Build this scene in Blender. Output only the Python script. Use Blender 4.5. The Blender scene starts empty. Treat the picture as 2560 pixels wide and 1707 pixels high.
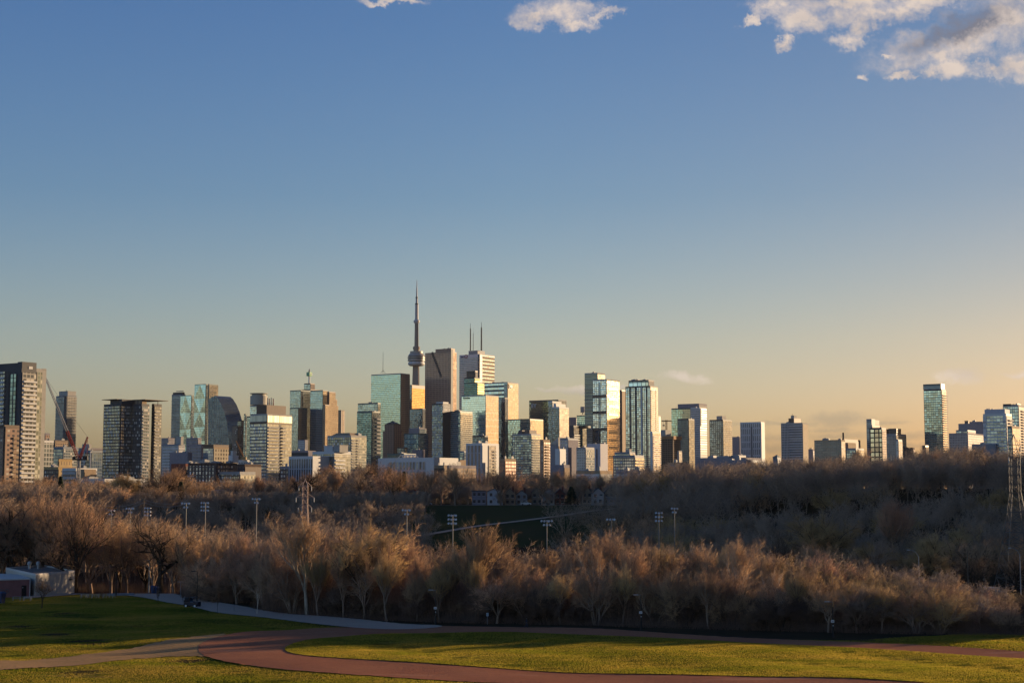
KALB = .60
import bpy, math, random
import numpy as np
from math import radians, sin, cos, tan, pi, sqrt, floor
random.seed(7)
S = bpy.context.scene
COL = S.collection
F = 3890.0; CX = 1280.0; CY = 853.5; PITCH = radians(5.4); CAMZ = 23.5
CP, SP = cos(PITCH), sin(PITCH)
SUN_AZ = radians(57); SUN_EL = radians(7.7)     # azimuth measured right of the view direction

# ---------------------------------------------------------------- pixel helpers (2560 wide)
def kx(px, py=1120):
    yv = (CY-py)/F
    return ((px-CX)/F)/(CP-yv*SP)
def zof(py, Y):
    yv = (CY-py)/F
    return CAMZ + Y*(SP+yv*CP)/(CP-yv*SP)
def sm(a, b, x):
    t = min(1, max(0, (x-a)/(b-a))); return t*t*(3-2*t)
def lerp(a, b, t): return a+(b-a)*t
def terrain(x, y):
    rt = sm(20, 120, x-(y-500)*0.12)
    top = lerp(16.5, 23.5, rt)
    ys = lerp(475, 430, rt); ye = lerp(640, 575, rt)
    v = -2.5*sm(352, 372, y)*(1-sm(ys-20, ys+20, y))
    z = v + top*sm(ys, ye, y)
    if y > 640:
        z = lerp(z, 16.5, sm(650, 900, y))
        z = lerp(z, 8, sm(1500, 3000, y))
    z += 21*sm(.335*y+22, .335*y+95, x)*sm(430, 500, y)*(1-sm(760, 900, y))  # unseen rise past the right edge, added to shade the lower slopes
    if abs(x) > 900: z *= 1-0.3*sm(900, 1800, abs(x))
    return z
def ground_at(px, py, flat=False):
    yv = (CY-py)/F
    fx = (px-CX)/F; fy = CP-yv*SP; fz = SP+yv*CP
    if flat:
        t = -CAMZ/fz; return (fx*t, fy*t, 0.0)
    t = 150.0
    while t < 3500:
        if CAMZ+fz*t < terrain(fx*t, fy*t): break
        t += 2.0
    lo, hi = t-2, t
    for _ in range(12):
        m = (lo+hi)/2
        if CAMZ+fz*m < terrain(fx*m, fy*m): hi = m
        else: lo = m
    return (fx*hi, fy*hi, terrain(fx*hi, fy*hi))
def interp(tab, x):
    if x <= tab[0][0]: return tab[0][1]
    for (a, b), (c, d) in zip(tab, tab[1:]):
        if x <= c: return b+(d-b)*(x-a)/(c-a)
    return tab[-1][1]

# ---------------------------------------------------------------- mesh builder
class MB:
    def __init__(s): s.v = []; s.f = []; s.uv = []; s.m = []
    def face(s, pts, uv=None, mi=0):
        i = len(s.v); s.v += [tuple(p) for p in pts]; s.f.append(tuple(range(i, i+len(pts))))
        s.uv.append(uv if uv else [(0, 0)]*len(pts)); s.m.append(mi)
    def prism(s, o, a, b, c, mi=0):
        o = np.array(o, float); a = np.array(a, float); b = np.array(b, float); c = np.array(c, float)
        if np.dot(np.cross(a, b), c) < 0: a, b = b, a
        la, lb, lc = (np.linalg.norm(q) for q in (a, b, c))
        def q(p, e, f, le, lf): s.face([p, p+e, p+e+f, p+f], [(0, 0), (le, 0), (le, lf), (0, lf)], mi)
        q(o, b, a, lb, la); q(o+c, a, b, la, lb)
        q(o, a, c, la, lc); q(o+a, b, c, lb, lc)
        q(o+a+b, -a, c, la, lc); q(o+b, -b, c, lb, lc)
    def box(s, x0, x1, y0, y1, z0, z1, mi=0):
        s.prism((x0, y0, z0), (x1-x0, 0, 0), (0, y1-y0, 0), (0, 0, z1-z0), mi)
    def tube(s, p, q, r0, r1=None, n=8, mi=0, cap=True):
        if r1 is None: r1 = r0
        p = np.array(p, float); q = np.array(q, float); d = q-p; L = np.linalg.norm(d)
        if L < 1e-6: return
        d /= L
        h = np.array((0, 0, 1.0)) if abs(d[2]) < .9 else np.array((1.0, 0, 0))
        u = np.cross(h, d); u /= np.linalg.norm(u); w = np.cross(d, u)
        A = [2*pi*i/n for i in range(n)]
        r = [u*cos(t)+w*sin(t) for t in A]
        for i in range(n):
            j = (i+1) % n
            s.face([p+r[i]*r0, p+r[j]*r0, q+r[j]*r1, q+r[i]*r1], [(0, 0), (1, 0), (1, L), (0, L)], mi)
        if cap:
            s.face([p+r[i]*r0 for i in reversed(range(n))], mi=mi)
            if r1 > 1e-4: s.face([q+r[i]*r1 for i in range(n)], mi=mi)
    def path(s, pts, r, n=6, mi=0):
        for a, b in zip(pts, pts[1:]): s.tube(a, b, r, r, n, mi)
    def lathe(s, c, prof, n=32, mi=0, mis=None):
        for k, ((r0, z0), (r1, z1)) in enumerate(zip(prof, prof[1:])):
            mm = mis[k] if mis else mi
            for i in range(n):
                a = 2*pi*i/n; b = 2*pi*(i+1)/n
                p = [(c[0]+r0*cos(a), c[1]+r0*sin(a), c[2]+z0), (c[0]+r0*cos(b), c[1]+r0*sin(b), c[2]+z0),
                     (c[0]+r1*cos(b), c[1]+r1*sin(b), c[2]+z1), (c[0]+r1*cos(a), c[1]+r1*sin(a), c[2]+z1)]
                if r0 < 1e-5: p = p[1:]
                elif r1 < 1e-5: p = p[:3]
                s.face(p, mi=mm)
    def ball(s, c, rx, ry, rz, n=10, m=6, mi=0):
        for j in range(m):
            t0 = pi*j/m; t1 = pi*(j+1)/m
            for i in range(n):
                a = 2*pi*i/n; b = 2*pi*(i+1)/n
                P = lambda t, g: (c[0]+rx*sin(t)*cos(g), c[1]+ry*sin(t)*sin(g), c[2]+rz*cos(t))
                q = [P(t1, a), P(t1, b), P(t0, b), P(t0, a)]
                if j == 0: q = q[:3]
                if j == m-1: q = [q[0], q[2], q[3]]
                s.face(q, mi=mi)
    def build(s, name, mats, parent=None, o=(0, 0, 0), smooth=False, merge=False):
        me = bpy.data.meshes.new(name)
        V = np.array(s.v, float)-np.array(o, float)
        me.from_pydata(V.tolist(), [], s.f)
        uvl = me.uv_layers.new(name='UVMap')
        flat = [c for u in s.uv for q in u for c in q]
        uvl.data.foreach_set('uv', flat)
        if not isinstance(mats, (list, tuple)): mats = [mats]
        for m in mats: me.materials.append(m)
        me.polygons.foreach_set('material_index', s.m)
        if smooth or merge:
            import bmesh
            bm = bmesh.new(); bm.from_mesh(me); bmesh.ops.remove_doubles(bm, verts=bm.verts, dist=1e-4)
            if smooth:
                for f in bm.faces: f.smooth = True
            bm.to_mesh(me); bm.free()
        me.update()
        ob = bpy.data.objects.new(name, me); COL.objects.link(ob)
        if parent: ob.parent = parent
        else: ob.location = o
        return ob

def npmesh(name, V, Fa, mat):
    me = bpy.data.meshes.new(name)
    n = len(V); m = len(Fa); k = Fa.shape[1]
    me.vertices.add(n); me.vertices.foreach_set('co', V.astype(np.float32).ravel())
    me.loops.add(m*k); me.loops.foreach_set('vertex_index', Fa.astype(np.int32).ravel())
    me.polygons.add(m); me.polygons.foreach_set('loop_start', np.arange(0, m*k, k, dtype=np.int32))
    try: me.polygons.foreach_set('loop_total', np.full(m, k, dtype=np.int32))
    except Exception: pass
    me.materials.append(mat); me.update(calc_edges=True)
    return me

def tag(o, label=None, cat=None, group=None, kind=None):
    if label: o['label'] = label
    if cat: o['category'] = cat
    if group: o['group'] = group
    if kind: o['kind'] = kind
    return o
def thing(name, loc, label, cat, group=None, rz=0):
    o = bpy.data.objects.new(name, None); COL.objects.link(o)
    o.location = loc; o.rotation_euler = (0, 0, rz); o.empty_display_size = 1
    return tag(o, label, cat, group)
def copy_thing(root, loc, label, rz=0, sc=1.0):
    c = root.copy(); COL.objects.link(c); c.location = loc; c.rotation_euler = (0, 0, rz)
    c.scale = (sc, sc, sc) if not isinstance(sc, tuple) else sc
    c['label'] = label
    for ch in list(root.children):
        d = ch.copy(); COL.objects.link(d); d.parent = c
        for g in list(ch.children):
            e = g.copy(); COL.objects.link(e); e.parent = d
    return c

# ---------------------------------------------------------------- materials
def newmat(name):
    m = bpy.data.materials.new(name); m.use_nodes = True
    nt = m.node_tree; nt.nodes.clear()
    out = nt.nodes.new('ShaderNodeOutputMaterial'); b = nt.nodes.new('ShaderNodeBsdfPrincipled')
    nt.links.new(b.outputs[0], out.inputs[0])
    return m, nt, b
class NT:
    def __init__(s, nt): s.nt = nt
    def n(s, t, **kw):
        x = s.nt.nodes.new(t)
        for k, v in kw.items(): setattr(x, k, v)
        return x
    def put(s, inp, v):
        if hasattr(v, 'node'): s.nt.links.new(v, inp)
        elif isinstance(v, (tuple, list)) and len(v) == 3 and inp.type == 'RGBA': inp.default_value = (*v, 1)
        else: inp.default_value = v
    def math(s, op, a, b=0.0, c=None, clamp=False):
        x = s.n('ShaderNodeMath', operation=op); x.use_clamp = clamp
        s.put(x.inputs[0], a); s.put(x.inputs[1], b)
        if c is not None: s.put(x.inputs[2], c)
        return x.outputs[0]
    def vec(s, op, a, b=(0, 0, 0), idx=0):
        x = s.n('ShaderNodeVectorMath', operation=op)
        s.put(x.inputs[0], a)
        if op == 'SCALE': s.put(x.inputs['Scale'], b)
        else: s.put(x.inputs[1], b)
        return x.outputs['Value'] if op in ('LENGTH', 'DOT_PRODUCT', 'DISTANCE') else x.outputs[0]
    def mix(s, f, a, b):
        x = s.n('ShaderNodeMix', data_type='RGBA')
        s.put(x.inputs[0], f); s.put(x.inputs[6], a); s.put(x.inputs[7], b)
        return x.outputs[2]
    def mixf(s, f, a, b):
        x = s.n('ShaderNodeMix', data_type='FLOAT')
        s.put(x.inputs[0], f); s.put(x.inputs[2], a); s.put(x.inputs[3], b)
        return x.outputs[0]
    def noise(s, vec, scale, detail=3, rough=.5, dist=0):
        x = s.n('ShaderNodeTexNoise'); s.put(x.inputs['Vector'], vec)
        x.inputs['Scale'].default_value = scale; x.inputs['Detail'].default_value = detail
        x.inputs['Roughness'].default_value = rough; x.inputs['Distortion'].default_value = dist
        return x.outputs['Fac']
    def ramp(s, f, stops):
        x = s.n('ShaderNodeValToRGB'); s.put(x.inputs[0], f); e = x.color_ramp.elements
        while len(e) < len(stops): e.new(.5)
        for el, (p, c) in zip(e, stops): el.position = p; el.color = (*c, 1) if len(c) == 3 else c
        return x.outputs[0]
    def rng(s, v, a, b, c=0.0, d=1.0):
        x = s.n('ShaderNodeMapRange'); s.put(x.inputs[0], v)
        for i, q in enumerate((a, b, c, d)): x.inputs[i+1].default_value = q
        return x.outputs[0]

_mc = {}
def simple(name, col, rough=.8, metal=0.0, var=.12, scale=.4, bump=0.0):
    if name in _mc: return _mc[name]
    col = tuple(c*KALB for c in col)
    m, nt, b = newmat(name); t = NT(nt)
    tc = t.n('ShaderNodeTexCoord').outputs['Object']
    no = t.noise(tc, scale, 4, .6)
    c = t.mix(t.rng(no, .3, .7), tuple(x*(1-var) for x in col), tuple(min(1, x*(1+var)) for x in col))
    t.put(b.inputs['Base Color'], c); b.inputs['Roughness'].default_value = rough; b.inputs['Metallic'].default_value = metal; b.inputs['Specular IOR Level'].default_value = .22
    if bump:
        bn = t.n('ShaderNodeBump'); bn.inputs['Strength'].default_value = bump; t.put(bn.inputs['Height'], no); t.put(b.inputs['Normal'], bn.outputs[0])
    _mc[name] = m
    return m

def facade(name, glass, frame, fh=3.6, bw=3.0, band=.25, mull=.15, metal=.75, rough=.12, var=.35,
           lit=None, litp=0.0, wob=.014, fr=.7, vertical_var=0.0, voff=0.0, fbw=None, tint=None):
    """curtain wall / window wall: a grid of panes with floor bands and mullions, in facade metres (UV)"""
    if name in _mc: return _mc[name]
    frame = tuple(c*KALB for c in frame)
    m, nt, b = newmat(name); t = NT(nt)
    uv = t.n('ShaderNodeUVMap').outputs[0]
    sx = t.n('ShaderNodeSeparateXYZ'); t.put(sx.inputs[0], uv)
    u = t.math('DIVIDE', sx.outputs[0], bw); v = t.math('DIVIDE', t.math('ADD', sx.outputs[1], voff), fh)
    iu = t.math('FLOOR', u); iv = t.math('FLOOR', v); fu = t.math('FRACT', u); fv = t.math('FRACT', v)
    mk = t.math('MAXIMUM', t.math('LESS_THAN', fu, mull), t.math('LESS_THAN', fv, band))
    cb = t.n('ShaderNodeCombineXYZ'); t.put(cb.inputs[0], iu); t.put(cb.inputs[1], iv)
    wn = t.n('ShaderNodeTexWhiteNoise', noise_dimensions='2D'); t.put(wn.inputs['Vector'], cb.outputs[0])
    r = wn.outputs['Value']
    big = t.noise(uv, .035, 3, .6)
    f = t.math('ADD', t.math('MULTIPLY_ADD', r, .6, .1), t.math('MULTIPLY', t.math('SUBTRACT', big, .5), 1.1), clamp=True)
    g = t.mix(f, tuple(x*(1-var) for x in glass), tuple(min(1, x*(1+var)) for x in glass))
    if lit:                                     # panes with pale blinds drawn
        g = t.mix(t.math('LESS_THAN', wn.outputs['Value'], litp), g, lit)
    stain = t.noise(uv, .15, 4, .65)
    fc = t.mix(t.rng(stain, .3, .7), tuple(x*.82 for x in frame), tuple(min(1, x*1.12) for x in frame))
    t.put(b.inputs['Base Color'], t.mix(mk, g, fc))
    gm = metal
    if lit: gm = t.math('MULTIPLY', t.math('SUBTRACT', 1.0, t.math('LESS_THAN', wn.outputs['Value'], litp)), metal)
    t.put(b.inputs['Metallic'], t.math('MULTIPLY', t.math('SUBTRACT', 1.0, mk), gm))
    t.put(b.inputs['Roughness'], t.mixf(mk, rough, fr)); t.put(b.inputs['Specular IOR Level'], t.mixf(mk, .5, .2))
    geo = t.n('ShaderNodeNewGeometry').outputs['Normal']
    off = t.vec('SCALE', t.vec('SUBTRACT', wn.outputs['Color'], (.5, .5, .5)), wob*2)
    nn = t.vec('NORMALIZE', t.vec('ADD', geo, off))
    t.put(b.inputs['Normal'], nn)
    _mc[name] = m
    return m
EXPOSURE = 0.95
SUN_E = 5.0; SUN_COL = (1.0, .71, .42)
SKY_S = .091
SKY_GRADE = [(0, (1.0, .90, 1.0)), (.11, (.97, .87, .97)), (.19, (.89, .82, .90)), (.37, (.575, .66, .84)), (.59, (.44, .575, .84)), (1, (.39, .54, .84))]
SIDE = [(0, (.80, .80, .76)), (.16, (.80, .79, .76)), (.33, (.605, .61, .63)), (.5, (.56, .555, .55)), (.67, (.48, .43, .41)), (.9, (.22, .20, .20)), (1, (.2, .19, .19))]
CLOUD_LIT = (4.5, 3.75, 3.2); CLOUD_DARK = (1.15, 1.15, 1.4); BACK = 1.75
HAZE = .000006
# ================================================================ camera
cam = bpy.data.cameras.new('camera'); camo = bpy.data.objects.new('camera', cam); COL.objects.link(camo)
camo.location = (0, 0, CAMZ); camo.rotation_euler = (pi/2+PITCH, 0, 0)
cam.sensor_width = 36; cam.lens = 36*F/2560; cam.clip_start = 1; cam.clip_end = 60000
S.camera = camo
S.view_settings.view_transform = 'Standard'; S.view_settings.look = 'None'
S.view_settings.exposure = EXPOSURE; S.view_settings.gamma = 1

# ================================================================ light
sun = bpy.data.lights.new('sun', 'SUN'); suno = bpy.data.objects.new('sun', sun); COL.objects.link(suno)
sun.energy = SUN_E; sun.angle = radians(.6); sun.color = SUN_COL
sd = (sin(SUN_AZ)*cos(SUN_EL), cos(SUN_AZ)*cos(SUN_EL), sin(SUN_EL))
import mathutils
suno.rotation_euler = mathutils.Vector(sd).to_track_quat('Z', 'Y').to_euler()
suno.location = (200, 100, 200)

# ================================================================ sky with its clouds
W = bpy.data.worlds.new('World'); S.world = W; W.use_nodes = True
wn = W.node_tree; wn.nodes.clear(); t = NT(wn)
wo = t.n('ShaderNodeOutputWorld'); bg = t.n('ShaderNodeBackground'); wn.links.new(bg.outputs[0], wo.inputs[0])
sky = t.n('ShaderNodeTexSky'); sky.sky_type = 'NISHITA'; sky.sun_disc = False
sky.sun_elevation = SUN_EL; sky.sun_rotation = SUN_AZ; sky.altitude = 100
sky.air_density = 1.15; sky.dust_density = 1.6; sky.ozone_density = 2.6
d = t.n('ShaderNodeTexCoord').outputs['Generated']
sp = t.n('ShaderNodeSeparateXYZ'); t.put(sp.inputs[0], d)
# grade of the physical sky: deeper blue overhead, softer glow at the horizon
el = t.math('MAXIMUM', sp.outputs[2], 0.0)
skyc = sky.outputs[0]
grade = t.ramp(t.math('MULTIPLY', el, 2.0), SKY_GRADE)
skyc = t.vec('MULTIPLY', skyc, grade)
sideg = t.vec('SCALE', t.ramp(t.math('MULTIPLY_ADD', sp.outputs[0], .5, .5), SIDE), 1.92)
skyc = t.vec('MULTIPLY', skyc, sideg)
skyc = t.vec('SCALE', skyc, t.rng(sp.outputs[1], .05, -.45, 1.0, BACK))
# clouds, laid out by direction (x/y and z/y of the view ray)
yy = t.math('MAXIMUM', sp.outputs[1], .02)
cx_ = t.math('DIVIDE', sp.outputs[0], yy); cz_ = t.math('DIVIDE', sp.outputs[2], yy)
cv = t.n('ShaderNodeCombineXYZ'); t.put(cv.inputs[0], cx_); t.put(cv.inputs[1], cz_)
cvo = cv.outputs[0]
def dirpt(px, py):
    yv = (CY-py)/F; return (((px-CX)/F)/(CP-yv*SP), (SP+yv*CP)/(CP-yv*SP))
CL = [ # px, py, rx, ry, slant
 (1395,28,95,34,0),(1340,48,60,18,0),(1500,38,42,13,-.35),(1440,58,50,15,0),
 (1955,15,62,34,0),(2000,50,62,34,0),(2120,5,200,24,-.05),(2150,70,40,38,-.5),(2112,100,40,20,0),(2230,22,180,26,-.15),
 (2440,78,215,56,-.28),(2540,42,130,70,-.2),(2300,100,60,36,0),(2385,172,64,24,0),(2350,138,60,26,0),(2470,168,26,20,0),(2545,165,58,40,0),
 (2260,190,36,11,-.1),(1885,54,30,11,-.4),(1960,106,20,14,0),(2204,150,16,9,0),(2164,194,22,9,0),
 (1712,942,52,12,.12),(2412,938,52,18,0),(2560,938,36,7,0),(1440,973,50,9,0),(1375,973,40,5,0),(1540,969,25,6,0),
 (2090,1050,110,17,0),(1960,1058,140,6,0),(2200,1056,60,5,0),(2080,1090,100,8,0),(1935,1098,60,10,0),(1950,1120,60,12,0),(2285,1088,55,9,0),
 (2270,1112,60,8,0),(2060,1075,60,5,0),(990,3,70,9,0)]
n1 = t.noise(t.vec('MULTIPLY', cvo, (1, 1.35, 1)), 26, 12, .66, .35)
n2 = t.noise(cvo, 120, 5, .6)
n3 = t.noise(t.vec('MULTIPLY', cvo, (1, 2.2, 1)), 16, 4, .5)
n4 = t.noise(cvo, 260, 4, .6)
wv = t.n('ShaderNodeTexNoise'); t.put(wv.inputs['Vector'], cvo); wv.inputs['Scale'].default_value = 62; wv.inputs['Detail'].default_value = 6; wv.inputs['Roughness'].default_value = .68
wsp = t.n('ShaderNodeSeparateXYZ'); t.put(wsp.inputs[0], wv.outputs['Color'])
cx0, cz0 = cx_, cz_
cx_ = t.math('ADD', cx_, t.math('MULTIPLY', t.math('SUBTRACT', wsp.outputs[0], .5), .042)); cz_ = t.math('ADD', cz_, t.math('MULTIPLY', t.math('SUBTRACT', wsp.outputs[1], .5), t.rng(cz0, .07, .13, .009, .028)))
best = None
for (px, py, rx, ry, sl) in CL:
    x0, z0 = dirpt(px, py)
    dx = t.math('SUBTRACT', cx_, x0); dz = t.math('SUBTRACT', cz_, z0)
    dz = t.math('ADD', dz, t.math('MULTIPLY', dx, sl))
    q = t.math('ADD', t.math('POWER', t.math('ABSOLUTE', t.math('MULTIPLY', dx, F/rx)), 2.0), t.math('POWER', t.math('ABSOLUTE', t.math('MULTIPLY', dz, F/ry)), 2.0))
    val = t.math('SUBTRACT', 1.0, t.math('SQRT', q))
    best = val if best is None else t.math('SMOOTH_MAX', best, val, .18)
dens = t.math('ADD', t.math('ADD', best, .5), t.math('MULTIPLY', t.math('SUBTRACT', n1, .50), 3.4))
dens = t.math('ADD', dens, t.math('MULTIPLY', t.math('SUBTRACT', n2, .5), 1.1))
dens = t.math('ADD', dens, t.math('MULTIPLY', t.math('SUBTRACT', n4, .5), .7))
alpha = t.rng(dens, -.15, 1.35)
alpha = t.math('POWER', alpha, 1.15)
alpha = t.math('MULTIPLY', alpha, t.rng(sp.outputs[1], .05, .2))
alpha = t.math('MULTIPLY', t.math('MULTIPLY', alpha, t.rng(best, -.55, -.05)), t.rng(cz0, .07, .13, .7, 1.0))
# thick cores turn grey-blue, edges catch the warm light; the low bank near the horizon is grey
bx, bz = dirpt(2400, 62)
core = t.math('SUBTRACT', 1.0, t.math('SQRT', t.math('ADD', t.math('POWER', t.math('ABSOLUTE', t.math('MULTIPLY', t.math('SUBTRACT', cx_, bx), F/170)), 2.0),
      t.math('POWER', t.math('ABSOLUTE', t.math('MULTIPLY', t.math('ADD', t.math('SUBTRACT', cz_, bz), t.math('MULTIPLY', t.math('SUBTRACT', cx_, bx), -.38)), F/52)), 2.0))))
core = t.rng(t.math('ADD', core, t.math('MULTIPLY', t.math('SUBTRACT', n3, .5), 1.6)), -.3, .6)
low = t.rng(cz0, .066, .054)
core = t.math('MAXIMUM', core, t.math('MULTIPLY', low, .8))
shade = t.rng(n3, .42, .66, 0, .35)
core = t.math('MAXIMUM', core, shade)
ccol = t.mix(core, CLOUD_LIT, CLOUD_DARK)
ccol = t.mix(low, ccol, t.vec('MULTIPLY', skyc, (.62, .70, .86)))
final = t.mix(t.math('MULTIPLY', alpha, .93), skyc, ccol)
t.put(bg.inputs[0], final); bg.inputs[1].default_value = SKY_S

# ================================================================ setting: ground
def struct(o): o['kind'] = 'structure'; return o
def ground_mat(name, base, alt, dark, sc=.05, stretch=(1, 2.2, 1), bump=.4, patch=.5, extra=None, blades=0.0):
    m, nt, b = newmat(name); t = NT(nt)
    p = t.n('ShaderNodeNewGeometry').outputs['Position']
    ps = t.vec('MULTIPLY', p, stretch)
    a = t.noise(ps, sc, 5, .62, .3); f = t.noise(ps, sc*9, 5, .7); fine = t.noise(p, 2.3, 4, .7)
    c = t.mix(t.rng(a, .36, .64), base, alt)
    c = t.mix(t.math('MULTIPLY', t.rng(f, .45, .75), patch), c, dark)
    c = t.mix(t.rng(fine, .25, .75, 0, .38), c, tuple(x*.42 for x in base))
    if extra:
        e = t.noise(t.vec('MULTIPLY', p, (1, 3.2, 1)), .045, 4, .65, .6)
        c = t.mix(t.rng(e, .58, .70, 0, .8), c, extra)
    t.put(b.inputs['Base Color'], c); b.inputs['Roughness'].default_value = .95
    b.inputs['Specular IOR Level'].default_value = 0.0
    bn = t.n('ShaderNodeBump'); bn.inputs['Strength'].default_value = bump; bn.inputs['Distance'].default_value = .25
    t.put(bn.inputs['Height'], t.math('ADD', t.math('MULTIPLY', f, .6), t.math('MULTIPLY', fine, .5))); 
    nrm = bn.outputs[0]
    if blades:                       # blades stand up: the surface faces every way at once
        w3 = t.n('ShaderNodeTexWhiteNoise', noise_dimensions='3D'); t.put(w3.inputs['Vector'], t.vec('SNAP', p, (.035, .035, .5)))
        off = t.vec('MULTIPLY', t.vec('SUBTRACT', w3.outputs['Color'], (.5, .5, .5)), (2*blades, 2*blades, 0))
        nrm = t.vec('NORMALIZE', t.vec('ADD', nrm, off))
    t.put(b.inputs['Normal'], nrm)
    return m
M_floor = ground_mat('leaf_litter', (.05, .036, .024), (.035, .03, .018), (.02, .018, .012), .08)
M_grass = ground_mat('meadow_grass', (.06, .085, .011), (.085, .095, .016), (.09, .075, .025), .03, extra=(.14, .105, .055), blades=1.6)
M_grass2 = ground_mat('infield_grass', (.07, .088, .011), (.10, .098, .018), (.10, .08, .028), .03, bump=.3, extra=(.13, .095, .04), blades=1.6)
M_slope = ground_mat('slope_grass', (.04, .048, .02), (.05, .048, .024), (.05, .042, .026), .02)
M_clay = ground_mat('clay', (.31, .125, .075), (.35, .155, .09), (.26, .12, .07), .06, bump=.1, patch=.6, extra=(.36, .19, .13), blades=.5)
M_dirt = ground_mat('packed_dirt', (.40, .245, .13), (.34, .215, .11), (.22, .17, .06), .12, bump=.2, patch=.8, blades=.7)
M_asph = ground_mat('worn_asphalt', (.37, .28, .22), (.42, .32, .25), (.29, .23, .19), .2, bump=.05, patch=.4)
M_road = ground_mat('road_asphalt', (.06, .06, .062), (.075, .075, .075), (.05, .05, .05), .2, bump=.05)

def undul(x, y):
    """gentle swells of the near meadow"""
    f = 1-sm(300, 340, y)
    return f*(.16*sin(x*.11+y*.05)+.12*sin(x*.043-y*.17+1.7)+.07*sin(x*.31+y*.23))
def grid_sheet(name, x0, x1, y0, y1, nx, ny, mat, fn):
    V = []; Fa = []
    xs = x0 if isinstance(x0, list) else [x0+(x1-x0)*i/nx for i in range(nx+1)]
    ys = y0 if isinstance(y0, list) else [y0+(y1-y0)*j/ny for j in range(ny+1)]
    nx = len(xs)-1; ny = len(ys)-1
    for yv in ys:
        for xv in xs: V.append((xv, yv, fn(xv, yv)))
    for j in range(ny):
        for i in range(nx):
            a = j*(nx+1)+i; Fa.append((a, a+1, a+nx+2, a+nx+1))
    me = npmesh(name, np.array(V), np.array(Fa), mat)
    for p in me.polygons: p.use_smooth = True
    o = bpy.data.objects.new(name, me); COL.objects.link(o); return struct(o)
xs = [-6000, -3000, -1500, -800]+[-500+10*i for i in range(101)]+[800, 1500, 3000, 6000]
ys = [-1500, -300, 0, 100]+[160+6*i for i in range(140)]+[1010+60*i for i in range(20)]+[2300, 2600, 3000, 3600, 5000, 9000]
grid_sheet('ground', xs, 0, ys, 0, 0, 0, M_floor, lambda x, y: terrain(x, y)+(undul(x, y) if -400 < x < 400 and 160 < y < 345 else 0)-.06)

def catmull(P, closed, seg=10):
    out = []; n = len(P)
    rngk = range(n if closed else n-1)
    for i in rngk:
        p0 = P[(i-1) % n] if closed or i > 0 else P[0]
        p1 = P[i]; p2 = P[(i+1) % n]; p3 = P[(i+2) % n] if closed or i+2 < n else P[-1]
        for k in range(seg):
            s = k/seg
            out.append(tuple(.5*((2*b)+(-a+c)*s+(2*a-5*b+4*c-e)*s*s+(-a+3*b-3*c+e)*s**3) for a, b, c, e in zip(p0[:2], p1[:2], p2[:2], p3[:2])))
    if not closed: out.append(tuple(P[-1][:2]))
    return out
def drape_poly(name, pts, mat, lift, cell=3.0, zf=None):
    """a flat sheet with the given outline, cut to a grid so that it follows the ground"""
    import bmesh
    zf = zf or (lambda x, y: terrain(x, y)+undul(x, y))
    bm = bmesh.new(); vs = [bm.verts.new((x, y, 0)) for x, y in pts]; bm.faces.new(vs)
    bmesh.ops.triangulate(bm, faces=bm.faces[:])
    xs_ = [p[0] for p in pts]; ys_ = [p[1] for p in pts]
    for ax, lo, hi in ((0, min(xs_), max(xs_)), (1, min(ys_), max(ys_))):
        q = lo+cell
        while q < hi:
            co = (q, 0, 0) if ax == 0 else (0, q, 0); no = (1, 0, 0) if ax == 0 else (0, 1, 0)
            bmesh.ops.bisect_plane(bm, geom=bm.verts[:]+bm.edges[:]+bm.faces[:], plane_co=co, plane_no=no)
            q += cell
    for v in bm.verts: v.co.z = zf(v.co.x, v.co.y)+lift
    for f in bm.faces:
        f.smooth = True
        if f.normal.z < 0: pass
    bmesh.ops.recalc_face_normals(bm, faces=bm.faces[:])
    if sum(f.normal.z for f in bm.faces) < 0: bmesh.ops.reverse_faces(bm, faces=bm.faces[:])
    me = bpy.data.meshes.new(name); bm.to_mesh(me); bm.free(); me.materials.append(mat)
    o = bpy.data.objects.new(name, me); COL.objects.link(o); return struct(o)
def gp(L, flat=True): return [ground_at(px, py, flat)[:2] for px, py in L]
def jit(P, amp, seed):
    r_ = random.Random(seed); out = []; n = len(P)
    for i in range(n):
        a, b = P[i], P[(i+1) % n]; L = sqrt((a[0]-b[0])**2+(a[1]-b[1])**2)
        if L > 60: out.append(a); continue
        k = max(1, int(L/.8))
        for j in range(k):
            q = j/k; out.append((a[0]*(1-q)+b[0]*q+r_.gauss(0, amp*.4), a[1]*(1-q)+b[1]*q+r_.gauss(0, amp)))
    return out
# edge of the grass in front of the woods, from left to right
lawn_edge = gp([(-80, 1492), (60, 1489), (200, 1482), (330, 1486), (430, 1503), (560, 1528), (760, 1552), (940, 1569), (1200, 1569), (1500, 1577), (2000, 1596), (2300, 1592), (2420, 1583), (2640, 1590)])
lawn = [(-140, 150), (160, 150)]+[tuple(p) for p in reversed(catmull(lawn_edge, False))]
drape_poly('lawn', lawn, M_grass, .0, 6)
out_top = gp([(2700, 1640), (2560, 1630), (2300, 1613), (2000, 1598), (1700, 1584), (1400, 1574), (1150, 1565), (960, 1562), (800, 1569), (650, 1580), (560, 1592), (505, 1610), (500, 1632), (560, 1655), (700, 1675), (900, 1690), (1150, 1704), (1500, 1722), (1900, 1742), (2600, 1790)])
tr = catmull(out_top, False)
drape_poly('running_track', jit(tr, .16, 1), M_clay, .12, 4)
inn = gp([(2700, 1652), (2560, 1646), (2300, 1630), (2000, 1613), (1700, 1599), (1400, 1588), (1150, 1583), (1000, 1585), (850, 1594), (760, 1606), (714, 1620), (730, 1636), (800, 1647), (950, 1656), (1100, 1663), (1300, 1671), (1500, 1681), (1800, 1693), (2100, 1703), (2500, 1722), (2700, 1735)])
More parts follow.
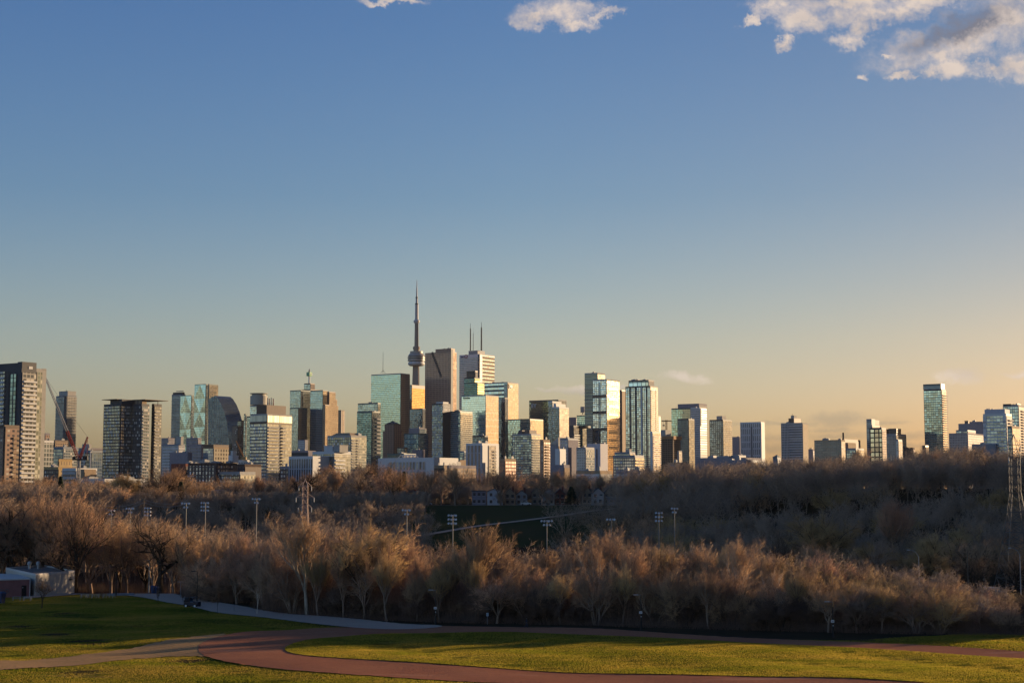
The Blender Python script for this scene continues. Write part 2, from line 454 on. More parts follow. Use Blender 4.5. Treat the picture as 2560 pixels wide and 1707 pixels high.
drape_poly('infield_lawn', jit(catmull(inn, False), .14, 2), M_grass2, .2, 4)
dirt = gp([(-60, 1655), (60, 1648), (220, 1632), (360, 1612), (470, 1596), (560, 1588), (545, 1605), (505, 1622), (520, 1640), (470, 1638), (380, 1640), (250, 1655), (120, 1668), (-60, 1682)])
drape_poly('dirt_path', jit(catmull(dirt, True, 6), .4, 3), M_dirt, .1, 3)
path1 = gp([(60, 1484), (185, 1470), (300, 1474), (400, 1480), (500, 1498), (620, 1518), (760, 1535), (900, 1548), (1010, 1558), (1100, 1563), (1080, 1569), (960, 1569), (820, 1561), (700, 1551), (560, 1535), (440, 1512), (350, 1493), (250, 1484), (185, 1487), (100, 1493), (60, 1494)])
drape_poly('footpath', jit(catmull(path1, True, 6), .12, 4), M_asph, .15, 4)
path2 = gp([(400, 1482), (450, 1472), (520, 1463), (640, 1455), (660, 1457), (560, 1464), (480, 1474), (430, 1487)])
drape_poly('side_path', catmull(path2, True, 5), M_asph, .13, 4)
# hillside park beyond the valley: grass slope and the pale path that climbs it
hl = [(ground_at(x, y)[0], ground_at(x, y)[1]) for x, y in [(1030, 1262), (1350, 1262), (1620, 1258), (1560, 1300), (1500, 1360), (1200, 1372), (1020, 1372)]]
drape_poly('hillside_lawn', hl, M_slope, .05, 12)
def strip(name, pts, w, mat, lift, zf=None):
    m = MB(); zf = zf or terrain; P = catmull(pts, False, 8)
    L = []
    for i, p in enumerate(P):
        a = P[max(0, i-1)]; b = P[min(len(P)-1, i+1)]; dx, dy = b[0]-a[0], b[1]-a[1]; l = sqrt(dx*dx+dy*dy) or 1
        nx, ny = -dy/l*w/2, dx/l*w/2
        L.append(((p[0]+nx, p[1]+ny, max(zf(p[0]+nx, p[1]+ny), zf(*p))+lift), (p[0]-nx, p[1]-ny, max(zf(p[0]-nx, p[1]-ny), zf(*p))+lift)))
    for a, b in zip(L, L[1:]): m.face([a[1], b[1], b[0], a[0]])
    return struct(m.build(name, mat))
strip('hillside_path', [ground_at(x, y)[:2] for x, y in [(1040, 1342), (1120, 1328), (1200, 1315), (1300, 1303), (1400, 1290), (1480, 1278), (1580, 1266)]], 3.2, M_asph, .16)
strip('hilltop_road', [(-280, 655), (-150, 652), (0, 650), (60, 652), (110, 660)], 7, M_asph, .2)
strip('highway', [(-40, 318), (20, 300), (70, 282), (115, 268), (180, 255)], 13, M_road, .1)
# ================================================================ buildings
BROT = 0.0
def tang(rot):
    a = radians(rot); c, s_ = cos(a), sin(a)
    R = lambda v: np.array((v[0]*c-v[1]*s_, v[0]*s_+v[1]*c, 0.0))
    return R((-.834, .552)), R((.552, .834))
class Frame: pass
def frame(x0, xc, x1, ytop, D, ybot=None, rot=0, depth=None, base=None):
    f = Frame(); pm = (ytop+1150)/2
    tL, tR = tang(rot); kc, k0 = kx(xc, pm), kx(x0, pm)
    C = np.array((kc*D, D, 0.0)); f.tL, f.tR = tL, tR
    f.W = (C[0]-k0*C[1])/(-tL[0]+tL[1]*k0)
    if x1 is None or x1 <= xc+.5: f.R = depth or 25.0
    else:
        k1 = kx(x1, pm); f.R = (k1*C[1]-C[0])/(tR[0]-tR[1]*k1)
    if depth: f.R = depth
    f.C = C; f.zt = zof(ytop, D)
    f.zb = zof(ybot, D) if ybot else (terrain(C[0], C[1])-1 if base is None else base)
    f.H = f.zt-f.zb
    f.nL = np.array((-tR[0], -tR[1], 0.0)); f.nR = np.array((-tL[0], -tL[1], 0.0))   # outward normals of the left and right faces
    return f
def Pf(f, a, b, z):                # a metres along the left face, b metres along the right face
    p = f.C+f.tL*a+f.tR*b; return (p[0], p[1], z)
def sidebox(mb, f, side, u0, u1, z0, z1, out, inn=0.0, mi=0):
    """a slab standing out of a face: u from the near corner"""
    tv, nv = (f.tL, f.nL) if side == 'L' else (f.tR, f.nR)
    o = f.C+tv*u0-nv*inn; o = (o[0], o[1], z0)
    mb.prism(o, tv*(u1-u0), nv*(out+inn), (0, 0, z1-z0), mi)
def cwall(root, f, side, mat, name='curtain_wall', u0=.3, u1=None, z0=None, z1=None, out=.35):
    L = f.W if side == 'L' else f.R
    u1 = L-.3 if u1 is None else u1; z0 = f.zb if z0 is None else z0; z1 = f.zt-1.2 if z1 is None else z1
    tv, nv = (f.tL, f.nL) if side == 'L' else (f.tR, f.nR)
    mb = MB(); o = f.C+tv*u0; o = (o[0], o[1], z0)
    mb.prism(o, tv*(u1-u0), nv*out, (0, 0, z1-z0))
    return mb.build(name, mat, root, root.location)
def body(root, f, wall, name='wall', roofm=None):
    mb = MB(); mb.prism(Pf(f, 0, 0, f.zb), f.tL*f.W, f.tR*f.R, (0, 0, f.H))
    mb.build(name, wall, root, root.location)
    rm = roofm or M_gravel
    mb = MB(); e = .5
    mb.prism(Pf(f, e, e, f.zt+.02), f.tL*(f.W-2*e), f.tR*(f.R-2*e), (0, 0, .15))
    ro = mb.build('roof', rm, root, root.location)
    mb = MB(); h = 1.1; w = .45
    mb.prism(Pf(f, 0, 0, f.zt+.0), f.tL*f.W, f.tR*w, (0, 0, h)); mb.prism(Pf(f, 0, f.R-w, f.zt), f.tL*f.W, f.tR*w, (0, 0, h))
    mb.prism(Pf(f, 0, w, f.zt), f.tL*w, f.tR*(f.R-2*w), (0, 0, h)); mb.prism(Pf(f, f.W-w, w, f.zt), f.tL*w, f.tR*(f.R-2*w), (0, 0, h))
    mb.build('parapet', wall, root, root.location)
def rooftop(root, f, n=3, h=3.5, mat=None, seed=0, frac=.18):
    rr = random.Random(seed+int(f.C[0]*7)); mat = mat or M_grey
    for i in range(n):
        w = f.W*rr.uniform(frac*.5, frac); d = f.R*rr.uniform(frac*.6, frac*1.3)
        a = rr.uniform(1, max(1.5, f.W-w-1)); b = rr.uniform(1, max(1.5, f.R-d-1)); hh = h*rr.uniform(.5, 1)
        mb = MB(); mb.prism(Pf(f, a, b, f.zt+.1), f.tL*w, f.tR*d, (0, 0, hh))
        mb.prism(Pf(f, a+w*.2, b+d*.2, f.zt+.1+hh), f.tL*w*.5, f.tR*d*.5, (0, 0, .5))
        mb.build('rooftop_unit', mat, root, root.location)
def penthouse(root, f, a0, a1, b0, b1, h, mat, name='mechanical_penthouse', z=None):
    """a0..a1 and b0..b1 are fractions of the two faces"""
    z = f.zt+.2 if z is None else z
    mb = MB(); mb.prism(Pf(f, f.W*a0, f.R*b0, z), f.tL*f.W*(a1-a0), f.tR*f.R*(b1-b0), (0, 0, h))
    o1 = mb.build(name, mat, root, root.location)
    mb = MB(); mb.prism(Pf(f, f.W*a0-.3, f.R*b0-.3, z+h), f.tL*(f.W*(a1-a0)+.6), f.tR*(f.R*(b1-b0)+.6), (0, 0, .5))
    o2 = mb.build('roof_edge', mat, root, root.location)
    return o1
def repeat(o, zs, first_z):
    for z in zs:
        c = o.copy(); COL.objects.link(c); c.parent = o.parent; c.location = (o.location[0], o.location[1], o.location[2]+z-first_z)
def balconies(root, f, side, u0, u1, z0, z1, fh, mat, out=1.6, rail=1.05, name='balcony', slab=.25, glassm=None, maxn=60):
    n = int((z1-z0)/fh)
    if n < 1: return
    fh2 = fh
    mb = MB(); sidebox(mb, f, side, u0, u1, z0, z0+slab, out, 0)
    sidebox(mb, f, side, u0, u1, z0+slab, z0+slab+rail, out, -(out-.12), 1 if glassm else 0)
    tv, nv = (f.tL, f.nL) if side == 'L' else (f.tR, f.nR)
    for uu in (u0, u1-.12):
        o = f.C+tv*uu+nv*.36; mb.prism((o[0], o[1], z0+slab), tv*.12, nv*(out-.48), (0, 0, rail), 1 if glassm else 0)
    o = mb.build(name, [mat, glassm] if glassm else mat, root, root.location)
    repeat(o, [z0+fh2*i for i in range(1, min(n, maxn))], z0)
def slabs(root, f, zs, mat, out=.5, th=.35, name='floor_slab', L=True, R=True):
    mb = MB(); z0 = zs[0]
    if L: sidebox(mb, f, 'L', -.0, f.W, z0, z0+th, out, 0)
    if R: sidebox(mb, f, 'R', (0 if not L else -out), f.R, z0, z0+th, out, 0)
    o = mb.build(name, mat, root, root.location); repeat(o, zs[1:100], z0)
def fins(root, f, side, n, w, mat, out=.6, name='pier', z0=None, z1=None, u0=0, u1=None):
    L = f.W if side == 'L' else f.R; u1 = L if u1 is None else u1
    z0 = f.zb if z0 is None else z0; z1 = f.zt if z1 is None else z1
    for i in range(n+1):
        u = u0+(u1-u0-w)*i/n; mb = MB(); sidebox(mb, f, side, u, u+w, z0, z1, out, 0); mb.build(name, mat, root, root.location)
def mast(root, px, ytop, ybot, D, r, mat=None, name='antenna', sections=3, at=None):
    x, y = (kx(px, (ytop+ybot)/2)*D, D) if at is None else at
    z0, z1 = zof(ybot, D), zof(ytop, D); mb = MB()
    for i in range(sections):
        a, b = z0+(z1-z0)*i/sections, z0+(z1-z0)*(i+1)/sections
        mb.tube((x, y, a), (x, y, b), r*(1-.25*i), r*(1-.25*i)*.9, 6)
    mb.build(name, mat or M_dark, root, root.location)
def letters(root, txt, f, side, u, z, h, mat, out=.5, name='sign_lettering', bold=.02):
    cu = bpy.data.curves.new(name, 'FONT'); cu.body = txt; cu.size = h*1.35; cu.extrude = .12; cu.offset = bold*h
    tmp = bpy.data.objects.new(name, cu); COL.objects.link(tmp)
    dg = bpy.context.evaluated_depsgraph_get(); me = bpy.data.meshes.new_from_object(tmp.evaluated_get(dg))
    bpy.data.objects.remove(tmp, do_unlink=True)
    me.materials.clear(); me.materials.append(mat)
    o = bpy.data.objects.new(name, me); COL.objects.link(o)
    tv, nv = (f.tL, f.nL) if side == 'L' else (f.tR, f.nR)
    p = f.C+tv*u+nv*out
    ex = -tv if side == 'L' else tv             # reading direction as seen from outside
    mtx = mathutils.Matrix(((ex[0], 0, nv[0], p[0]-root.location[0]), (ex[1], 0, nv[1], p[1]-root.location[1]), (0, 1, 0, z-root.location[2]), (0, 0, 0, 1)))
    o.parent = root; o.matrix_local = mtx
    return o
def bld(name, label, cat, x0, xc, x1, ytop, D, ml, mr, wall, roofn=2, group=None, rot=0, depth=None, ybot=None, nowall=False, base=None, **kw):
    f = frame(x0, xc, x1, ytop, D, None, rot, depth, base)
    root = thing(name, Pf(f, 0, 0, f.zb), label, cat, group)
    body(root, f, wall)
    if ml: cwall(root, f, 'L', ml, **kw)
    if mr: cwall(root, f, 'R', mr, **kw)
    if roofn: rooftop(root, f, roofn)
    return root, f
def wing(root, x0, xc, x1, ytop, D, ml, mr, wall, rot=0, depth=None, ybot=None, roofn=0, name='wing'):
    f = frame(x0, xc, x1, ytop, D, ybot, rot, depth)
    body(root, f, wall, name)
    if ml: cwall(root, f, 'L', ml)
    if mr: cwall(root, f, 'R', mr)
    if roofn: rooftop(root, f, roofn)
    return f

M_gravel = simple('roof_gravel', (.22, .21, .2), .9)
M_grey = simple('grey_metal', (.33, .33, .34), .6)
M_dark = simple('dark_steel', (.06, .06, .065), .55)
M_conc = simple('pale_concrete', (.46, .44, .41), .85, bump=.1)
M_white = simple('white_panel', (.72, .71, .70), .6, var=.05)
M_char = simple('charcoal_panel', (.075, .075, .085), .6)
M_brown = simple('brown_metal', (.16, .105, .075), .6)
M_bronze = simple('bronze_cladding', (.11, .085, .075), .45, .3)
M_teal = simple('green_spandrel', (.09, .14, .14), .4)
M_bluegrey = simple('blue_grey_panel', (.22, .25, .30), .6)
M_mauve = simple('mauve_precast', (.30, .27, .30), .85)
M_tan = simple('tan_brick', (.40, .29, .19), .85)
M_ochre = simple('yellow_brick', (.50, .34, .16), .85)
M_red = simple('red_brick', (.22, .07, .05), .85)
M_dbrick = simple('dark_brick', (.10, .065, .055), .85)
M_redsteel = simple('red_steel', (.38, .04, .035), .5)
M_wsteel = simple('white_steel', (.55, .55, .55), .5)
M_rust = simple('galvanised_lattice', (.32, .22, .17), .6)
M_green = simple('green_sign', (.08, .50, .12), .5)
M_signw = simple('sign_white', (.8, .8, .8), .5, var=.02)
M_cglass = simple('balcony_glass', (.35, .42, .42), .1, .5)

G = facade
g_green = G('glass_green', (.38, .50, .48), (.26, .34, .35), 4.0, 1.6, .22, .10, .8, .08, .11)
g_blue = G('glass_blue', (.30, .40, .47), (.18, .24, .30), 3.4, 2.4, .22, .16, .8, .08, .4)
g_bluep = G('glass_blue_pale', (.42, .52, .58), (.30, .34, .38), 3.4, 2.6, .2, .1, .8, .08, .3)
g_teal = G('glass_teal', (.32, .40, .43), (.17, .23, .26), 3.2, 2.2, .2, .14, .8, .08, .45)
g_dark = G('glass_dark', (.15, .20, .23), (.07, .08, .10), 3.6, 2.2, .2, .16, .8, .07, .5)
g_navy = G('glass_navy', (.10, .14, .20), (.04, .06, .09), 3.9, 1.8, .15, .1, .85, .07, .4)
g_gold = G('glass_gold', (.85, .55, .20), (.20, .12, .06), 3.9, 1.5, .22, .16, .9, .12, .2)
g_mirror = G('glass_mirror', (.46, .43, .36), (.34, .32, .27), 4.0, 3.2, .10, .05, .85, .10, .08, wob=.01)
g_scotia = G('granite_grid', (.17, .11, .085), (.62, .37, .25), 4.2, 4.0, .42, .4, .6, .15, .5, fr=.5)
g_fcp = G('marble_bands', (.14, .16, .19), (.60, .60, .58), 4.1, 1.7, .52, .0, .6, .2, .3, fr=.8)
g_stripe = G('brown_stripe', (.05, .05, .055), (.34, .28, .24), 4.0, 60, .42, .02, .5, .2, .2)
g_condo = G('condo_windows', (.22, .28, .30), (.42, .42, .40), 2.95, 2.3, .36, .18, .7, .12, .5, lit=(.55, .5, .42), litp=.12)
g_condod = G('condo_windows_dark', (.26, .29, .30), (.06, .06, .07), 2.95, 2.1, .32, .3, .7, .12, .6, lit=(.5, .48, .42), litp=.28)
g_condow = G('condo_windows_white', (.18, .22, .25), (.68, .67, .65), 3.0, 2.8, .42, .3, .7, .12, .5, lit=(.6, .55, .45), litp=.12)
g_cream = G('window_wall_cream', (.50, .52, .44), (.60, .56, .44), 3.0, 2.0, .30, .12, .7, .12, .35, lit=(.62, .56, .40), litp=.2)
g_pale = G('window_wall_pale', (.36, .41, .44), (.26, .29, .31), 3.0, 1.5, .34, .2, .7, .12, .3, lit=(.45, .46, .46), litp=.2)
g_brickw = G('brick_windows_tan', (.06, .06, .07), (.42, .29, .19), 3.1, 3.4, .5, .45, .5, .2, .5)
g_brickr = G('brick_windows_brown', (.10, .10, .11), (.40, .26, .19), 2.95, 3.6, .55, .5, .5, .2, .6, lit=(.4, .36, .3), litp=.2)
g_brickd = G('brick_windows_dark', (.14, .15, .17), (.12, .085, .08), 3.3, 3.0, .45, .5, .6, .2, .7, lit=(.5, .46, .4), litp=.15)
g_deco = G('deco_brick', (.12, .08, .07), (.50, .28, .19), 3.9, 2.6, .38, .5, .4, .3, .4)
g_mauvew = G('precast_windows', (.14, .15, .18), (.33, .31, .34), 3.7, 2.4, .4, .45, .6, .2, .5)
g_whitew = G('white_office_windows', (.16, .18, .21), (.66, .65, .66), 3.8, 2.2, .42, .4, .6, .2, .4)
g_slot = G('white_slot_windows', (.08, .09, .11), (.62, .59, .60), 11.0, 3.4, .22, .62, .5, .2, .3)
g_band = G('ribbon_windows', (.08, .09, .12), (.56, .53, .53), 3.9, 80, .5, .01, .6, .2, .3)
g_bandw = G('ribbon_windows_pale', (.17, .19, .20), (.76, .73, .68), 3.9, 80, .55, .01, .6, .2, .3)
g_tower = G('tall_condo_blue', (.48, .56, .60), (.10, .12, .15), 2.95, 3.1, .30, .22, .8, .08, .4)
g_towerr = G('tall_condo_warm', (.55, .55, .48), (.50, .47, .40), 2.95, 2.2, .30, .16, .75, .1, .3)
g_grid = G('dark_frame_grid', (.50, .50, .44), (.05, .045, .045), 5.9, 5.6, .24, .26, .8, .1, .35)
g_under = G('bare_concrete_frame', (.03, .025, .02), (.30, .21, .15), 3.3, 4.2, .25, .22, .0, .9, .3)
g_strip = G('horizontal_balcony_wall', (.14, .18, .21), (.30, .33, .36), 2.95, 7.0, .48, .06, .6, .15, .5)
g_stripw = G('horizontal_balcony_wall_sunlit', (.16, .17, .17), (.62, .57, .48), 2.95, 7.0, .48, .06, .6, .15, .5)  # same wall as the one above, recoloured bright and warm as sunlit
# ---------------------------------------------------------------- left edge: pale balconied apartment tower
D = 1045
f = frame(-60, 51, 88, 925, D); r = thing('apartment_tower', Pf(f, 0, 0, f.zb), 'tall charcoal and white apartment tower with stacked white balconies at the left edge', 'apartment building')
body(r, f, M_char)
f.zt0 = f.zt
g_strip2 = G('tall_strip_windows', (.20, .30, .33), (.05, .055, .065), 2.92, 3.2, .12, .35, .75, .1, .5)
cwall(r, f, 'L', g_strip2, 'window_strip', 4.5, 11.5, zof(1064, D), zof(934, D), .5)
mb = MB(); sidebox(mb, f, 'L', 12.5, 16, zof(1066, D), zof(926, D), .3, -.25); mb.build('recess_shade', M_dark, r, r.location)  # dark sheet in front of the wall, standing for a recess in shade
balconies(r, f, 'L', 16.5, 34, zof(1064, D), zof(928, D), 2.92, M_white, 1.5, .95, maxn=13)
cwall(r, f, 'L', g_condod, 'window_wall', 16.5, 34, zof(1066, D), zof(926, D), .3)
fr_ = f.R; cwall(r, f, 'R', G('cream_balcony_back', (.16, .17, .17), (.50, .46, .40), 2.92, 3.1, .3, .2, .7, .12, .6, lit=(.5, .46, .38), litp=.2), 'window_wall', .6, fr_-.4, f.zb, zof(930, D), .3)
balconies(r, f, 'R', 1.0, fr_-.3, zof(1206, D), zof(938, D), 2.92, M_white, 1.6, .95)
crown = frame(41, 52, 88, 908, D+1, 925); body(r, crown, M_char, 'crown_wall'); 
mb = MB(); sidebox(mb, crown, 'R', crown.R*.45, crown.R*.72, zof(926, D), zof(914, D), .3, -.05); mb.build('louvre', M_white, r, r.location)
wing(r, -60, 41, None, 911, D+4, None, None, M_char, depth=fr_*.7, ybot=925, name='crown_wall')
fb = frame(86, 88, 103, 925, D+14); body(r, fb, M_conc, 'bay_wall')
cwall(r, fb, 'R', G('bay_windows', (.32, .36, .30), (.40, .38, .30), 2.92, 2.6, .24, .25, .7, .1, .5, lit=(.5, .48, .38), litp=.2), 'window_wall')
ff = frame(102, 103, 113, 925, D+22); body(r, ff, M_conc, 'end_wall')
# brown brick apartment block in front of its foot
D = 960
r, f = bld('brick_apartment_block', 'brown brick apartment block in front of the foot of the leftmost tower', 'apartment building', -60, 10, 47.5, 1066, D, g_brickr, g_brickr, M_brown, 2)
balconies(r, f, 'R', f.R*.55, f.R*.92, f.zb+3, f.zt-4, 2.95, M_tan, 1.2, 1.0)
mb = MB(); sidebox(mb, f, 'R', f.R*.02, f.R*.05, f.zb, f.zt, .8); mb.build('downpipe', M_brown, r, r.location)

# ---------------------------------------------------------------- far slim tower
D = 3200
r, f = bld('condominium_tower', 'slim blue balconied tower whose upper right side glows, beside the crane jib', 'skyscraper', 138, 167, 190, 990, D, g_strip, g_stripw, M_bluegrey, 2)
slabs(r, f, [f.zb+4+i*5.9 for i in range(int((f.H-10)/5.9))], M_bluegrey, 1.6, .7, 'balcony')
mb = MB(); sidebox(mb, f, 'L', -.2, 8, f.zb, f.zt, 2.4); mb.build('corner_notch_shade', M_char, r, r.location)  # dark slab in place of the shaded notch at the corner
penthouse(r, f, .0, .75, 0, .9, zof(978, D)-f.zt, M_conc); mast(r, 166, 973, 979, D, .5)
# buildings around the foot of the crane
r, f = bld('office_building', 'white gridded midrise just right of the leftmost tower', 'building', 100, 107, 134, 1103, 1500, g_condow, G('white_frame_grid', (.16, .18, .17), (.62, .60, .55), 4.2, 3.4, .22, .22, .5, .2, .4), M_white)
r, f = bld('office_building', 'grey block with a brown roof box behind the white gridded midrise', 'building', 108, 112, 124, 1085, 1900, g_mauvew, g_brickr, M_mauve)
r, f = bld('office_building', 'brown topped glass block below the slim blue tower', 'building', 134, 137, 170, 1102, 2000, g_brickd, g_brickw, M_brown)
r, f = bld('office_building', 'grey glass slab left of the crane mast', 'building', 134, 158, 196, 1119, 1700, g_blue, g_condo, M_bluegrey)
r, f = bld('brick_building', 'low yellow brick school-like block with one raised bay, left of the crane', 'building', 110, 146, 158, 1170, 1350, g_brickd, G('ochre_windows', (.1, .08, .06), (.52, .36, .17), 3.4, 4, .5, .6, .4, .3, .3), M_ochre, depth=30)
wing(r, 144, 147, 181, 1150, 1380, M_ochre, G('ochre_slots', (.12, .08, .05), (.55, .38, .18), 9, 3, .3, .7, .3, .3, .3), M_ochre, ybot=1195)
r, f = bld('office_building', 'stepped white building with ribbon windows at the foot of the crane', 'building', 156, 190, 196, 1173, 1250, g_band, g_band, M_white, depth=22)
r, f = bld('office_building', 'grey glass midrise with a pale frame right of the crane', 'building', 196, 228, 262, 1128, 1500, g_condod, g_blue, M_bluegrey, 3)
fins(r, f, 'L', 2, 1.0, M_white, .8); 
r, f = bld('office_building', 'distant flat roofed hall behind the grey glass midrise', 'building', 190, 218, 258, 1121, 2300, g_mauvew, g_brickd, M_mauve, 3)
r, f = bld('office_building', 'tall cream stair block right beside the crane mast', 'building', 205, 222, 228, 1112, 1700, M_conc, M_conc, M_conc, 1)
r, f = bld('warehouse', 'long low white flat roofed building right of the crane foot', 'building', 196, 262, 300, 1200, 1150, M_white, G('loading_bays', (.25, .25, .26), (.66, .64, .6), 6, 5, .5, .4, .2, .5, .3), M_white, 5, depth=40)
r, f = bld('brick_building', 'small blank tan block between crane mast and dark twin-slab tower', 'building', 200, 211, 213, 1176, 1240, M_tan, M_tan, M_tan, 0, depth=12)

# ---------------------------------------------------------------- dark balconied tower with a flat canopy
D = 1460
r, f = bld('condominium_tower', 'dark apartment tower with rows of pale windows and a thin flat canopy on its roof', 'apartment building', 258, 300, 302, 1012, D, g_condod, g_condod, M_char, 0, depth=26)
f2 = frame(303, 353, 372, 1012, D+6); body(r, f2, M_char, 'wall')
cwall(r, f2, 'L', g_condod); cwall(r, f2, 'R', g_condo)
balconies(r, f2, 'R', .5, f2.R-.5, f2.zb+6, f2.zt-3, 2.95, M_conc, 1.7, 1.0)
balconies(r, f2, 'L', f2.W*.55, f2.W-.3, f2.zb+6, f2.zt-3, 2.95, M_grey, 1.3, 1.0)
f3 = frame(378, 384, 403, 1012, D+24); body(r, f3, M_char, 'wall')
cwall(r, f3, 'L', g_dark); cwall(r, f3, 'R', G('warm_window_wall', (.42, .42, .36), (.20, .19, .17), 2.95, 2.2, .36, .16, .7, .12, .5, lit=(.5, .46, .36), litp=.3))
balconies(r, f3, 'R', .5, f3.R*.6, f3.zb+6, f3.zt-3, 2.95, M_conc, 1.5, 1.0)
penthouse(r, f, .05, .75, .1, .8, zof(999, D)-f.zt, M_char)
penthouse(r, f2, .1, .5, .3, .9, zof(1000, D)-f.zt, M_tan)
mb = MB(); mb.prism(Pf(f, f.W+2, -1, zof(998, D)), f.tL*-(f.W*.9), f.tR*26, (0, 0, .5)); mb.prism(Pf(f2, f2.W-1, 2, zof(998, D)), f2.tL*-(f2.W+1), f2.tR*30, (0, 0, .5))
mb.prism(Pf(f3, f3.W+6, -1, zof(998, D)), f3.tL*-(f3.W+7), f3.tR*(f3.R+2), (0, 0, .5))
mb.build('canopy', M_brown, r, r.location)
for i in range(7):
    mb = MB(); p = Pf(f2, f2.W*.9-i*f2.W*.15, 2.2 if i < 6 else 20, f2.zt); mb.prism(p, (.5, 0, 0), (0, .5, 0), (0, 0, zof(998, D)-f2.zt)); mb.build('canopy_post', M_brown, r, r.location)

# ---------------------------------------------------------------- faceted glass group
D = 2900
r, f = bld('condominium_tower', 'pale tower edged with balcony teeth, far left of the faceted glass group', 'skyscraper', 428, 454, 462, 986, D+150, g_strip, g_strip, M_bluegrey, 0)
slabs(r, f, [f.zb+4+i*5.9 for i in range(int((f.H-6)/5.9))], M_bluegrey, 1.6, .7, 'balcony', R=False)
penthouse(r, f, .02, .9, .0, .8, zof(981, D+150)-f.zt, M_char); mb = MB(); mb.prism(Pf(f, 1, 1, zof(978, D+150)), f.tL*f.W*.6, f.tR*4, (0, 0, 1.2)); mb.build('roof_rail', M_grey, r, r.location)
def faceted(root, f, mat, nx=2, nz=5, dep=2.6):
    mb = MB(); w = f.W/nx; h = f.H/nz
    for i in range(nx):
        for j in range(nz):
            def pt(a, b, o):
                p = f.C+f.tL*(w*a)+f.nL*(o+.4); return (p[0], p[1], f.zb+h*b)
            a, b, c, d_ = pt(i, j, dep*((i+j) % 2)), pt(i+1, j, dep*((i+1+j) % 2)), pt(i+1, j+1, dep*((i+j) % 2)), pt(i, j+1, dep*((i+1+j) % 2))
            A = lambda q: [(w*(i+(q in (1, 2))), h*(j+(q in (2, 3))))][0]
            e = (w*i, h*j), (w*(i+1), h*j), (w*(i+1), h*(j+1)), (w*i, h*(j+1))
            if (i+j) % 2: mb.face([b, a, c][::1], [e[1], e[0], e[2]]); mb.face([a, d_, c], [e[0], e[3], e[2]])
            else: mb.face([b, a, d_], [e[1], e[0], e[3]]); mb.face([b, d_, c], [e[1], e[3], e[2]])
    return mb.build('faceted_glass', mat, root, root.location)
g_facet = G('faceted_glass_panes', (.36, .48, .50), (.16, .24, .27), 4.0, 3.0, .1, .08, .85, .06, .2, wob=.01)
f = frame(450, 477, 484, 989, D); r = thing('glass_tower', Pf(f, 0, 0, f.zb), 'blue-green glass tower folded into tall triangles, lower left of a pair', 'skyscraper')
body(r, f, M_teal); faceted(r, f, g_facet, 2, 6, .5); cwall(r, f, 'R', g_teal)
f = frame(485, 513, 519, 961, D-60); r = thing('glass_tower', Pf(f, 0, 0, f.zb), 'tallest blue-green glass tower folded into triangles with a flared top', 'skyscraper')
body(r, f, M_teal); faceted(r, f, g_facet, 2, 8, .5); cwall(r, f, 'R', g_dark)
f4 = frame(519, 521, 544, 961, D-20, ybot=1010); body(r, f4, M_teal, 'crown_wall'); cwall(r, f4, 'R', g_mirror, 'glass_screen')
def profile_building(name, label, cat, P, D, depth, matf, matside, wall, rot=0, uvs=True):
    """outline given in the plane of the left face, extruded away along the right face"""
    tL, tR = tang(rot); k0 = kx(P[0][0], P[0][1]); C = np.array((k0*D, D, 0.0)); Q = []
    for px, py in P:
        k = kx(px, py); s_ = (C[0]-k*C[1])/(-tL[0]+tL[1]*k); w = C+tL*s_; Q.append((s_, w[0], w[1], zof(py, w[1])))
    root = thing(name, (Q[0][1], Q[0][2], Q[0][3]), label, cat)
    mb = MB(); mb.face([(q[1], q[2], q[3]) for q in Q], [(q[0], q[3]) for q in Q]); mb.build('front_wall', matf, root, root.location)
    mb = MB(); mb.face([(q[1]+tR[0]*depth, q[2]+tR[1]*depth, q[3]) for q in reversed(Q)]); mb.build('rear_wall', wall, root, root.location)
    mb = MB(); acc = 0
    for a, b in zip(Q, Q[1:]+Q[:1]):
        l = sqrt(sum((a[i]-b[i])**2 for i in (1, 2, 3)))
        mb.face([(a[1], a[2], a[3]), (a[1]+tR[0]*depth, a[2]+tR[1]*depth, a[3]), (b[1]+tR[0]*depth, b[2]+tR[1]*depth, b[3]), (b[1], b[2], b[3])], [(0, acc), (depth, acc), (depth, acc+l), (0, acc+l)]); acc += l
    mb.build('curved_roof', matside, root, root.location)
    return root
r = profile_building('glass_tower', 'dark glass tower with one side sweeping up in a sail-like curve', 'skyscraper',
    [(573, 1180), (573, 1110), (571, 1078), (567, 1052), (560, 1027), (552, 1008), (543, 994), (537, 989), (528, 993), (520, 1000), (519, 1180)], D-120, 40,
    G('sail_balconies', (.10, .14, .17), (.26, .29, .31), 3.0, 5.5, .3, .3, .7, .12, .5), G('sail_glass', (.10, .14, .17), (.04, .05, .06), 3.4, 3, .12, .1, .85, .07, .4), M_char)
r, f = bld('condominium_tower', 'pale beige tower half hidden behind the sail-shaped glass tower', 'skyscraper', 553, 562, 578, 1008, D+200, g_cream, g_stripw, M_conc, 1)
r, f = bld('office_tower', 'brown glass block right of the sail-shaped tower', 'skyscraper', 580, 594, 606, 1066, 2700, g_brickd, g_brickd, M_bronze, 0)
wing(r, 593, 603, 610, 1052, 2720, g_dark, g_brickw, M_bronze)
r, f = bld('glass_tower', 'narrow blue-green glass tower left of the cream tower, with a raised left end', 'skyscraper', 609, 626, 640, 1042, 2500, g_teal, g_teal, M_teal, 0)
wing(r, 609, 613, 616, 1036, 2490, g_teal, g_teal, M_teal)
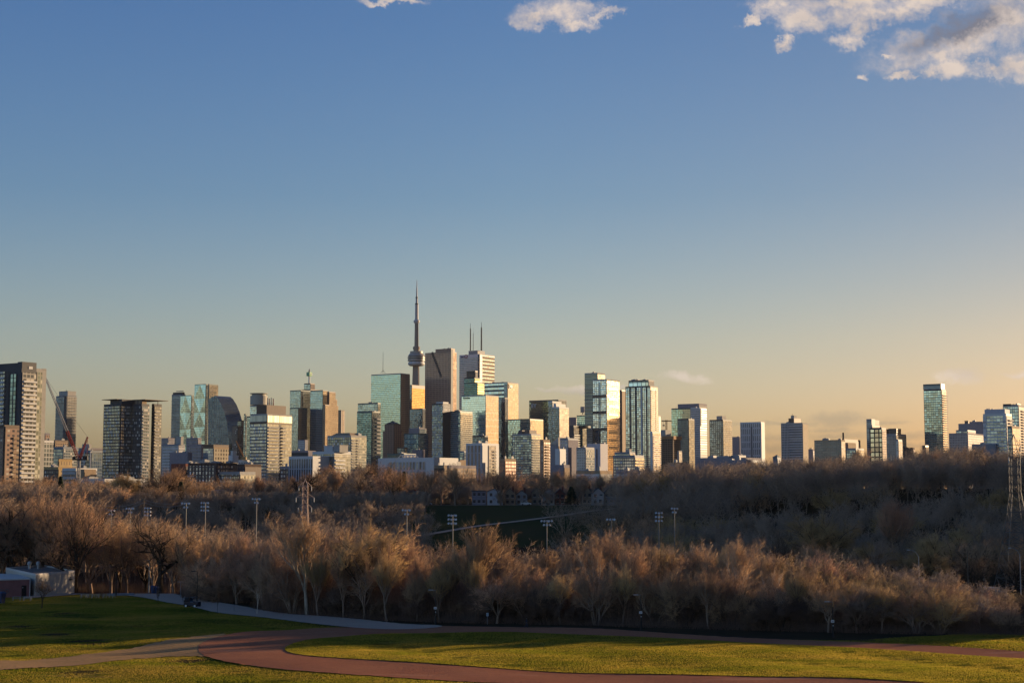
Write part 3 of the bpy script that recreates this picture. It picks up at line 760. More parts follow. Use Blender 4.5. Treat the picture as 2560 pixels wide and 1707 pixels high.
# luffing crane in front of the brown glass block
def lattice(mb, p, q, w, n=14, r=.12, w2=None):
    p = np.array(p, float); q = np.array(q, float); d_ = (q-p)/np.linalg.norm(q-p); h = np.array((0, 0, 1.0)) if abs(d_[2]) < .95 else np.array((1.0, 0, 0))
    u = np.cross(h, d_); u /= np.linalg.norm(u); v = np.cross(d_, u); w2 = w if w2 is None else w2
    cs = [(1, 1), (-1, 1), (-1, -1), (1, -1)]
    pt = lambda c, s_: p+(q-p)*s_+(u*c[0]+v*c[1])*lerp(w, w2, s_)/2
    for c in cs: mb.tube(pt(c, 0), pt(c, 1), r, r, 4, cap=False)
    for i in range(n):
        for a, b in zip(cs, cs[1:]+cs[:1]):
            mb.tube(pt(a, i/n), pt(b, (i+1)/n), r*.6, r*.6, 4, cap=False); mb.tube(pt(a, i/n), pt(b, i/n), r*.6, r*.6, 4, cap=False)
def at(px, py, Y): return np.array((kx(px, py)*Y, Y, zof(py, Y)))
def crane_luff(label, mast_b, mast_t, jib_tip, aframe, D, w=1.9, hookdrop=None, mid=None, back=(8, 4)):
    b = at(*mast_b, D); tt = at(*mast_t, D); root = thing('tower_crane', tuple(b), label, 'crane')
    mb = MB(); lattice(mb, b, tt, w, 26, .16); mb.build('mast', M_wsteel, root, root.location)
    mb = MB(); mb.box(tt[0]-w*2.2, tt[0]+w*3.4, tt[1]-1.5, tt[1]+1.5, tt[2], tt[2]+1.0); mb.box(tt[0]+w*1.7, tt[0]+w*3.3, tt[1]-1.3, tt[1]+1.3, tt[2]+1, tt[2]+3.0); mb.build('machinery_deck', M_dark, root, root.location)
    mb = MB(); mb.box(tt[0]-w*2, tt[0]-w*.9, tt[1]-3.2, tt[1]-1.6, tt[2]+.4, tt[2]+2.6); mb.build('operator_cab', M_dark, root, root.location)
    j = at(*jib_tip, D); st = tt+np.array((-w*.3, 0, 1.5)); md = st+(j-st)*.33
    mb = MB(); lattice(mb, st, md, 1.5, 12, .16); mb.build('jib_foot', M_redsteel, root, root.location)
    mb = MB(); lattice(mb, md, j, 1.5, 24, .13, .9); mb.build('jib', M_wsteel, root, root.location)
    a = at(*aframe, D); mb = MB(); lattice(mb, tt+np.array((w*.3, 0, 1)), a, 1.2, 10, .16, .8); mb.tube(tt+np.array((w*3, 0, 1)), a, .14, .14, 4); mb.build('a_frame', M_redsteel, root, root.location)
    mb = MB(); m2 = (a+j)/2+np.array((0, 0, -1.0)); mb.tube(a, m2, .07, .07, 4); mb.tube(m2, j, .07, .07, 4); mb.tube(a, a+np.array((0, 0, -5.5)), .06, .06, 4); mb.build('pendant_rope', M_dark, root, root.location)
    return root
crane_luff('luffing tower crane with red deck and long pale jib raised to the left', (196, 1240), (197, 1150), (112, 940), (219, 1092), 1100, 1.9)
b = at(609, 1142, 1500); tp = at(590, 1102, 1500)
r = thing('mobile_crane', tuple(b), 'thin orange crane boom in front of the brown glass block', 'crane'); mb = MB(); lattice(mb, b, tp, 1.0, 14, .16, .6); mb.build('boom', simple('orange_boom', (.45, .22, .08), .5), r, r.location)
mb = MB(); mb.box(b[0]-2.5, b[0]+2.5, b[1]-1.5, b[1]+1.5, b[2]-2.5, b[2]); mb.build('cab', M_ochre, r, r.location)

# low buildings below that group
r, f = bld('office_building', 'white-blue low block with a small cream roof house, right of the dark canopy tower', 'building', 406, 446, 462, 1112, 2000, g_whitew, g_whitew, M_bluegrey, 1)
penthouse(r, f, -.1, .2, .1, .5, 10, M_conc)
r, f = bld('office_building', 'distant grey block just right of the dark canopy tower', 'building', 403, 420, 436, 1096, 2600, g_mauvew, g_mauvew, M_mauve, 2)
r, f = bld('office_building', 'mauve stone block with vertical ribs below the folded glass towers', 'building', 474, 503, 512, 1112, 1900, g_mauvew, g_mauvew, M_mauve, 0)
wing(r, 465, 494, 503, 1096, 1930, g_mauvew, g_mauvew, M_mauve, roofn=1)
r, f = bld('office_building', 'low mauve wing stepping down left of the ribbed stone block', 'building', 424, 470, 480, 1133, 1750, M_mauve, M_mauve, M_mauve, 3)
r, f = bld('office_building', 'midrise with a blue glass side and a tan patterned side', 'building', 508, 534, 572, 1119, 1750, g_bluep, G('tan_pattern', (.16, .13, .10), (.50, .42, .29), 4.4, 4.2, .35, .4, .5, .2, .7), M_tan, 1)
penthouse(r, f, .02, 1, .0, 1, 3, M_brown); 
r, f = bld('office_building', 'small white block with a cube on top right of the tan patterned midrise', 'building', 571, 582, 596, 1140, 1700, M_white, M_white, M_white, 1); penthouse(r, f, 0, .5, 0, .6, 5, M_white)
r, f = bld('office_building', 'white low hall with arched vents left of the cream tower', 'building', 596, 618, 632, 1152, 1500, g_whitew, M_white, M_white, 4)
r, f = bld('brick_apartment_block', 'long dark brick midrise with scattered small windows below the mauve blocks', 'apartment building', 470, 541, 552, 1160, 1250, G('scatter_windows', (.35, .38, .42), (.095, .08, .085), 3.1, 3.6, .3, .62, .6, .2, .9, lit=(.6, .6, .6), litp=.1), g_brickd, M_dbrick, 5, depth=24)
balconies(r, f, 'L', f.W*.72, f.W*.97, f.zb+2, f.zt-6, 3.1, M_grey, 1.4, 1.0)
r, f = bld('brick_apartment_block', 'dark red brick midrise left of the long dark brick one', 'apartment building', 428, 464, 472, 1162, 1280, M_red, g_brickd, M_red, 3, depth=24)
r, f = bld('brick_apartment_block', 'brown block with blank upper wall between dark midrise and cream tower', 'apartment building', 552, 612, 628, 1163, 1290, g_brickd, M_brown, M_dbrick, 3, depth=20)
wing(r, 540, 600, 626, 1182, 1240, g_condod, g_cream, M_grey, depth=18)
penthouse(r, f, .45, .62, -.1, .1, 1.5, M_ochre, 'parapet_block')

# ---------------------------------------------------------------- round topped tower and its antennas, cream tower
D = 2600
r, f = bld('office_tower', 'pale blue tower with a round drum and flat disc on top, behind the cream tower', 'skyscraper', 624, 650, 672, 1014, D, g_bluep, g_cream, M_bluegrey, 0)
c = at(647, 1012, D+20); mb = MB(); mb.lathe((c[0], c[1], c[2]), [(14.5, 0), (14.5, 15), (12, 15.2), (12, 18), (14.8, 18.4), (15, 19.4), (0, 19.6)], 28); mb.build('drum', G('drum_panels', (.4, .4, .36), (.5, .47, .4), 5, 4, .15, .1, .3, .4, .3), r, r.location)
for i, px in enumerate((669, 673, 678, 683)):
    mast(r, px, 994+i % 2*2, 1016, D, 1.1, M_redsteel if i % 2 else M_grey, 'antenna', 2)
D = 1400
r, f = bld('condominium_tower', 'cream and pale glass apartment tower with a brown box on its roof', 'apartment building', 625, 667, 729, 1037, D, g_pale, g_cream, M_conc, 0)
mb = MB(); sidebox(mb, f, 'L', 0, f.W, zof(1059, D), zof(1054, D), .8); sidebox(mb, f, 'R', -.8, f.R, zof(1059, D), zof(1057, D), .6); mb.build('cornice_band', M_brown, r, r.location)
cwall(r, f, 'L', G('cream_screen', (.5, .5, .42), (.38, .38, .33), 9, .9, .05, .3, .5, .3, .3), 'roof_screen', .2, None, zof(1054, D), zof(1038, D), .6)
cwall(r, f, 'R', G('cream_screen_sunlit', (.6, .56, .42), (.5, .46, .34), 9, .9, .05, .3, .5, .3, .3), 'roof_screen', .2, None, zof(1056, D), zof(1038, D), .6)  # right-hand copy of the roof screen, sunlight put into its warmer colours
balconies(r, f, 'R', .5, f.R*.45, f.zb+6, zof(1062, D), 2.95, M_conc, 1.7, 1.0)
balconies(r, f, 'R', f.R*.58, f.R*.70, f.zb+6, zof(1062, D), 2.95, M_conc, 1.7, 1.0)
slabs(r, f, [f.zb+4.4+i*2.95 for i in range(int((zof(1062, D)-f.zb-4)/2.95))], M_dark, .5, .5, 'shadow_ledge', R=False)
mb = MB(); sidebox(mb, f, 'R', f.R*.47, f.R*.56, f.zb, zof(1060, D), .45, -.3); mb.build('recess_shade', M_char, r, r.location)  # charcoal strip on the face, its tone standing for a shaded recess
fp = frame(640, 666, 714, 1015, D+5, 1037); body(r, fp, M_brown, 'mechanical_penthouse')

# ---------------------------------------------------------------- stepped pair with the green cube sign
D = 3500
r, f = bld('office_tower', 'stepped blue and brown glass tower topped by a mast with a green cube sign', 'skyscraper', 724, 751, 757, 976, D, g_teal, g_dark, M_teal, 1, depth=40)
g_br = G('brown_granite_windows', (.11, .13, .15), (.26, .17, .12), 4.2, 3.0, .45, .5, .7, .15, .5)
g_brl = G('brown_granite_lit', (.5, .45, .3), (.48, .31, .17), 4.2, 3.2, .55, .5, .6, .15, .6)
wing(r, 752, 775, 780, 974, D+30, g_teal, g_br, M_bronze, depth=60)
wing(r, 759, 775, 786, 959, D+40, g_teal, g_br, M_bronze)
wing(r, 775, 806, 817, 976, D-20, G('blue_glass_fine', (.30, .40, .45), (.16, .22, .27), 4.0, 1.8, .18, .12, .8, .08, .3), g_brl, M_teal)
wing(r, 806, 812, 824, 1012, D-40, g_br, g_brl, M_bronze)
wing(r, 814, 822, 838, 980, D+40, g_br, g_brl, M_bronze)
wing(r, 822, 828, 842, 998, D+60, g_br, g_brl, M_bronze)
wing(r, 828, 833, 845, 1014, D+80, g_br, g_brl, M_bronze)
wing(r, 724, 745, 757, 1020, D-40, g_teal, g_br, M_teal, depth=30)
wing(r, 745, 762, 770, 1100, D-120, g_whitew, g_mauvew, M_mauve)
c = at(773, 958, D+40); z1 = zof(940, D+40); z2 = zof(930.5, D+40)
mb = MB(); mb.tube(c, (c[0], c[1], z2), 1.9, 1.7, 8); mb.build('mast', M_white, r, r.location)
mb = MB(); mb.tube((c[0], c[1], z2), (c[0], c[1], z2+4), 2.0, 1.8, 8); mb.tube((c[0], c[1], z2+4), (c[0], c[1], zof(921, D+40)), 1.8, .1, 8); mb.build('spire', M_grey, r, r.location)
tL, tR = tang(0); q = 9.2; o = np.array((c[0], c[1], z1))-tL*q/2-tR*q/2
mb = MB(); mb.prism(o, tL*q, tR*q, (0, 0, z2-z1)); mb.build('cube_sign', M_green, r, r.location)
fs = Frame(); fs.C = o; fs.tL, fs.tR = tL, tR; fs.nL, fs.nR = -tR, -tL
letters(r, 'TD', fs, 'L', 8.4, z1+2, 5.0, M_signw, .15); letters(r, 'TD', fs, 'R', .8, z1+2, 5.0, M_signw, .15)
r, f = bld('office_tower', 'slim brown tower at the right end of the stepped pair', 'skyscraper', 843, 852, 861, 1026, 3650, g_br, g_brl, M_brown, 0); fins(r, f, 'R', 2, 3, M_bronze, .6)

# ---------------------------------------------------------------- stepped cream midrise
D = 1750
r, f = bld('condominium_block', 'stepped cream apartment block with a small hipped roof hat', 'apartment building', 818, 877, 916, 1090, D, G('green_white_windows', (.20, .24, .24), (.20, .21, .20), 3.0, 2.8, .3, .25, .7, .1, .7, lit=(.55, .55, .5), litp=.15), g_cream, M_conc, 2)
balconies(r, f, 'R', .5, f.R*.22, f.zb+5, f.zt-2, 3.0, M_conc, 1.6); balconies(r, f, 'R', f.R*.35, f.R*.5, f.zb+5, f.zt-2, 3.0, M_conc, 1.6)
mb = MB(); zt = zof(1081, D)
for (a0, a1, b0, b1, z0_, z1_) in ((.1, .9, .1, .9, f.zt+1, zt),):
    P = [Pf(f, f.W*a, f.R*b, z0_) for a, b in ((a0, b0), (a1, b0), (a1, b1), (a0, b1))]; T = [Pf(f, f.W*a, f.R*b, z1_) for a, b in ((a0+.12, b0+.15), (a1-.12, b0+.15), (a1-.12, b1-.15), (a0+.12, b1-.15))]
    for i in range(4): mb.face([P[i], P[(i+1) % 4], T[(i+1) % 4], T[i]])
    mb.face(T)
mb.build('hipped_roof', M_tan, r, r.location)
D = 1300
r, f = bld('condominium_block', 'wide white-framed midrise with lit cream end, below the stepped cream block', 'apartment building', 781, 835, 877, 1131, D, G('dark_glazing_band', (.22, .25, .22), (.20, .19, .17), 3.1, 2.4, .25, .2, .7, .1, .7, lit=(.5, .45, .32), litp=.25), g_cream, M_white, 1)
f2 = wing(r, 722, 782, 800, 1143, D-15, G('white_slats', (.07, .08, .10), (.55, .55, .58), 12, 2.6, .06, .42, .6, .2, .4), None, M_white, depth=22)
balconies(r, f, 'R', .5, f.R*.6, f.zb+3, f.zt-2, 3.1, M_white, 1.5)
penthouse(r, f, .3, .7, .3, .8, 5.5, M_white); penthouse(r, f, -.1, .18, .2, .7, 5.8, M_conc)
slabs(r, f, [f.zb+9, f.zb+12.1, f.zt-3.2], M_white, 1.0, .5, 'white_ledge')

# ---------------------------------------------------------------- teal glass pair
D = 2700
r, f = bld('glass_tower', 'blue-green glass slab behind, rear of a pair left of the big green office tower', 'skyscraper', 894, 944, 951, 1008, D, g_teal, g_teal, M_teal, 2)
r, f = bld('glass_tower', 'blue-green glass tower with lit balcony edge, front of a pair', 'skyscraper', 892, 929, 950, 1029, D-250, G('glass_green_floor', (.16, .26, .29), (.10, .16, .19), 3.0, 2.6, .3, .1, .8, .08, .5), g_dark, M_teal, 1)
balconies(r, f, 'R', f.R*.5, f.R-.2, f.zb+10, f.zt-4, 5.9, M_conc, 2.2, 1.6, slab=.9)
# big green office tower with the thin antenna
D = 3300
r, f = bld('office_tower', 'broad pale green glass office slab with a thin antenna on its flat roof', 'skyscraper', 927, 1001, 1024, 934, D, g_green, G('brown_louvre', (.05, .045, .05), (.30, .24, .21), 4.0, 13, .34, .1, .4, .3, .2), M_mauve, 0)
slabs(r, f, [f.zb+8+i*8.0 for i in range(int((f.H-12)/8.0))], M_teal, .6, .6, 'spandrel', R=False)
slabs(r, f, [f.zb+8+i*4.0 for i in range(int((f.H-12)/4.0))], simple('brown_ledge', (.32, .26, .22), .7), .9, 1.4, 'ledge', L=False)
mast(r, 957.5, 880, 932, D, .45, sections=2)
for dx in (-6, 6): 
    mb = MB(); a = at(957.5+dx, 933, D); b2 = at(957.5, 925, D); mb.tube(a, b2, .35, .35, 5); mb.build('antenna_strut', M_grey, r, r.location)
# art deco brick tower
D = 3000
f = frame(962, 985, 1001, 1060, D); r = thing('brick_tower', Pf(f, 0, 0, f.zb), 'old brown brick tower with arched top and low pyramid roof', 'tower')
body(r, f, M_brown); cwall(r, f, 'L', g_deco); cwall(r, f, 'R', g_deco)
f2 = frame(957, 986, 1006, 1078, D+5); body(r, f2, simple('brown_stone', (.25, .15, .11), .8), 'lower_wall'); cwall(r, f2, 'L', g_deco); cwall(r, f2, 'R', g_deco)
mb = MB(); P = [Pf(f, a*f.W, b*f.R, f.zt+.5) for a, b in ((0, 0), (1, 0), (1, 1), (0, 1))]; ap = Pf(f, f.W*.5, f.R*.5, zof(1051, D))
for i in range(4): mb.face([P[i], P[(i+1) % 4], ap])
mb.build('pyramid_roof', M_bronze, r, r.location)
fins(r, f, 'L', 5, 1.6, simple('brown_stone', (.25, .15, .11), .8), .7); fins(r, f, 'R', 3, 1.6, simple('brown_stone', (.25, .15, .11), .8), .7)
# gold glass tower
D = 3600
r, f = bld('office_tower', 'gold glass tower between the green slab and the brown granite tower', 'skyscraper', 1024, 1029, 1066, 963, D, g_dark, g_gold, M_bronze, 0)
mb = MB(); sidebox(mb, f, 'R', 0, f.R, zof(970, D), zof(963.5, D), .8); mb.build('cornice_band', M_bronze, r, r.location)
r, f = bld('office_tower', 'dark navy block standing for the shaded lower part of the gold glass tower', 'skyscraper', 1024, 1056, 1063, 1022, D-350, g_navy, g_navy, M_dark, 0)  # added block; its dark navy stands for the gold tower's shaded lower face
# mint glass office with grey upper block
D = 2900
r, f = bld('office_building', 'mint glass office block with large panes below the navy block', 'building', 1010, 1046, 1070, 1084, D, G('mint_glass', (.50, .66, .62), (.07, .10, .11), 9, 7, .12, .1, .8, .1, .12), g_blue, M_teal, 0)
wing(r, 1022, 1048, 1066, 1071, D+60, M_mauve, g_blue, M_mauve, roofn=2)
r, f = bld('office_building', 'low mauve stone block in front of the mint glass office', 'building', 1030, 1056, 1062, 1125, 2500, M_mauve, M_mauve, M_mauve, 1)
r, f = bld('office_building', 'low dark block at the foot of the old brick tower', 'building', 993, 1012, 1018, 1119, 2600, g_navy, g_navy, M_dark, 0)
r, f = bld('office_building', 'low green-grey row behind the white trussed hall', 'building', 968, 1010, 1040, 1135, 2200, G('olive_windows', (.1, .12, .1), (.2, .21, .16), 4, 3, .4, .3, .5, .2, .5), g_mauvew, M_teal, 3)
# white hall with roof trusses
D = 1500
f = frame(945, 1085, 1104, 1146, D, depth=40); r = thing('community_hall', Pf(f, 0, 0, f.zb), 'long low white hall with exposed white roof trusses', 'building')
body(r, f, M_white); cwall(r, f, 'L', G('hall_windows', (.12, .14, .17), (.55, .56, .60), 12, 4.0, .2, .4, .5, .2, .5), 'window_wall', f.W*.15, f.W*.8, f.zb, f.zt-3.0)
for k in range(5):
    a0 = f.W*(.32+.085*k); mb = MB(); w = f.W*.16; z0_, z1_ = f.zt+.2, zof(1135, D)
    P = lambda a, z: Pf(f, a, 6+k*2, z)
    mb.tube(P(a0, z0_), P(a0+w*.5, z1_), .35, .35, 5); mb.tube(P(a0+w*.5, z1_), P(a0+w, z0_), .35, .35, 5); mb.tube(P(a0, z0_), P(a0+w, z0_), .3, .3, 5)
    mb.tube(P(a0+w*.25, (z0_+z1_)/2), P(a0+w*.5, z0_), .25, .25, 4); mb.tube(P(a0+w*.75, (z0_+z1_)/2), P(a0+w*.5, z0_), .25, .25, 4)
    mb.build('roof_truss', M_white, r, r.location)
mb = MB(); mb.tube(Pf(f, f.W*.40, 7, zof(1135.5, D)), Pf(f, f.W*.74, 15, zof(1135.5, D)), .45, .45, 5); mb.build('ridge_beam', M_white, r, r.location)

# ---------------------------------------------------------------- communications tower
D = 3850
X = kx(1041, 900)*D; z0 = 8; zz = lambda py: zof(py, D)
r = thing('observation_tower', (X, D, z0), 'very tall slender concrete tower with a ringed pod and needle antenna', 'tower')
mb = MB(); lv = [(z0, 30), (60, 22), (150, 14.5), (250, 11), (zz(935), 9.4), (zz(912), 8.8)]
def tripod(mb, z1, r1, z2, r2):
    def ring(z, R):
        out = []
        for k in range(3):
            a = radians(75+120*k)
            for da, rr in ((-.95, .46), (-.17, 1.0), (.17, 1.0)): out.append((X+R*rr*cos(a+da), D+R*rr*sin(a+da), z))
        return out
    A, B = ring(z1, r1), ring(z2, r2); n = len(A)
    for i in range(n): mb.face([A[i], A[(i+1) % n], B[(i+1) % n], B[i]])
for (a, ra), (b, rb) in zip(lv, lv[1:]): tripod(mb, a, ra, b, rb)
mc = simple('tower_concrete', (.38, .30, .24), .8)
mb.build('shaft', mc, r, r.location)
mb = MB(); zb = zz(914.5)
mb.lathe((X, D, zb), [(9, -1), (17, 0), (20.5, 3), (20.8, 6.5), (19, 9.5)], 32); mb.build('radome', simple('radome', (.62, .6, .6), .5), r, r.location, smooth=True)
mb = MB(); Rg = [(19, 9.5), (19, 12), (21.6, 12), (21.6, 16), (20.6, 16), (20.6, 18.5), (22, 18.5), (22, 21), (20.4, 21.2), (20.4, 23.6), (21.6, 23.6), (20.6, 25.5), (17, 30), (15.8, 31), (15.8, 36), (9, 36.3)]
mb.lathe((X, D, zb), Rg, 36, mis=[1, 0, 0, 1, 1, 1, 0, 1, 1, 1, 0, 0, 0, 0, 0]); mb.build('pod', [simple('pod_ring', (.42, .38, .35), .5, .2), simple('pod_glass', (.05, .06, .08), .15, .5)], r, r.location)
mb = MB(); mb.lathe((X, D, zb+36), [(7.4, 0), (7.4, 5), (8.8, 5.2), (8.8, 11.5), (6.4, 12)], 16); mb.build('pod_roof_house', mc, r, r.location)
mb = MB(); zs = zz(806); mb.tube((X, D, zb+46), (X, D, zs), 5.9, 5.0, 6); mb.build('upper_shaft', mc, r, r.location)
mb = MB(); mb.lathe((X, D, zs), [(5, -3), (7.2, 0), (7.8, 2.5), (7.4, 5), (4, 7.5)], 24); mb.build('sky_pod', simple('radome', (.62, .6, .6), .5), r, r.location, smooth=True)
mb = MB(); ps = [(zs+6, 4.2), (zz(760), 3.9), (zz(760), 2.9), (zz(744), 2.7), (zz(744), 1.9), (zz(720), 1.5), (zz(720), 1.1), (zz(700), .5)]
mb.lathe((X, D, 0), [(b, a) for a, b in ps]+[(0, zz(700))], 10, mi=0); mb.build('needle_antenna', simple('antenna_shell', (.5, .47, .48), .5), r, r.location)
for py in (760, 744): mb = MB(); mb.lathe((X, D, zz(py)), [(0, -1.8), (4.1 if py > 750 else 3.0, -1.8), (4.1 if py > 750 else 3.0, 1.5), (0, 1.5)], 10); mb.build('antenna_collar', M_dark, r, r.location)

# ---------------------------------------------------------------- brown granite tower with the stepped notch
D = 3350
f = frame(1062, 1127, 1141, 880, D); r = thing('office_tower', Pf(f, 0, 0, f.zb), 'tall reddish brown granite tower with a zigzag notch stepping down its face', 'skyscraper')
M_gran = simple('red_granite', (.44, .26, .18), .5)
body(r, f, M_gran); cwall(r, f, 'L', g_scotia); cwall(r, f, 'R', G('granite_grid_edge', (.2, .13, .08), (.50, .30, .17), 4.2, 4.0, .4, .35, .5, .2, .4))
f2 = frame(1088, 1127, 1137, 872, D+4, 880.5); body(r, f2, M_gran, 'crown_wall')
mb = MB(); sidebox(mb, f, 'R', -1.0, f.R*.30, f.zb, f.zt+6, 1.0, -.4); mb.build('corner_recess', M_dark, r, r.location)  # dark slab proud of the corner, coloured as a recess in shade
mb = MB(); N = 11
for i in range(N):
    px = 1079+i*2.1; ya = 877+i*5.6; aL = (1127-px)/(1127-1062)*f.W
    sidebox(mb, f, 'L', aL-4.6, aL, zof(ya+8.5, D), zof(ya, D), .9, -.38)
mb.build('notch', M_dark, r, r.location)  # dark steps set on the face; the notch's shade is their colour
rooftop(r, f2, 3, 3)

# ---------------------------------------------------------------- white marble tower with masts
D = 3450
f = frame(1148, 1199, 1236, 886, D); r = thing('office_tower', Pf(f, 0, 0, f.zb), 'tall white banded tower with two lattice masts on the roof', 'skyscraper')
body(r, f, M_white); cwall(r, f, 'L', g_fcp, z1=zof(893, D)); cwall(r, f, 'R', G('marble_bands_sunlit', (.26, .22, .17), (.50, .44, .34), 8.2, 1.6, .92, .0, .4, .3, .2, fr=.85), z1=zof(887, D))  # right side's white marble is tinted cream for the low sun
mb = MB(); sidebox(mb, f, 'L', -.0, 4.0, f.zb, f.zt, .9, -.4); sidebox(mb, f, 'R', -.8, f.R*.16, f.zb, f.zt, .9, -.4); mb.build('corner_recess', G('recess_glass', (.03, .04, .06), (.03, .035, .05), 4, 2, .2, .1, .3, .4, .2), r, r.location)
f2 = frame(1171, 1194, 1212, 877, D+12, 887); body(r, f2, M_grey, 'mechanical_penthouse')
for px, yt, rr in ((1176, 808, 1.0), (1183, 820, .4), (1203.5, 805, 1.2)):
    c = at(px, 876, D+20); zt_ = zof(yt, D+20); mb = MB(); lattice(mb, c, (c[0], c[1], zt_-12), rr*2.0, 24, .35*rr+.12, rr*1.4); mb.tube((c[0], c[1], zt_-12), (c[0], c[1], zt_), rr*.5, rr*.3, 6); mb.build('lattice_mast', M_dark, r, r.location)
letters(r, 'BMO', f, 'L', f.W*.93, zof(892, D), 4.2, simple('sign_blue', (.08, .14, .30), .5), .9)
c = Pf(f, f.W*.66, 0, 0); mb = MB(); nv = f.nL
cz = zof(889, D); mb.tube(np.array((c[0], c[1], cz))+nv*.6, np.array((c[0], c[1], cz))+nv*1.1, 4.2, 4.2, 20); mb.build('round_emblem', simple('emblem_red', (.30, .05, .06), .5), r, r.location)
mb = MB(); mb.tube(np.array((c[0], c[1], cz))+nv*1.1, np.array((c[0], c[1], cz))+nv*1.3, 2.4, 2.4, 20); mb.build('emblem_face', M_white, r, r.location)

# dark stepped tower with lit green-gold ends
D = 2950
g_dg = G('dark_green_glass', (.07, .13, .15), (.03, .05, .06), 4.0, 2.4, .25, .1, .85, .07, .4)
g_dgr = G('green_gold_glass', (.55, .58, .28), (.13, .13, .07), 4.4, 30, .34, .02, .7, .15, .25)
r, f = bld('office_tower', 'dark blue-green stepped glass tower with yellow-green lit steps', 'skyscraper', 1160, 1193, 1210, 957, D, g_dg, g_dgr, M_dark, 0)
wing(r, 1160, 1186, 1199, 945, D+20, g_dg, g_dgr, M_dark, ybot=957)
wing(r, 1166, 1188, 1194, 928, D+40, M_bronze, M_conc, M_bronze, ybot=945)
# mint office with the lettering
D = 2800
r, f = bld('office_tower', 'pale mint glass office tower with dark company lettering at its top left', 'skyscraper', 1154, 1214, 1246, 988, D, G('mint_mirror', (.50, .62, .64), (.32, .42, .46), 4.0, 1.6, .14, .05, .85, .08, .12, wob=.008), g_mirror, M_bluegrey, 2)
letters(r, 'Deloitte', f, 'L', f.W*.93, zof(995, D), 3.4, M_dark, .9, bold=.03)
slabs(r, f, [f.zb+8+i*12 for i in range(int((f.H-20)/12))], M_teal, .6, .5, 'spandrel')
# tall glass office with red trim sign
D = 3100
r, f = bld('office_tower', 'blue and cream glass tower right of the white banded tower', 'skyscraper', 1211, 1269, 1296, 956, D, G('blue_bands', (.36, .46, .52), (.10, .15, .18), 8.4, 3, .45, .04, .85, .08, .2), g_mirror, M_bluegrey, 5)
mb = MB(); sidebox(mb, f, 'L', .4, 8, f.zb, f.zt-2, .8, -.36); mb.build('corner_recess', g_navy, r, r.location)
mb = MB(); sidebox(mb, f, 'R', f.R*.08, f.R*.14, zof(971, D), zof(960, D), .9); sidebox(mb, f, 'R', f.R*.2, f.R*.42, zof(969, D), zof(962, D), .8); mb.build('sign_panel', [M_signw], r, r.location)
mb = MB(); sidebox(mb, f, 'R', f.R*.08, f.R*.11, zof(971, D), zof(960, D), 1.2); sidebox(mb, f, 'R', f.R*.24, f.R*.28, zof(970, D), zof(968, D), 1.2); mb.build('sign_lettering', M_dark, r, r.location)
wing(r, 1246, 1262, 1270, 995, D-220, g_navy, g_navy, M_dark)

# ---------------------------------------------------------------- maze patterned condo
D = 2300
r, f = bld('condominium_tower', 'glass apartment tower with a white maze pattern down its left strip', 'apartment building', 1080, 1150, 1181, 1029, D, G('aqua_glass', (.34, .45, .48), (.28, .36, .40), 2.95, 2.4, .3, .1, .8, .08, .5), g_cream, M_teal, 2)
balconies(r, f, 'R', .5, f.R-.3, f.zb+8, f.zt-2, 2.95, M_conc, 1.8, 1.0)
f2 = frame(1080, 1107, 1126, 1010, D-8); body(r, f2, M_dark, 'wall'); cwall(r, f2, 'L', g_dark)
mb = MB(); rr = random.Random(5); cw, ch = f2.W/8, 2.95; nz = int(f2.H/ch)
for i in range(8):
    for j in range(nz):
        k = rr.random(); u = i*cw; z = f2.zb+j*ch
        if k < .62: sidebox(mb, f2, 'L', u, u+cw, z, z+.95, .9, -.36)
        if rr.random() < .5: sidebox(mb, f2, 'L', u, u+.8, z, z+ch, .95, -.36)
mb.build('maze_screen', M_white, r, r.location)
cwall(r, f2, 'R', g_condow, z0=zof(1028, D)); penthouse(r, f2, .05, .7, .1, .8, 3, M_white)

# white block with dark slots, lit bright end
D = 1500
r, f = bld('apartment_block', 'white apartment slab with dark vertical window strips and a bright blank end wall', 'apartment building', 1165, 1205, 1247, 1110, D, G('white_vertical', (.08, .09, .11), (.52, .53, .57), 14, 4.2, .04, .45, .5, .2, .5), M_white, M_white, 2)
cwall(r, f, 'R', G('cream_grid_r', (.20, .18, .15), (.60, .54, .44), 3.0, 3.0, .35, .35, .6, .15, .6, lit=(.6, .5, .36), litp=.2), 'window_wall', f.R*.36, f.R*.78, None, None, .9)
balconies(r, f, 'R', f.R*.62, f.R*.78, f.zb+4, f.zt-3, 3.0, M_conc, 1.6)
r, f = bld('office_building', 'low dark glass block between the mint office tower and the white slab', 'building', 1181, 1212, 1220, 1090, 2200, g_navy, g_navy, M_dark, 1)
r, f = bld('office_building', 'small grey-blue midrise left of the white slab', 'building', 1150, 1160, 1170, 1129, 1900, g_blue, g_blue, M_bluegrey, 1)

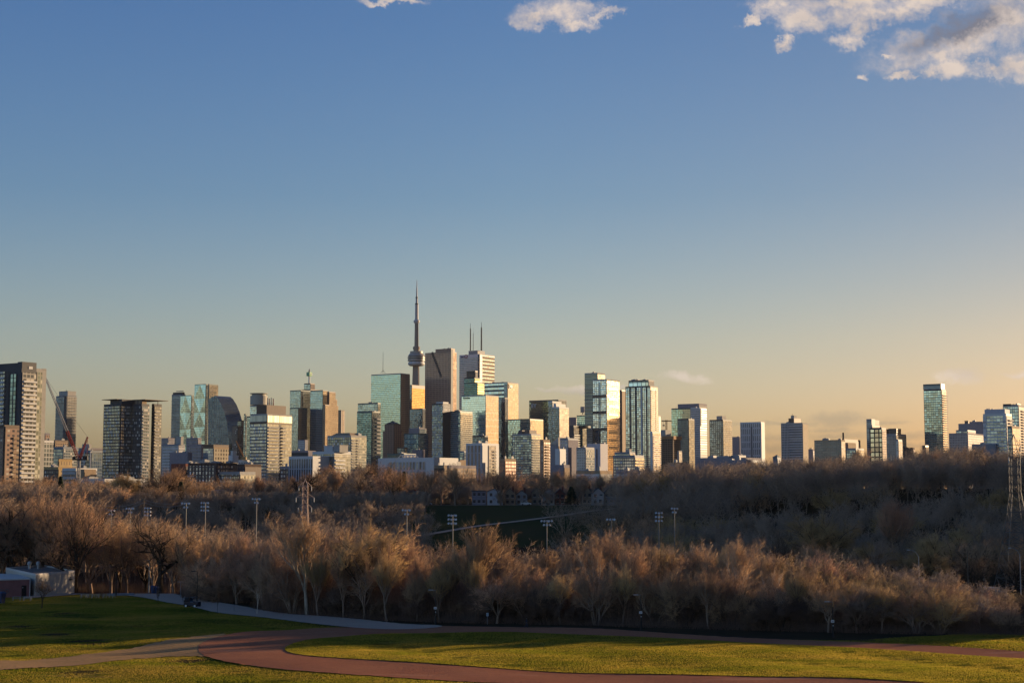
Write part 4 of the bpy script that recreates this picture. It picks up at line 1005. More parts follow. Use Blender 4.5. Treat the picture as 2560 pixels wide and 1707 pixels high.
# ---------------------------------------------------------------- right of centre
D = 2900
r, f = bld('office_tower', 'wide teal glass office block with bright right side, below the blue and cream tower', 'skyscraper', 1266, 1325, 1358, 1048, D, G('teal_office', (.40, .52, .53), (.26, .35, .37), 4.0, 2.4, .16, .08, .85, .08, .35), g_mirror, M_teal, 1)
D = 1900
r, f = bld('condominium_block', 'blue glass apartment block with gabled roof boxes in front of the teal office', 'apartment building', 1281, 1328, 1352, 1086, D, G('blue_balcony_mix', (.26, .34, .38), (.16, .19, .22), 3.0, 3.0, .3, .25, .75, .1, .8, lit=(.5, .5, .46), litp=.08), g_cream, M_grey, 0)
balconies(r, f, 'R', .5, f.R-.3, f.zb+5, f.zt-2, 3.0, M_conc, 1.7)
for a0, a1 in ((.1, .45), (.5, .78)):
    mb = MB(); z1_ = zof(1074, D); w = f.W*(a1-a0); 
    A = [Pf(f, f.W*a0, 1, f.zt+.3), Pf(f, f.W*a1, 1, f.zt+.3), Pf(f, f.W*(a1-.06), 3, z1_), Pf(f, f.W*(a0+.06), 3, z1_)]; B = [tuple(np.array(p)+f.tR*(f.R-6)) for p in A]
    mb.face(A[::-1]); mb.face(B)
    for i in range(4): mb.face([A[i], A[(i+1) % 4], B[(i+1) % 4], B[i]])
    mb.build('gabled_roof', M_char if a0 > .4 else M_brown, r, r.location)
D = 1650
r, f = bld('brick_apartment_block', 'orange-tan brick apartment tower beside the blue glass block', 'apartment building', 1350, 1358, 1375, 1101, D, g_brickr, G('orange_brick_windows', (.12, .08, .06), (.46, .29, .17), 3.0, 3.2, .45, .5, .4, .3, .5), M_tan, 1)
balconies(r, f, 'R', f.R*.3, f.R*.75, f.zb+4, f.zt-2, 3.0, M_tan, 1.5)
D = 3000
r, f = bld('office_tower', 'dark glass office tower with two pale letters at its upper left corner', 'skyscraper', 1323, 1396, 1402, 1000, D, G('smoke_glass', (.22, .25, .22), (.12, .13, .12), 4.0, 2.0, .16, .08, .85, .07, .35), g_dark, M_char, 0, depth=30)
letters(r, 'EY', f, 'L', f.W*.92, zof(1017, D), 8, M_signw, .9, bold=.01)
D = 2750
r, f = bld('condominium_tower', 'navy glass tower with white sunlit stepped top, overlapping the lettered dark tower', 'skyscraper', 1371, 1381, 1404, 1004, D, g_navy, g_condow, M_white, 0)
wing(r, 1381, 1398, 1422, 1018, D-60, g_navy, G('warm_white_windows', (.35, .32, .25), (.72, .66, .54), 3.0, 3.2, .4, .3, .6, .15, .5), M_white)
wing(r, 1384, 1390, 1414, 1010, D-30, M_white, M_white, M_white)
r, f = bld('office_building', 'white-grey gridded office block below the stepped white tower', 'building', 1400, 1420, 1426, 1097, 1900, G('pale_grid', (.20, .22, .26), (.50, .50, .54), 4.0, 3.4, .35, .4, .6, .2, .5), M_mauve, M_bluegrey, 1, depth=24)
r, f = bld('office_building', 'grey block with a slanted sunlit roof left of the gridded office', 'building', 1374, 1396, 1402, 1112, 2000, M_bluegrey, M_tan, M_bluegrey, 0, depth=26)
mb = MB(); a, b2, c = Pf(f, f.W, 0, f.zt), Pf(f, 0, 0, f.zt), Pf(f, 0, 0, f.zt+10); off = f.tR*f.R
A = [np.array(q) for q in (a, b2, c)]; mb.face(A[::-1]); mb.face([q+off for q in A]); mb.face([A[0], A[2], A[2]+off, A[0]+off]); mb.face([A[1], A[1]+off, A[2]+off, A[2]]); mb.build('sloping_roof', M_conc, r, r.location)
r, f = bld('office_building', 'narrow white windowless slab below the slanted roof block', 'building', 1388, 1399, 1401, 1124, 1850, M_white, M_white, M_white, 1, depth=14)
r, f = bld('office_tower', 'mauve slab standing behind, left of the green glass cube', 'skyscraper', 1414, 1440, 1446, 1044, 3100, M_mauve, g_mauvew, M_mauve, 0)
r, f = bld('office_tower', 'green glass cube top left of the tall twin-topped tower', 'skyscraper', 1442, 1468, 1474, 1039, 3000, g_green, g_green, M_teal, 0)
mb = MB(); c = at(1457, 1036, 3000); mb.lathe(tuple(c), [(1, 0), (1, 4), (4.5, 4), (4.5, 15), (0, 15)], 12); mb.build('water_tank', M_grey, r, r.location)
D = 2300
r, f = bld('glass_tower', 'dark navy slab with a green glass curve, left of the white two-slot tower', 'skyscraper', 1423, 1434, 1438, 1065, D, M_char, g_navy, M_char, 0, depth=20)
wing(r, 1436, 1456, 1466, 1070, D+15, G('green_curve', (.16, .25, .26), (.05, .08, .09), 3.4, 2.4, .25, .1, .8, .1, .4), g_dark, M_teal)
c = at(1450, 1070, D+30); mb = MB(); mb.lathe(tuple(c), [(16, 0), (16, 3), (0, 3.2)], 24); mb.build('round_roof', M_dark, r, r.location)
slabs(r, f, [f.zb+6+i*3.4 for i in range(int((f.H-14)/3.4))], M_teal, 1.6, .8, 'balcony', L=False)
r, f = bld('office_tower', 'dark striped slab right of the navy and green tower', 'skyscraper', 1458, 1482, 1488, 1075, 2500, G('dark_ribbon', (.05, .06, .08), (.17, .16, .18), 3.8, 50, .35, .01, .6, .2, .3), g_dark, M_char, 1)
D = 1900
r, f = bld('apartment_block', 'windowless lavender-white tower with two dark vertical slots', 'apartment building', 1468, 1501, 1505, 1111, D, M_white, M_white, simple('lavender_white', (.55, .54, .60), .7, var=.05), 2, depth=18, z1=zof(1300, D))
mb = MB(); [sidebox(mb, f, 'L', f.W*a, f.W*(a+.085), f.zb, zof(1122, D), .5, -.06) for a in (.22, .52)]; mb.build('window_slot', M_dark, r, r.location)
r, f = bld('condominium_block', 'rounded low grey-white apartment block left of the two-slot tower', 'apartment building', 1441, 1464, 1470, 1120, 1800, G('zigzag_windows', (.25, .28, .30), (.42, .43, .46), 3.0, 3.0, .45, .3, .6, .2, .6), g_condo, M_bluegrey, 1, depth=20)

# ---------------------------------------------------------------- twin topped tower, tall condo
D = 2500
r, f = bld('condominium_tower', 'tall tower with blue glass face crossed by dark bands and a gold-lit right side', 'skyscraper', 1482, 1517, 1549, 949, D, G('twin_blue', (.50, .58, .66), (.16, .20, .26), 3.0, 3.4, .3, .2, .85, .08, .45), G('twin_gold', (.50, .44, .30), (.66, .57, .40), 3.0, 2.6, .25, .2, .7, .15, .35), M_conc, 2)
for y in (990, 1031, 1073, 1117, 1163):
    mb = MB(); sidebox(mb, f, 'L', 0, f.W, zof(y+3.5, D), zof(y-3.5, D), .8); mb.build('mechanical_band', M_bronze, r, r.location)
mb = MB(); sidebox(mb, f, 'L', f.W*.42, f.W*.55, f.zb, f.zt-4, .6, -.36); mb.build('dark_strip', g_navy, r, r.location)
rrr = random.Random(11)
g_inset = G('gold_balcony_inset', (.45, .38, .22), (.62, .52, .33), 3.0, 2.6, .3, .25, .5, .25, .4)
for y in (970, 996, 1014, 1034, 1055, 1078, 1098, 1117, 1140):
    cwall(r, f, 'R', g_inset, 'balcony_inset', f.R*.15, f.R*(.72+.2*(rrr.random())), zof(y+5, D), zof(y-2, D), .7)
D = 2650
r, f = bld('condominium_tower', 'grey-green ribbed tower rising behind the blue and gold tower', 'skyscraper', 1462, 1494, 1513, 933, D, G('olive_ribbon', (.14, .16, .14), (.36, .36, .30), 3.0, 50, .42, .01, .6, .2, .3), g_towerr, M_conc, 2)
slabs(r, f, [f.zb+10+i*6.0 for i in range(int((f.H-30)/6))], M_grey, 1.6, .9, 'balcony', R=False)
r, f = bld('office_tower', 'plain brown tower between the two tallest right-hand condominiums', 'skyscraper', 1546, 1555, 1566, 976, 3100, M_bronze, simple('sunlit_brown', (.36, .24, .14), .7), M_bronze, 0)  # right wall's brown is lightened to look sunlit
D = 2250
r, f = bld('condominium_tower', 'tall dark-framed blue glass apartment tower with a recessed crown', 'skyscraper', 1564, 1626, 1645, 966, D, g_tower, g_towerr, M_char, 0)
balconies(r, f, 'R', .5, f.R*.5, f.zb+8, f.zt-2, 2.95, M_white, 1.8, 1.0, maxn=70)
balconies(r, f, 'R', f.R*.62, f.R*.9, f.zb+8, f.zt-2, 2.95, M_white, 1.6, 1.0, maxn=70)
for a in (.12, .32, .55, .78):
    mb = MB(); sidebox(mb, f, 'L', f.W*a, f.W*a+1.8, f.zb, f.zt, 1.0); mb.build('pier', M_char if a != .32 else M_white, r, r.location)
f2 = frame(1572, 1622, 1636, 951, D+6, 966); body(r, f2, M_char, 'crown_wall'); cwall(r, f2, 'L', G('crown_glass', (.4, .5, .55), (.06, .07, .08), 6, 7, .2, .12, .8, .1, .2), 'crown_glazing'); cwall(r, f2, 'R', M_conc, 'crown_panel'); rooftop(r, f2, 3, 3, frac=.3)
f3 = frame(1626, 1631, 1651, 1080, D-20); body(r, f3, M_white, 'podium_wall'); cwall(r, f3, 'R', g_towerr, 'window_wall'); balconies(r, f3, 'R', .5, f3.R-.5, f3.zb+6, f3.zt-2, 2.95, M_white, 1.8)
r, f = bld('office_tower', 'thin dark slab right behind the dark-framed blue tower', 'skyscraper', 1640, 1646, 1652, 1040, 3000, M_dark, M_bronze, M_dark, 0)
D = 1600
r, f = bld('condominium_block', 'low blue glass apartment block in front of the dark-framed tower', 'apartment building', 1533, 1587, 1610, 1140, D, G('low_blue', (.26, .33, .38), (.12, .15, .19), 3.0, 2.6, .3, .22, .75, .1, .7, lit=(.45, .47, .48), litp=.1), g_cream, M_bluegrey, 1)
f2 = wing(r, 1536, 1574, 1588, 1132, D+12, g_blue, g_cream, M_bluegrey)
penthouse(r, f2, .05, .3, .1, .5, 3.5, M_conc); balconies(r, f, 'R', .5, f.R-.5, f.zb+3, f.zt-2, 3.0, M_conc, 1.6)
# unfinished concrete frame and its crane
D = 2400
r, f = bld('unfinished_building', 'unfinished concrete frame tower with bare floors and an orange-lit side', 'building', 1650, 1682, 1701, 1092, D, g_under, g_under, simple('raw_concrete', (.16, .11, .08), .9), 0)
slabs(r, f, [f.zb+4+i*3.3 for i in range(int((f.H-4)/3.3))], simple('raw_slab', (.34, .24, .17), .9), .9, .4, 'floor_slab')
mb = MB(); sidebox(mb, f, 'R', -1, f.R+1, f.zt-4, f.zt+1.5, 2.2); sidebox(mb, f, 'L', 0, f.W, f.zt-3, f.zt+1.5, 2); mb.build('hoarding', simple('orange_formwork', (.50, .26, .12), .8), r, r.location)
f2 = frame(1652, 1664, 1678, 1076, D+14, 1092); body(r, f2, M_conc, 'lift_core'); 
f3 = frame(1693, 1697, 1705, 1128, D-40); body(r, f3, M_conc, 'side_block'); cwall(r, f3, 'R', g_stripw)
b = at(1666, 1085, D+30); tt = at(1666, 1049, D+30); r = thing('tower_crane', tuple(b), 'small flat-top crane standing on the unfinished concrete tower', 'crane')
mb = MB(); lattice(mb, b, tt, 2.2, 9, .28); mb.build('mast', M_ochre, r, r.location)
mb = MB(); lattice(mb, at(1654, 1052, D+30), at(1679, 1052, D+30), 1.2, 12, .25); mb.build('jib', M_dark, r, r.location)
mb = MB(); c = at(1659, 1052, D+30); mb.tube(c, c+np.array((0, 0, -6)), .2, .2, 4); mb.box(c[0]-1.5, c[0]+1.5, c[1]-1, c[1]+1, c[2]-8, c[2]-6); mb.build('hook_block', M_dark, r, r.location)
# glass and white striped tower
D = 2600
r, f = bld('office_tower', 'white striped office tower joined to a green glass wing', 'skyscraper', 1727, 1750, 1767, 1020, D, g_whitew, g_bandw, M_white, 1)
f2 = wing(r, 1679, 1727, 1740, 1021, D+14, G('sea_glass', (.28, .38, .36), (.20, .28, .27), 3.9, 2, .12, .06, .85, .07, .2), None, M_teal, depth=24)
f3 = wing(r, 1695, 1748, 1752, 1010, D+30, M_mauve, M_conc, M_mauve, ybot=1025, depth=30)
mb = MB(); sidebox(mb, f, 'R', 1.0, 5, zof(1064, D), f.zt, .9, -.36); mb.build('corner_recess', M_char, r, r.location)  # charcoal slab on the face, dark as a shaded recess would be
mast(r, 1690, 1017, 1032, D+14, .5); 
r, f = bld('office_tower', 'dark grid-windowed block in front of the green glass wing', 'skyscraper', 1694, 1722, 1726, 1048, 2480, G('dim_grid', (.09, .12, .14), (.13, .16, .19), 3.6, 2.6, .3, .3, .7, .12, .4), g_dark, M_char, 1, depth=20)
# tower under construction, dark
D = 2700
r, f = bld('condominium_tower', 'part-finished dark tower with a pale dotted face and ragged hoists', 'skyscraper', 1774, 1808, 1830, 1050, D, G('dotted_windows', (.45, .52, .55), (.10, .10, .11), 3.2, 3.6, .36, .42, .6, .15, .6), g_dark, M_char, 0)
f2 = frame(1792, 1806, 1816, 1041, D+10, 1051); body(r, f2, M_conc, 'lift_core')
slabs(r, f, [f.zb+4+i*3.2 for i in range(int((f.H-4)/3.2))], M_grey, 1.2, .4, 'floor_slab')
r, f = bld('office_building', 'plain grey-brown block between the dotted tower and the slotted white tower', 'building', 1828, 1849, 1853, 1093, 2900, M_mauve, M_mauve, M_mauve, 1)
D = 2500
r, f = bld('office_tower', 'white tower pierced by short vertical slot windows', 'skyscraper', 1851, 1903, 1912, 1056, D, g_slot, M_white, M_white, 0)
mb = MB(); sidebox(mb, f, 'L', f.W*.42, f.W*.48, f.zb, zof(1066, D), .5, -.36); mb.build('window_strip', M_char, r, r.location)
D = 2400
r, f = bld('office_tower', 'squat tower with dark horizontal window bands and stacked roof boxes', 'skyscraper', 1953, 2007, 2020, 1058, D, g_band, simple('sand_precast', (.58, .47, .33), .8), M_conc, 1)
cwall(r, f, 'L', G('stair_bay', (.09, .09, .1), (.48, .46, .45), 3.9, 2.5, .4, .5, .5, .2, .4), 'stair_bay', f.W*.62, f.W-.3, None, None, .8)
f2 = frame(1972, 1986, 2003, 1047, D+12, 1059); body(r, f2, M_brown, 'mechanical_penthouse'); f3 = frame(1978, 1986, 1993, 1040, D+16, 1047); body(r, f3, M_conc, 'mechanical_penthouse'); mast(r, 1981, 1034, 1041, D, .4)
r, f = bld('office_building', 'low grey block right of the banded squat tower', 'building', 2021, 2032, 2038, 1124, 2500, M_mauve, g_mauvew, M_mauve, 2)
D = 2100
r, f = bld('office_building', 'wide tan hospital-like block with a chimney', 'building', 2036, 2103, 2113, 1101, D, G('tan_ribbon', (.12, .13, .14), (.30, .26, .21), 3.6, 3.0, .35, .12, .6, .2, .4), g_stripw, M_tan, 3)
f2 = wing(r, 2100, 2110, 2151, 1099, D+40, M_tan, M_brown, M_brown)
wing(r, 2113, 2120, 2140, 1108, D+20, M_mauve, M_tan, M_tan); wing(r, 2116, 2140, 2160, 1122, D-20, g_blue, g_blue, M_bluegrey)
mast(r, 2108, 1081, 1100, D+40, 1.3, M_bronze, 'chimney', 1)
D = 2200
r, f = bld('condominium_tower', 'grey tower with a dark roof box behind the dark gridded tower', 'skyscraper', 2167, 2181, 2200, 1063, D, g_strip, g_stripw, M_grey, 0)
wing(r, 2167, 2180, 2184, 1049, D+2, g_strip, None, M_grey, depth=14, ybot=1064); f2 = frame(2180, 2182, 2199, 1051, D+14, 1060); body(r, f2, M_char, 'mechanical_penthouse')
D = 1900
r, f = bld('condominium_tower', 'dark framed tower with a bold grid of gold-lit square windows', 'skyscraper', 2174, 2205, 2216, 1071, D, g_grid, G('dim_side', (.14, .15, .18), (.06, .065, .08), 3, 3, .3, .3, .6, .15, .5), M_char, 1)
wing(r, 2208, 2212, 2224, 1074, D+60, M_char, M_tan, M_char)
r, f = bld('condominium_tower', 'navy and white gridded tower right of the gold-windowed dark one', 'skyscraper', 2216, 2241, 2266, 1086, 1950, G('navy_white_grid', (.12, .15, .20), (.22, .23, .27), 3.0, 3.4, .25, .3, .6, .15, .5), G('sunlit_white_grid', (.30, .25, .20), (.50, .40, .30), 3.0, 3.2, .3, .3, .6, .15, .5), M_grey, 1)  # one grid on both faces, the right coloured warmer and brighter as sunlit
penthouse(r, f, .0, .8, .05, .5, 7, M_bronze); wing(r, 2240, 2246, 2256, 1100, 1900, g_condow, g_condow, M_grey)
r, f = bld('brick_apartment_block', 'small brown brick block with a sunlit edge, left of two at the ridge', 'apartment building', 2259, 2270, 2275, 1120, 1700, M_dbrick, g_brickw, M_dbrick, 0)
r, f = bld('brick_apartment_block', 'small brown brick block with a sunlit edge, right of two at the ridge', 'apartment building', 2275, 2283, 2287, 1121, 1700, M_dbrick, g_brickw, M_dbrick, 0)
# tall single tower at right
D = 2000
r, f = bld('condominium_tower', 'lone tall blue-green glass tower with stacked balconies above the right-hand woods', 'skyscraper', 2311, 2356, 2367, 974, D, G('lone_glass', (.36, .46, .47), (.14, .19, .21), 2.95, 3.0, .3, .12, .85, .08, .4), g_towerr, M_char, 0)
f2 = frame(2310, 2355, 2364, 961, D+1, 972); body(r, f2, M_teal, 'crown_wall'); cwall(r, f2, 'L', simple('crown_screen', (.20, .27, .30), .3, .5), 'crown_screen')
balconies(r, f, 'R', .4, f.R-.2, f.zb+8, f.zt-4, 2.95, M_conc, 2.0, 1.0, maxn=60)
slabs(r, f, [f.zb+8+i*2.95 for i in range(int((f.H-14)/2.95))], M_dark, .7, .4, 'floor_slab', R=False)
r, f = bld('office_building', 'low brown block at the left foot of the lone tall tower', 'building', 2306, 2314, 2322, 1115, 1900, M_bronze, M_tan, M_bronze, 0)
# distant group, its haze put into mauve and blue-grey wall colours
r, f = bld('office_building', 'mauve-blue stepped block, front of a hazy group right of the lone tower', 'building', 2373, 2420, 2462, 1084, 2300, g_mauvew, g_mauvew, M_mauve, 0)
wing(r, 2391, 2420, 2440, 1076, 2330, g_blue, g_mauvew, M_bluegrey)
r, f = bld('office_tower', 'pale blue-grey slab with a dark roof tank in the hazy group', 'skyscraper', 2397, 2428, 2432, 1060, 2500, M_bluegrey, M_bluegrey, M_bluegrey, 0); penthouse(r, f, .2, .5, .1, .5, 5, M_char)
r, f = bld('office_tower', 'plain mauve slab at the right of the hazy group', 'skyscraper', 2425, 2458, 2464, 1055, 2450, M_mauve, M_mauve, M_mauve, 3)
r, f = bld('office_building', 'low pale blue building behind the right-hand woods', 'building', 2430, 2490, 2505, 1112, 1500, M_bluegrey, M_bluegrey, M_bluegrey, 2, depth=30)
D = 1500
r, f = bld('apartment_block', 'white apartment tower with dark window rows near the right edge', 'apartment building', 2459, 2517, 2531, 1036, D, G('white_rows', (.30, .36, .36), (.60, .60, .66), 3.0, 3.2, .3, .12, .6, .15, .6), g_condow, M_white, 0)
f2 = frame(2463, 2514, 2526, 1025, D+3, 1036); body(r, f2, simple('lavender_white', (.55, .54, .60), .7), 'roof_screen'); rooftop(r, f2, 6, 2, frac=.08)
balconies(r, f, 'R', f.R*.3, f.R-.3, f.zb+4, f.zt-2, 3.0, M_conc, 1.7)
for a, y0, y1_ in ((.0, 1037, 1058), (.55, 1060, 1062), (.0, 1075, 1080), (.86, 1040, 1100), (.30, 1100, 1104)):
    mb = MB(); sidebox(mb, f, 'L', f.W*a, f.W*(a+.14), zof(y1_, D), zof(y0, D), .7); mb.build('white_panel', M_white, r, r.location)
slabs(r, f, [zof(y, D) for y in (1116, 1094, 1070, 1056)], M_white, .7, 1.4, 'white_ledge', R=False)
D = 1650
r, f = bld('apartment_block', 'tan concrete tower with a blue glass face, cut by the right edge', 'apartment building', 2509, 2548, 2600, 1014, D, g_blue, g_stripw, M_conc, 1)
balconies(r, f, 'R', f.R*.1, f.R*.45, f.zb+4, f.zt-3, 2.95, M_conc, 1.7); penthouse(r, f, .45, .98, .0, .3, 1.5, M_char)
r, f = bld('apartment_block', 'tan gridded midrise between the white tower and the right edge tower', 'apartment building', 2520, 2531, 2549, 1067, 1420, g_condo, G('tan_grid', (.30, .25, .17), (.48, .40, .28), 3.0, 2.6, .3, .3, .6, .15, .5), M_tan, 1)
# low roofs under the right hand skyline
r, f = bld('office_building', 'long low lavender-white institute roof with bright roof boxes, right of centre', 'building', 1740, 1860, 1895, 1146, 1500, M_mauve, M_conc, M_mauve, 9, depth=40)
r, f = bld('office_building', 'small blue-roofed glass hall in front of the slotted white tower', 'building', 1830, 1855, 1865, 1140, 1900, g_bluep, g_bluep, M_bluegrey, 1)
r, f = bld('office_building', 'low dark wing with a tan end wall right of the lavender-white roof', 'building', 1800, 1866, 1892, 1152, 1350, M_bluegrey, M_tan, M_bluegrey, 3, depth=24)
r, f = bld('house', 'small blue hip-roofed pavilion left of the banded squat tower', 'building', 1932, 1943, 1952, 1143, 1700, M_bluegrey, M_bluegrey, M_bluegrey, 0)
mb = MB(); P = [Pf(f, a*f.W, b*f.R, f.zt) for a, b in ((-.1, -.1), (1.1, -.1), (1.1, 1.1), (-.1, 1.1))]; ap = Pf(f, f.W*.5, f.R*.5, zof(1136, 1700))
for i in range(4): mb.face([P[i], P[(i+1) % 4], ap])
mb.build('hip_roof', M_teal, r, r.location)
LOW = [ # generic low roofs glimpsed through the trees
 ('small orange brick block with a flat roof, right of the white trussed hall', 1085, 1110, 1122, 1166, 1200, M_dbrick, M_tan), ('ochre brick hall below the white window-strip slab', 1118, 1122, 1190, 1166, 1150, g_brickw, g_brickw),
 ('orange brick block at the right foot of the white slab', 1248, 1262, 1290, 1149, 1500, g_deco, G('orange_low', (.2, .1, .06), (.42, .17, .08), 3.4, 2.6, .4, .4, .3, .4, .5)), ('low grey-white roof left of the rounded block', 1376, 1410, 1424, 1165, 1200, M_mauve, M_tan),
 ('pale flat roofed store below the two-slot tower', 1440, 1500, 1530, 1180, 1050, M_white, M_conc), ('low white terrace below the low blue glass block', 1540, 1600, 1620, 1180, 1100, M_white, M_tan),
 ('grey terrace under the unfinished tower', 1670, 1700, 1712, 1158, 1500, M_bluegrey, M_conc), ('low brick wing left of the white-framed midrise', 700, 722, 730, 1168, 1350, g_brickd, g_brickw),
 ('low dark roof with round vents behind the cream tower', 590, 640, 660, 1158, 1600, M_dark, M_white), ('grey low roof between cream tower and white-framed midrise', 722, 770, 790, 1128, 1900, M_dark, M_mauve),
 ('low white clinic under the green glass office block', 1105, 1150, 1166, 1152, 1700, M_dark, M_tan)]
for i, (lb, a, b_, c_, y, D, m1, m2) in enumerate(LOW): bld('low_building', lb, 'building', a, b_, c_, y, D, m1, m2, M_mauve if i % 2 else M_tan, 2)

# unseen apartment slabs added past the right edge to shade the valley slope
for i, (x, y, h_) in enumerate(((322, 800, 74), (372, 865, 78), (362, 940, 70))):
    z = terrain(x, y); r = thing('shade_slab', (x, y, z-1), ('unseen apartment slab added for shade, nearest the woods beyond the right edge', 'unseen apartment slab added for shade, furthest right beyond the right edge', 'unseen apartment slab added for shade, furthest back beyond the right edge')[i], 'apartment building')
    f = Frame(); f.C = np.array((x, y, 0.0)); f.tL, f.tR = tang(0); f.nL, f.nR = -f.tR, -f.tL; f.W, f.R = 22, 55; f.zb = z-1; f.zt = z+h_; f.H = h_+1
    body(r, f, M_conc); cwall(r, f, 'L', g_condo); cwall(r, f, 'R', g_stripw); penthouse(r, f, .3, .7, .3, .6, 4, M_conc)
# ================================================================ bare trees
def tubes(P, Q, R0, R1, n):
    """many tapering n-sided tubes as arrays; returns vertices and faces (quads, or triangles when R1 is ~0)"""
    P, Q = np.array(P), np.array(Q); R0 = np.array(R0)[:, None]; R1 = np.array(R1)[:, None]
    d = Q-P; L = np.linalg.norm(d, axis=1, keepdims=True)+1e-9; d = d/L
    h = np.where(np.abs(d[:, 2:3]) < .9, np.array([[0, 0, 1.0]]), np.array([[1.0, 0, 0]]))
    u = np.cross(h, d); u /= np.linalg.norm(u, axis=1, keepdims=True)+1e-9; w = np.cross(d, u)
    V = []
    for i in range(n):
        a = 2*pi*i/n; V.append(P+(u*cos(a)+w*sin(a))*R0)
    for i in range(n):
        a = 2*pi*i/n; V.append(Q+(u*cos(a)+w*sin(a))*R1)
    m = len(P); V = np.stack(V, 1).reshape(-1, 3)
    b = np.arange(m)[:, None]*2*n
    F_ = [np.concatenate([b+i, b+(i+1) % n, b+n+(i+1) % n, b+n+i], 1) for i in range(n)]
    return V, np.concatenate(F_, 0)
def spikes(P, Q, R):
    """many thin twigs, each a three-sided spike"""
    P, Q = np.array(P), np.array(Q); R = np.array(R)[:, None]
    d = Q-P; L = np.linalg.norm(d, axis=1, keepdims=True)+1e-9; d = d/L
    h = np.where(np.abs(d[:, 2:3]) < .9, np.array([[0, 0, 1.0]]), np.array([[1.0, 0, 0]]))
    u = np.cross(h, d); u /= np.linalg.norm(u, axis=1, keepdims=True)+1e-9; w = np.cross(d, u)
    V = np.stack([P+u*R, P+(-.5*u+.866*w)*R, P+(-.5*u-.866*w)*R, Q], 1).reshape(-1, 3)
    b = np.arange(len(P))[:, None]*4
    return V, np.concatenate([np.concatenate([b, b+1, b+3], 1), np.concatenate([b+1, b+2, b+3], 1), np.concatenate([b+2, b, b+3], 1)], 0)

def bark_mat(name, col, col2, twig=False):
    m, nt, b = newmat(name); t = NT(nt)
    oi = t.n('ShaderNodeObjectInfo').outputs['Random']
    c = t.ramp(oi, [(0, col), (.2, tuple(x*.62 for x in col)), (.4, tuple(x*1.0 for x in col2)), (.55, tuple(x*.75 for x in col2)), (.75, tuple(x*1.3 for x in col)), (.9, tuple(x*.7 for x in col)), (1, tuple(x*1.15 for x in col2))])
    p = t.n('ShaderNodeNewGeometry').outputs['Position']
    no = t.noise(p, .35 if twig else 1.2, 3, .6)
    c = t.mix(t.rng(no, .3, .7), c, t.vec('SCALE', c, .62))
    t.put(b.inputs['Base Color'], c); b.inputs['Roughness'].default_value = .85; b.inputs['Specular IOR Level'].default_value = .05
    return m
BM = {}
BM['bark'] = bark_mat('grey_brown_bark', (.24, .165, .12), (.31, .225, .165))
BM['barkd'] = bark_mat('dark_bark', (.05, .038, .03), (.065, .05, .04))
BM['barkp'] = bark_mat('pale_bark', (.55, .45, .34), (.62, .52, .42))
BM['brush'] = bark_mat('brush_stems', (.14, .09, .065), (.17, .11, .08), True)
BM['twig'] = bark_mat('brown_twigs', (.47, .275, .155), (.49, .305, .165), True)
BM['twigg'] = bark_mat('grey_twigs', (.36, .26, .185), (.40, .295, .21), True)
BM['twigd'] = bark_mat('dark_twigs', (.22, .135, .085), (.26, .165, .10), True)
BM['twigo'] = bark_mat('ochre_twigs', (.46, .29, .13), (.50, .33, .15), True)
BM['twigr'] = bark_mat('reddish_twigs', (.47, .255, .155), (.45, .285, .17), True)

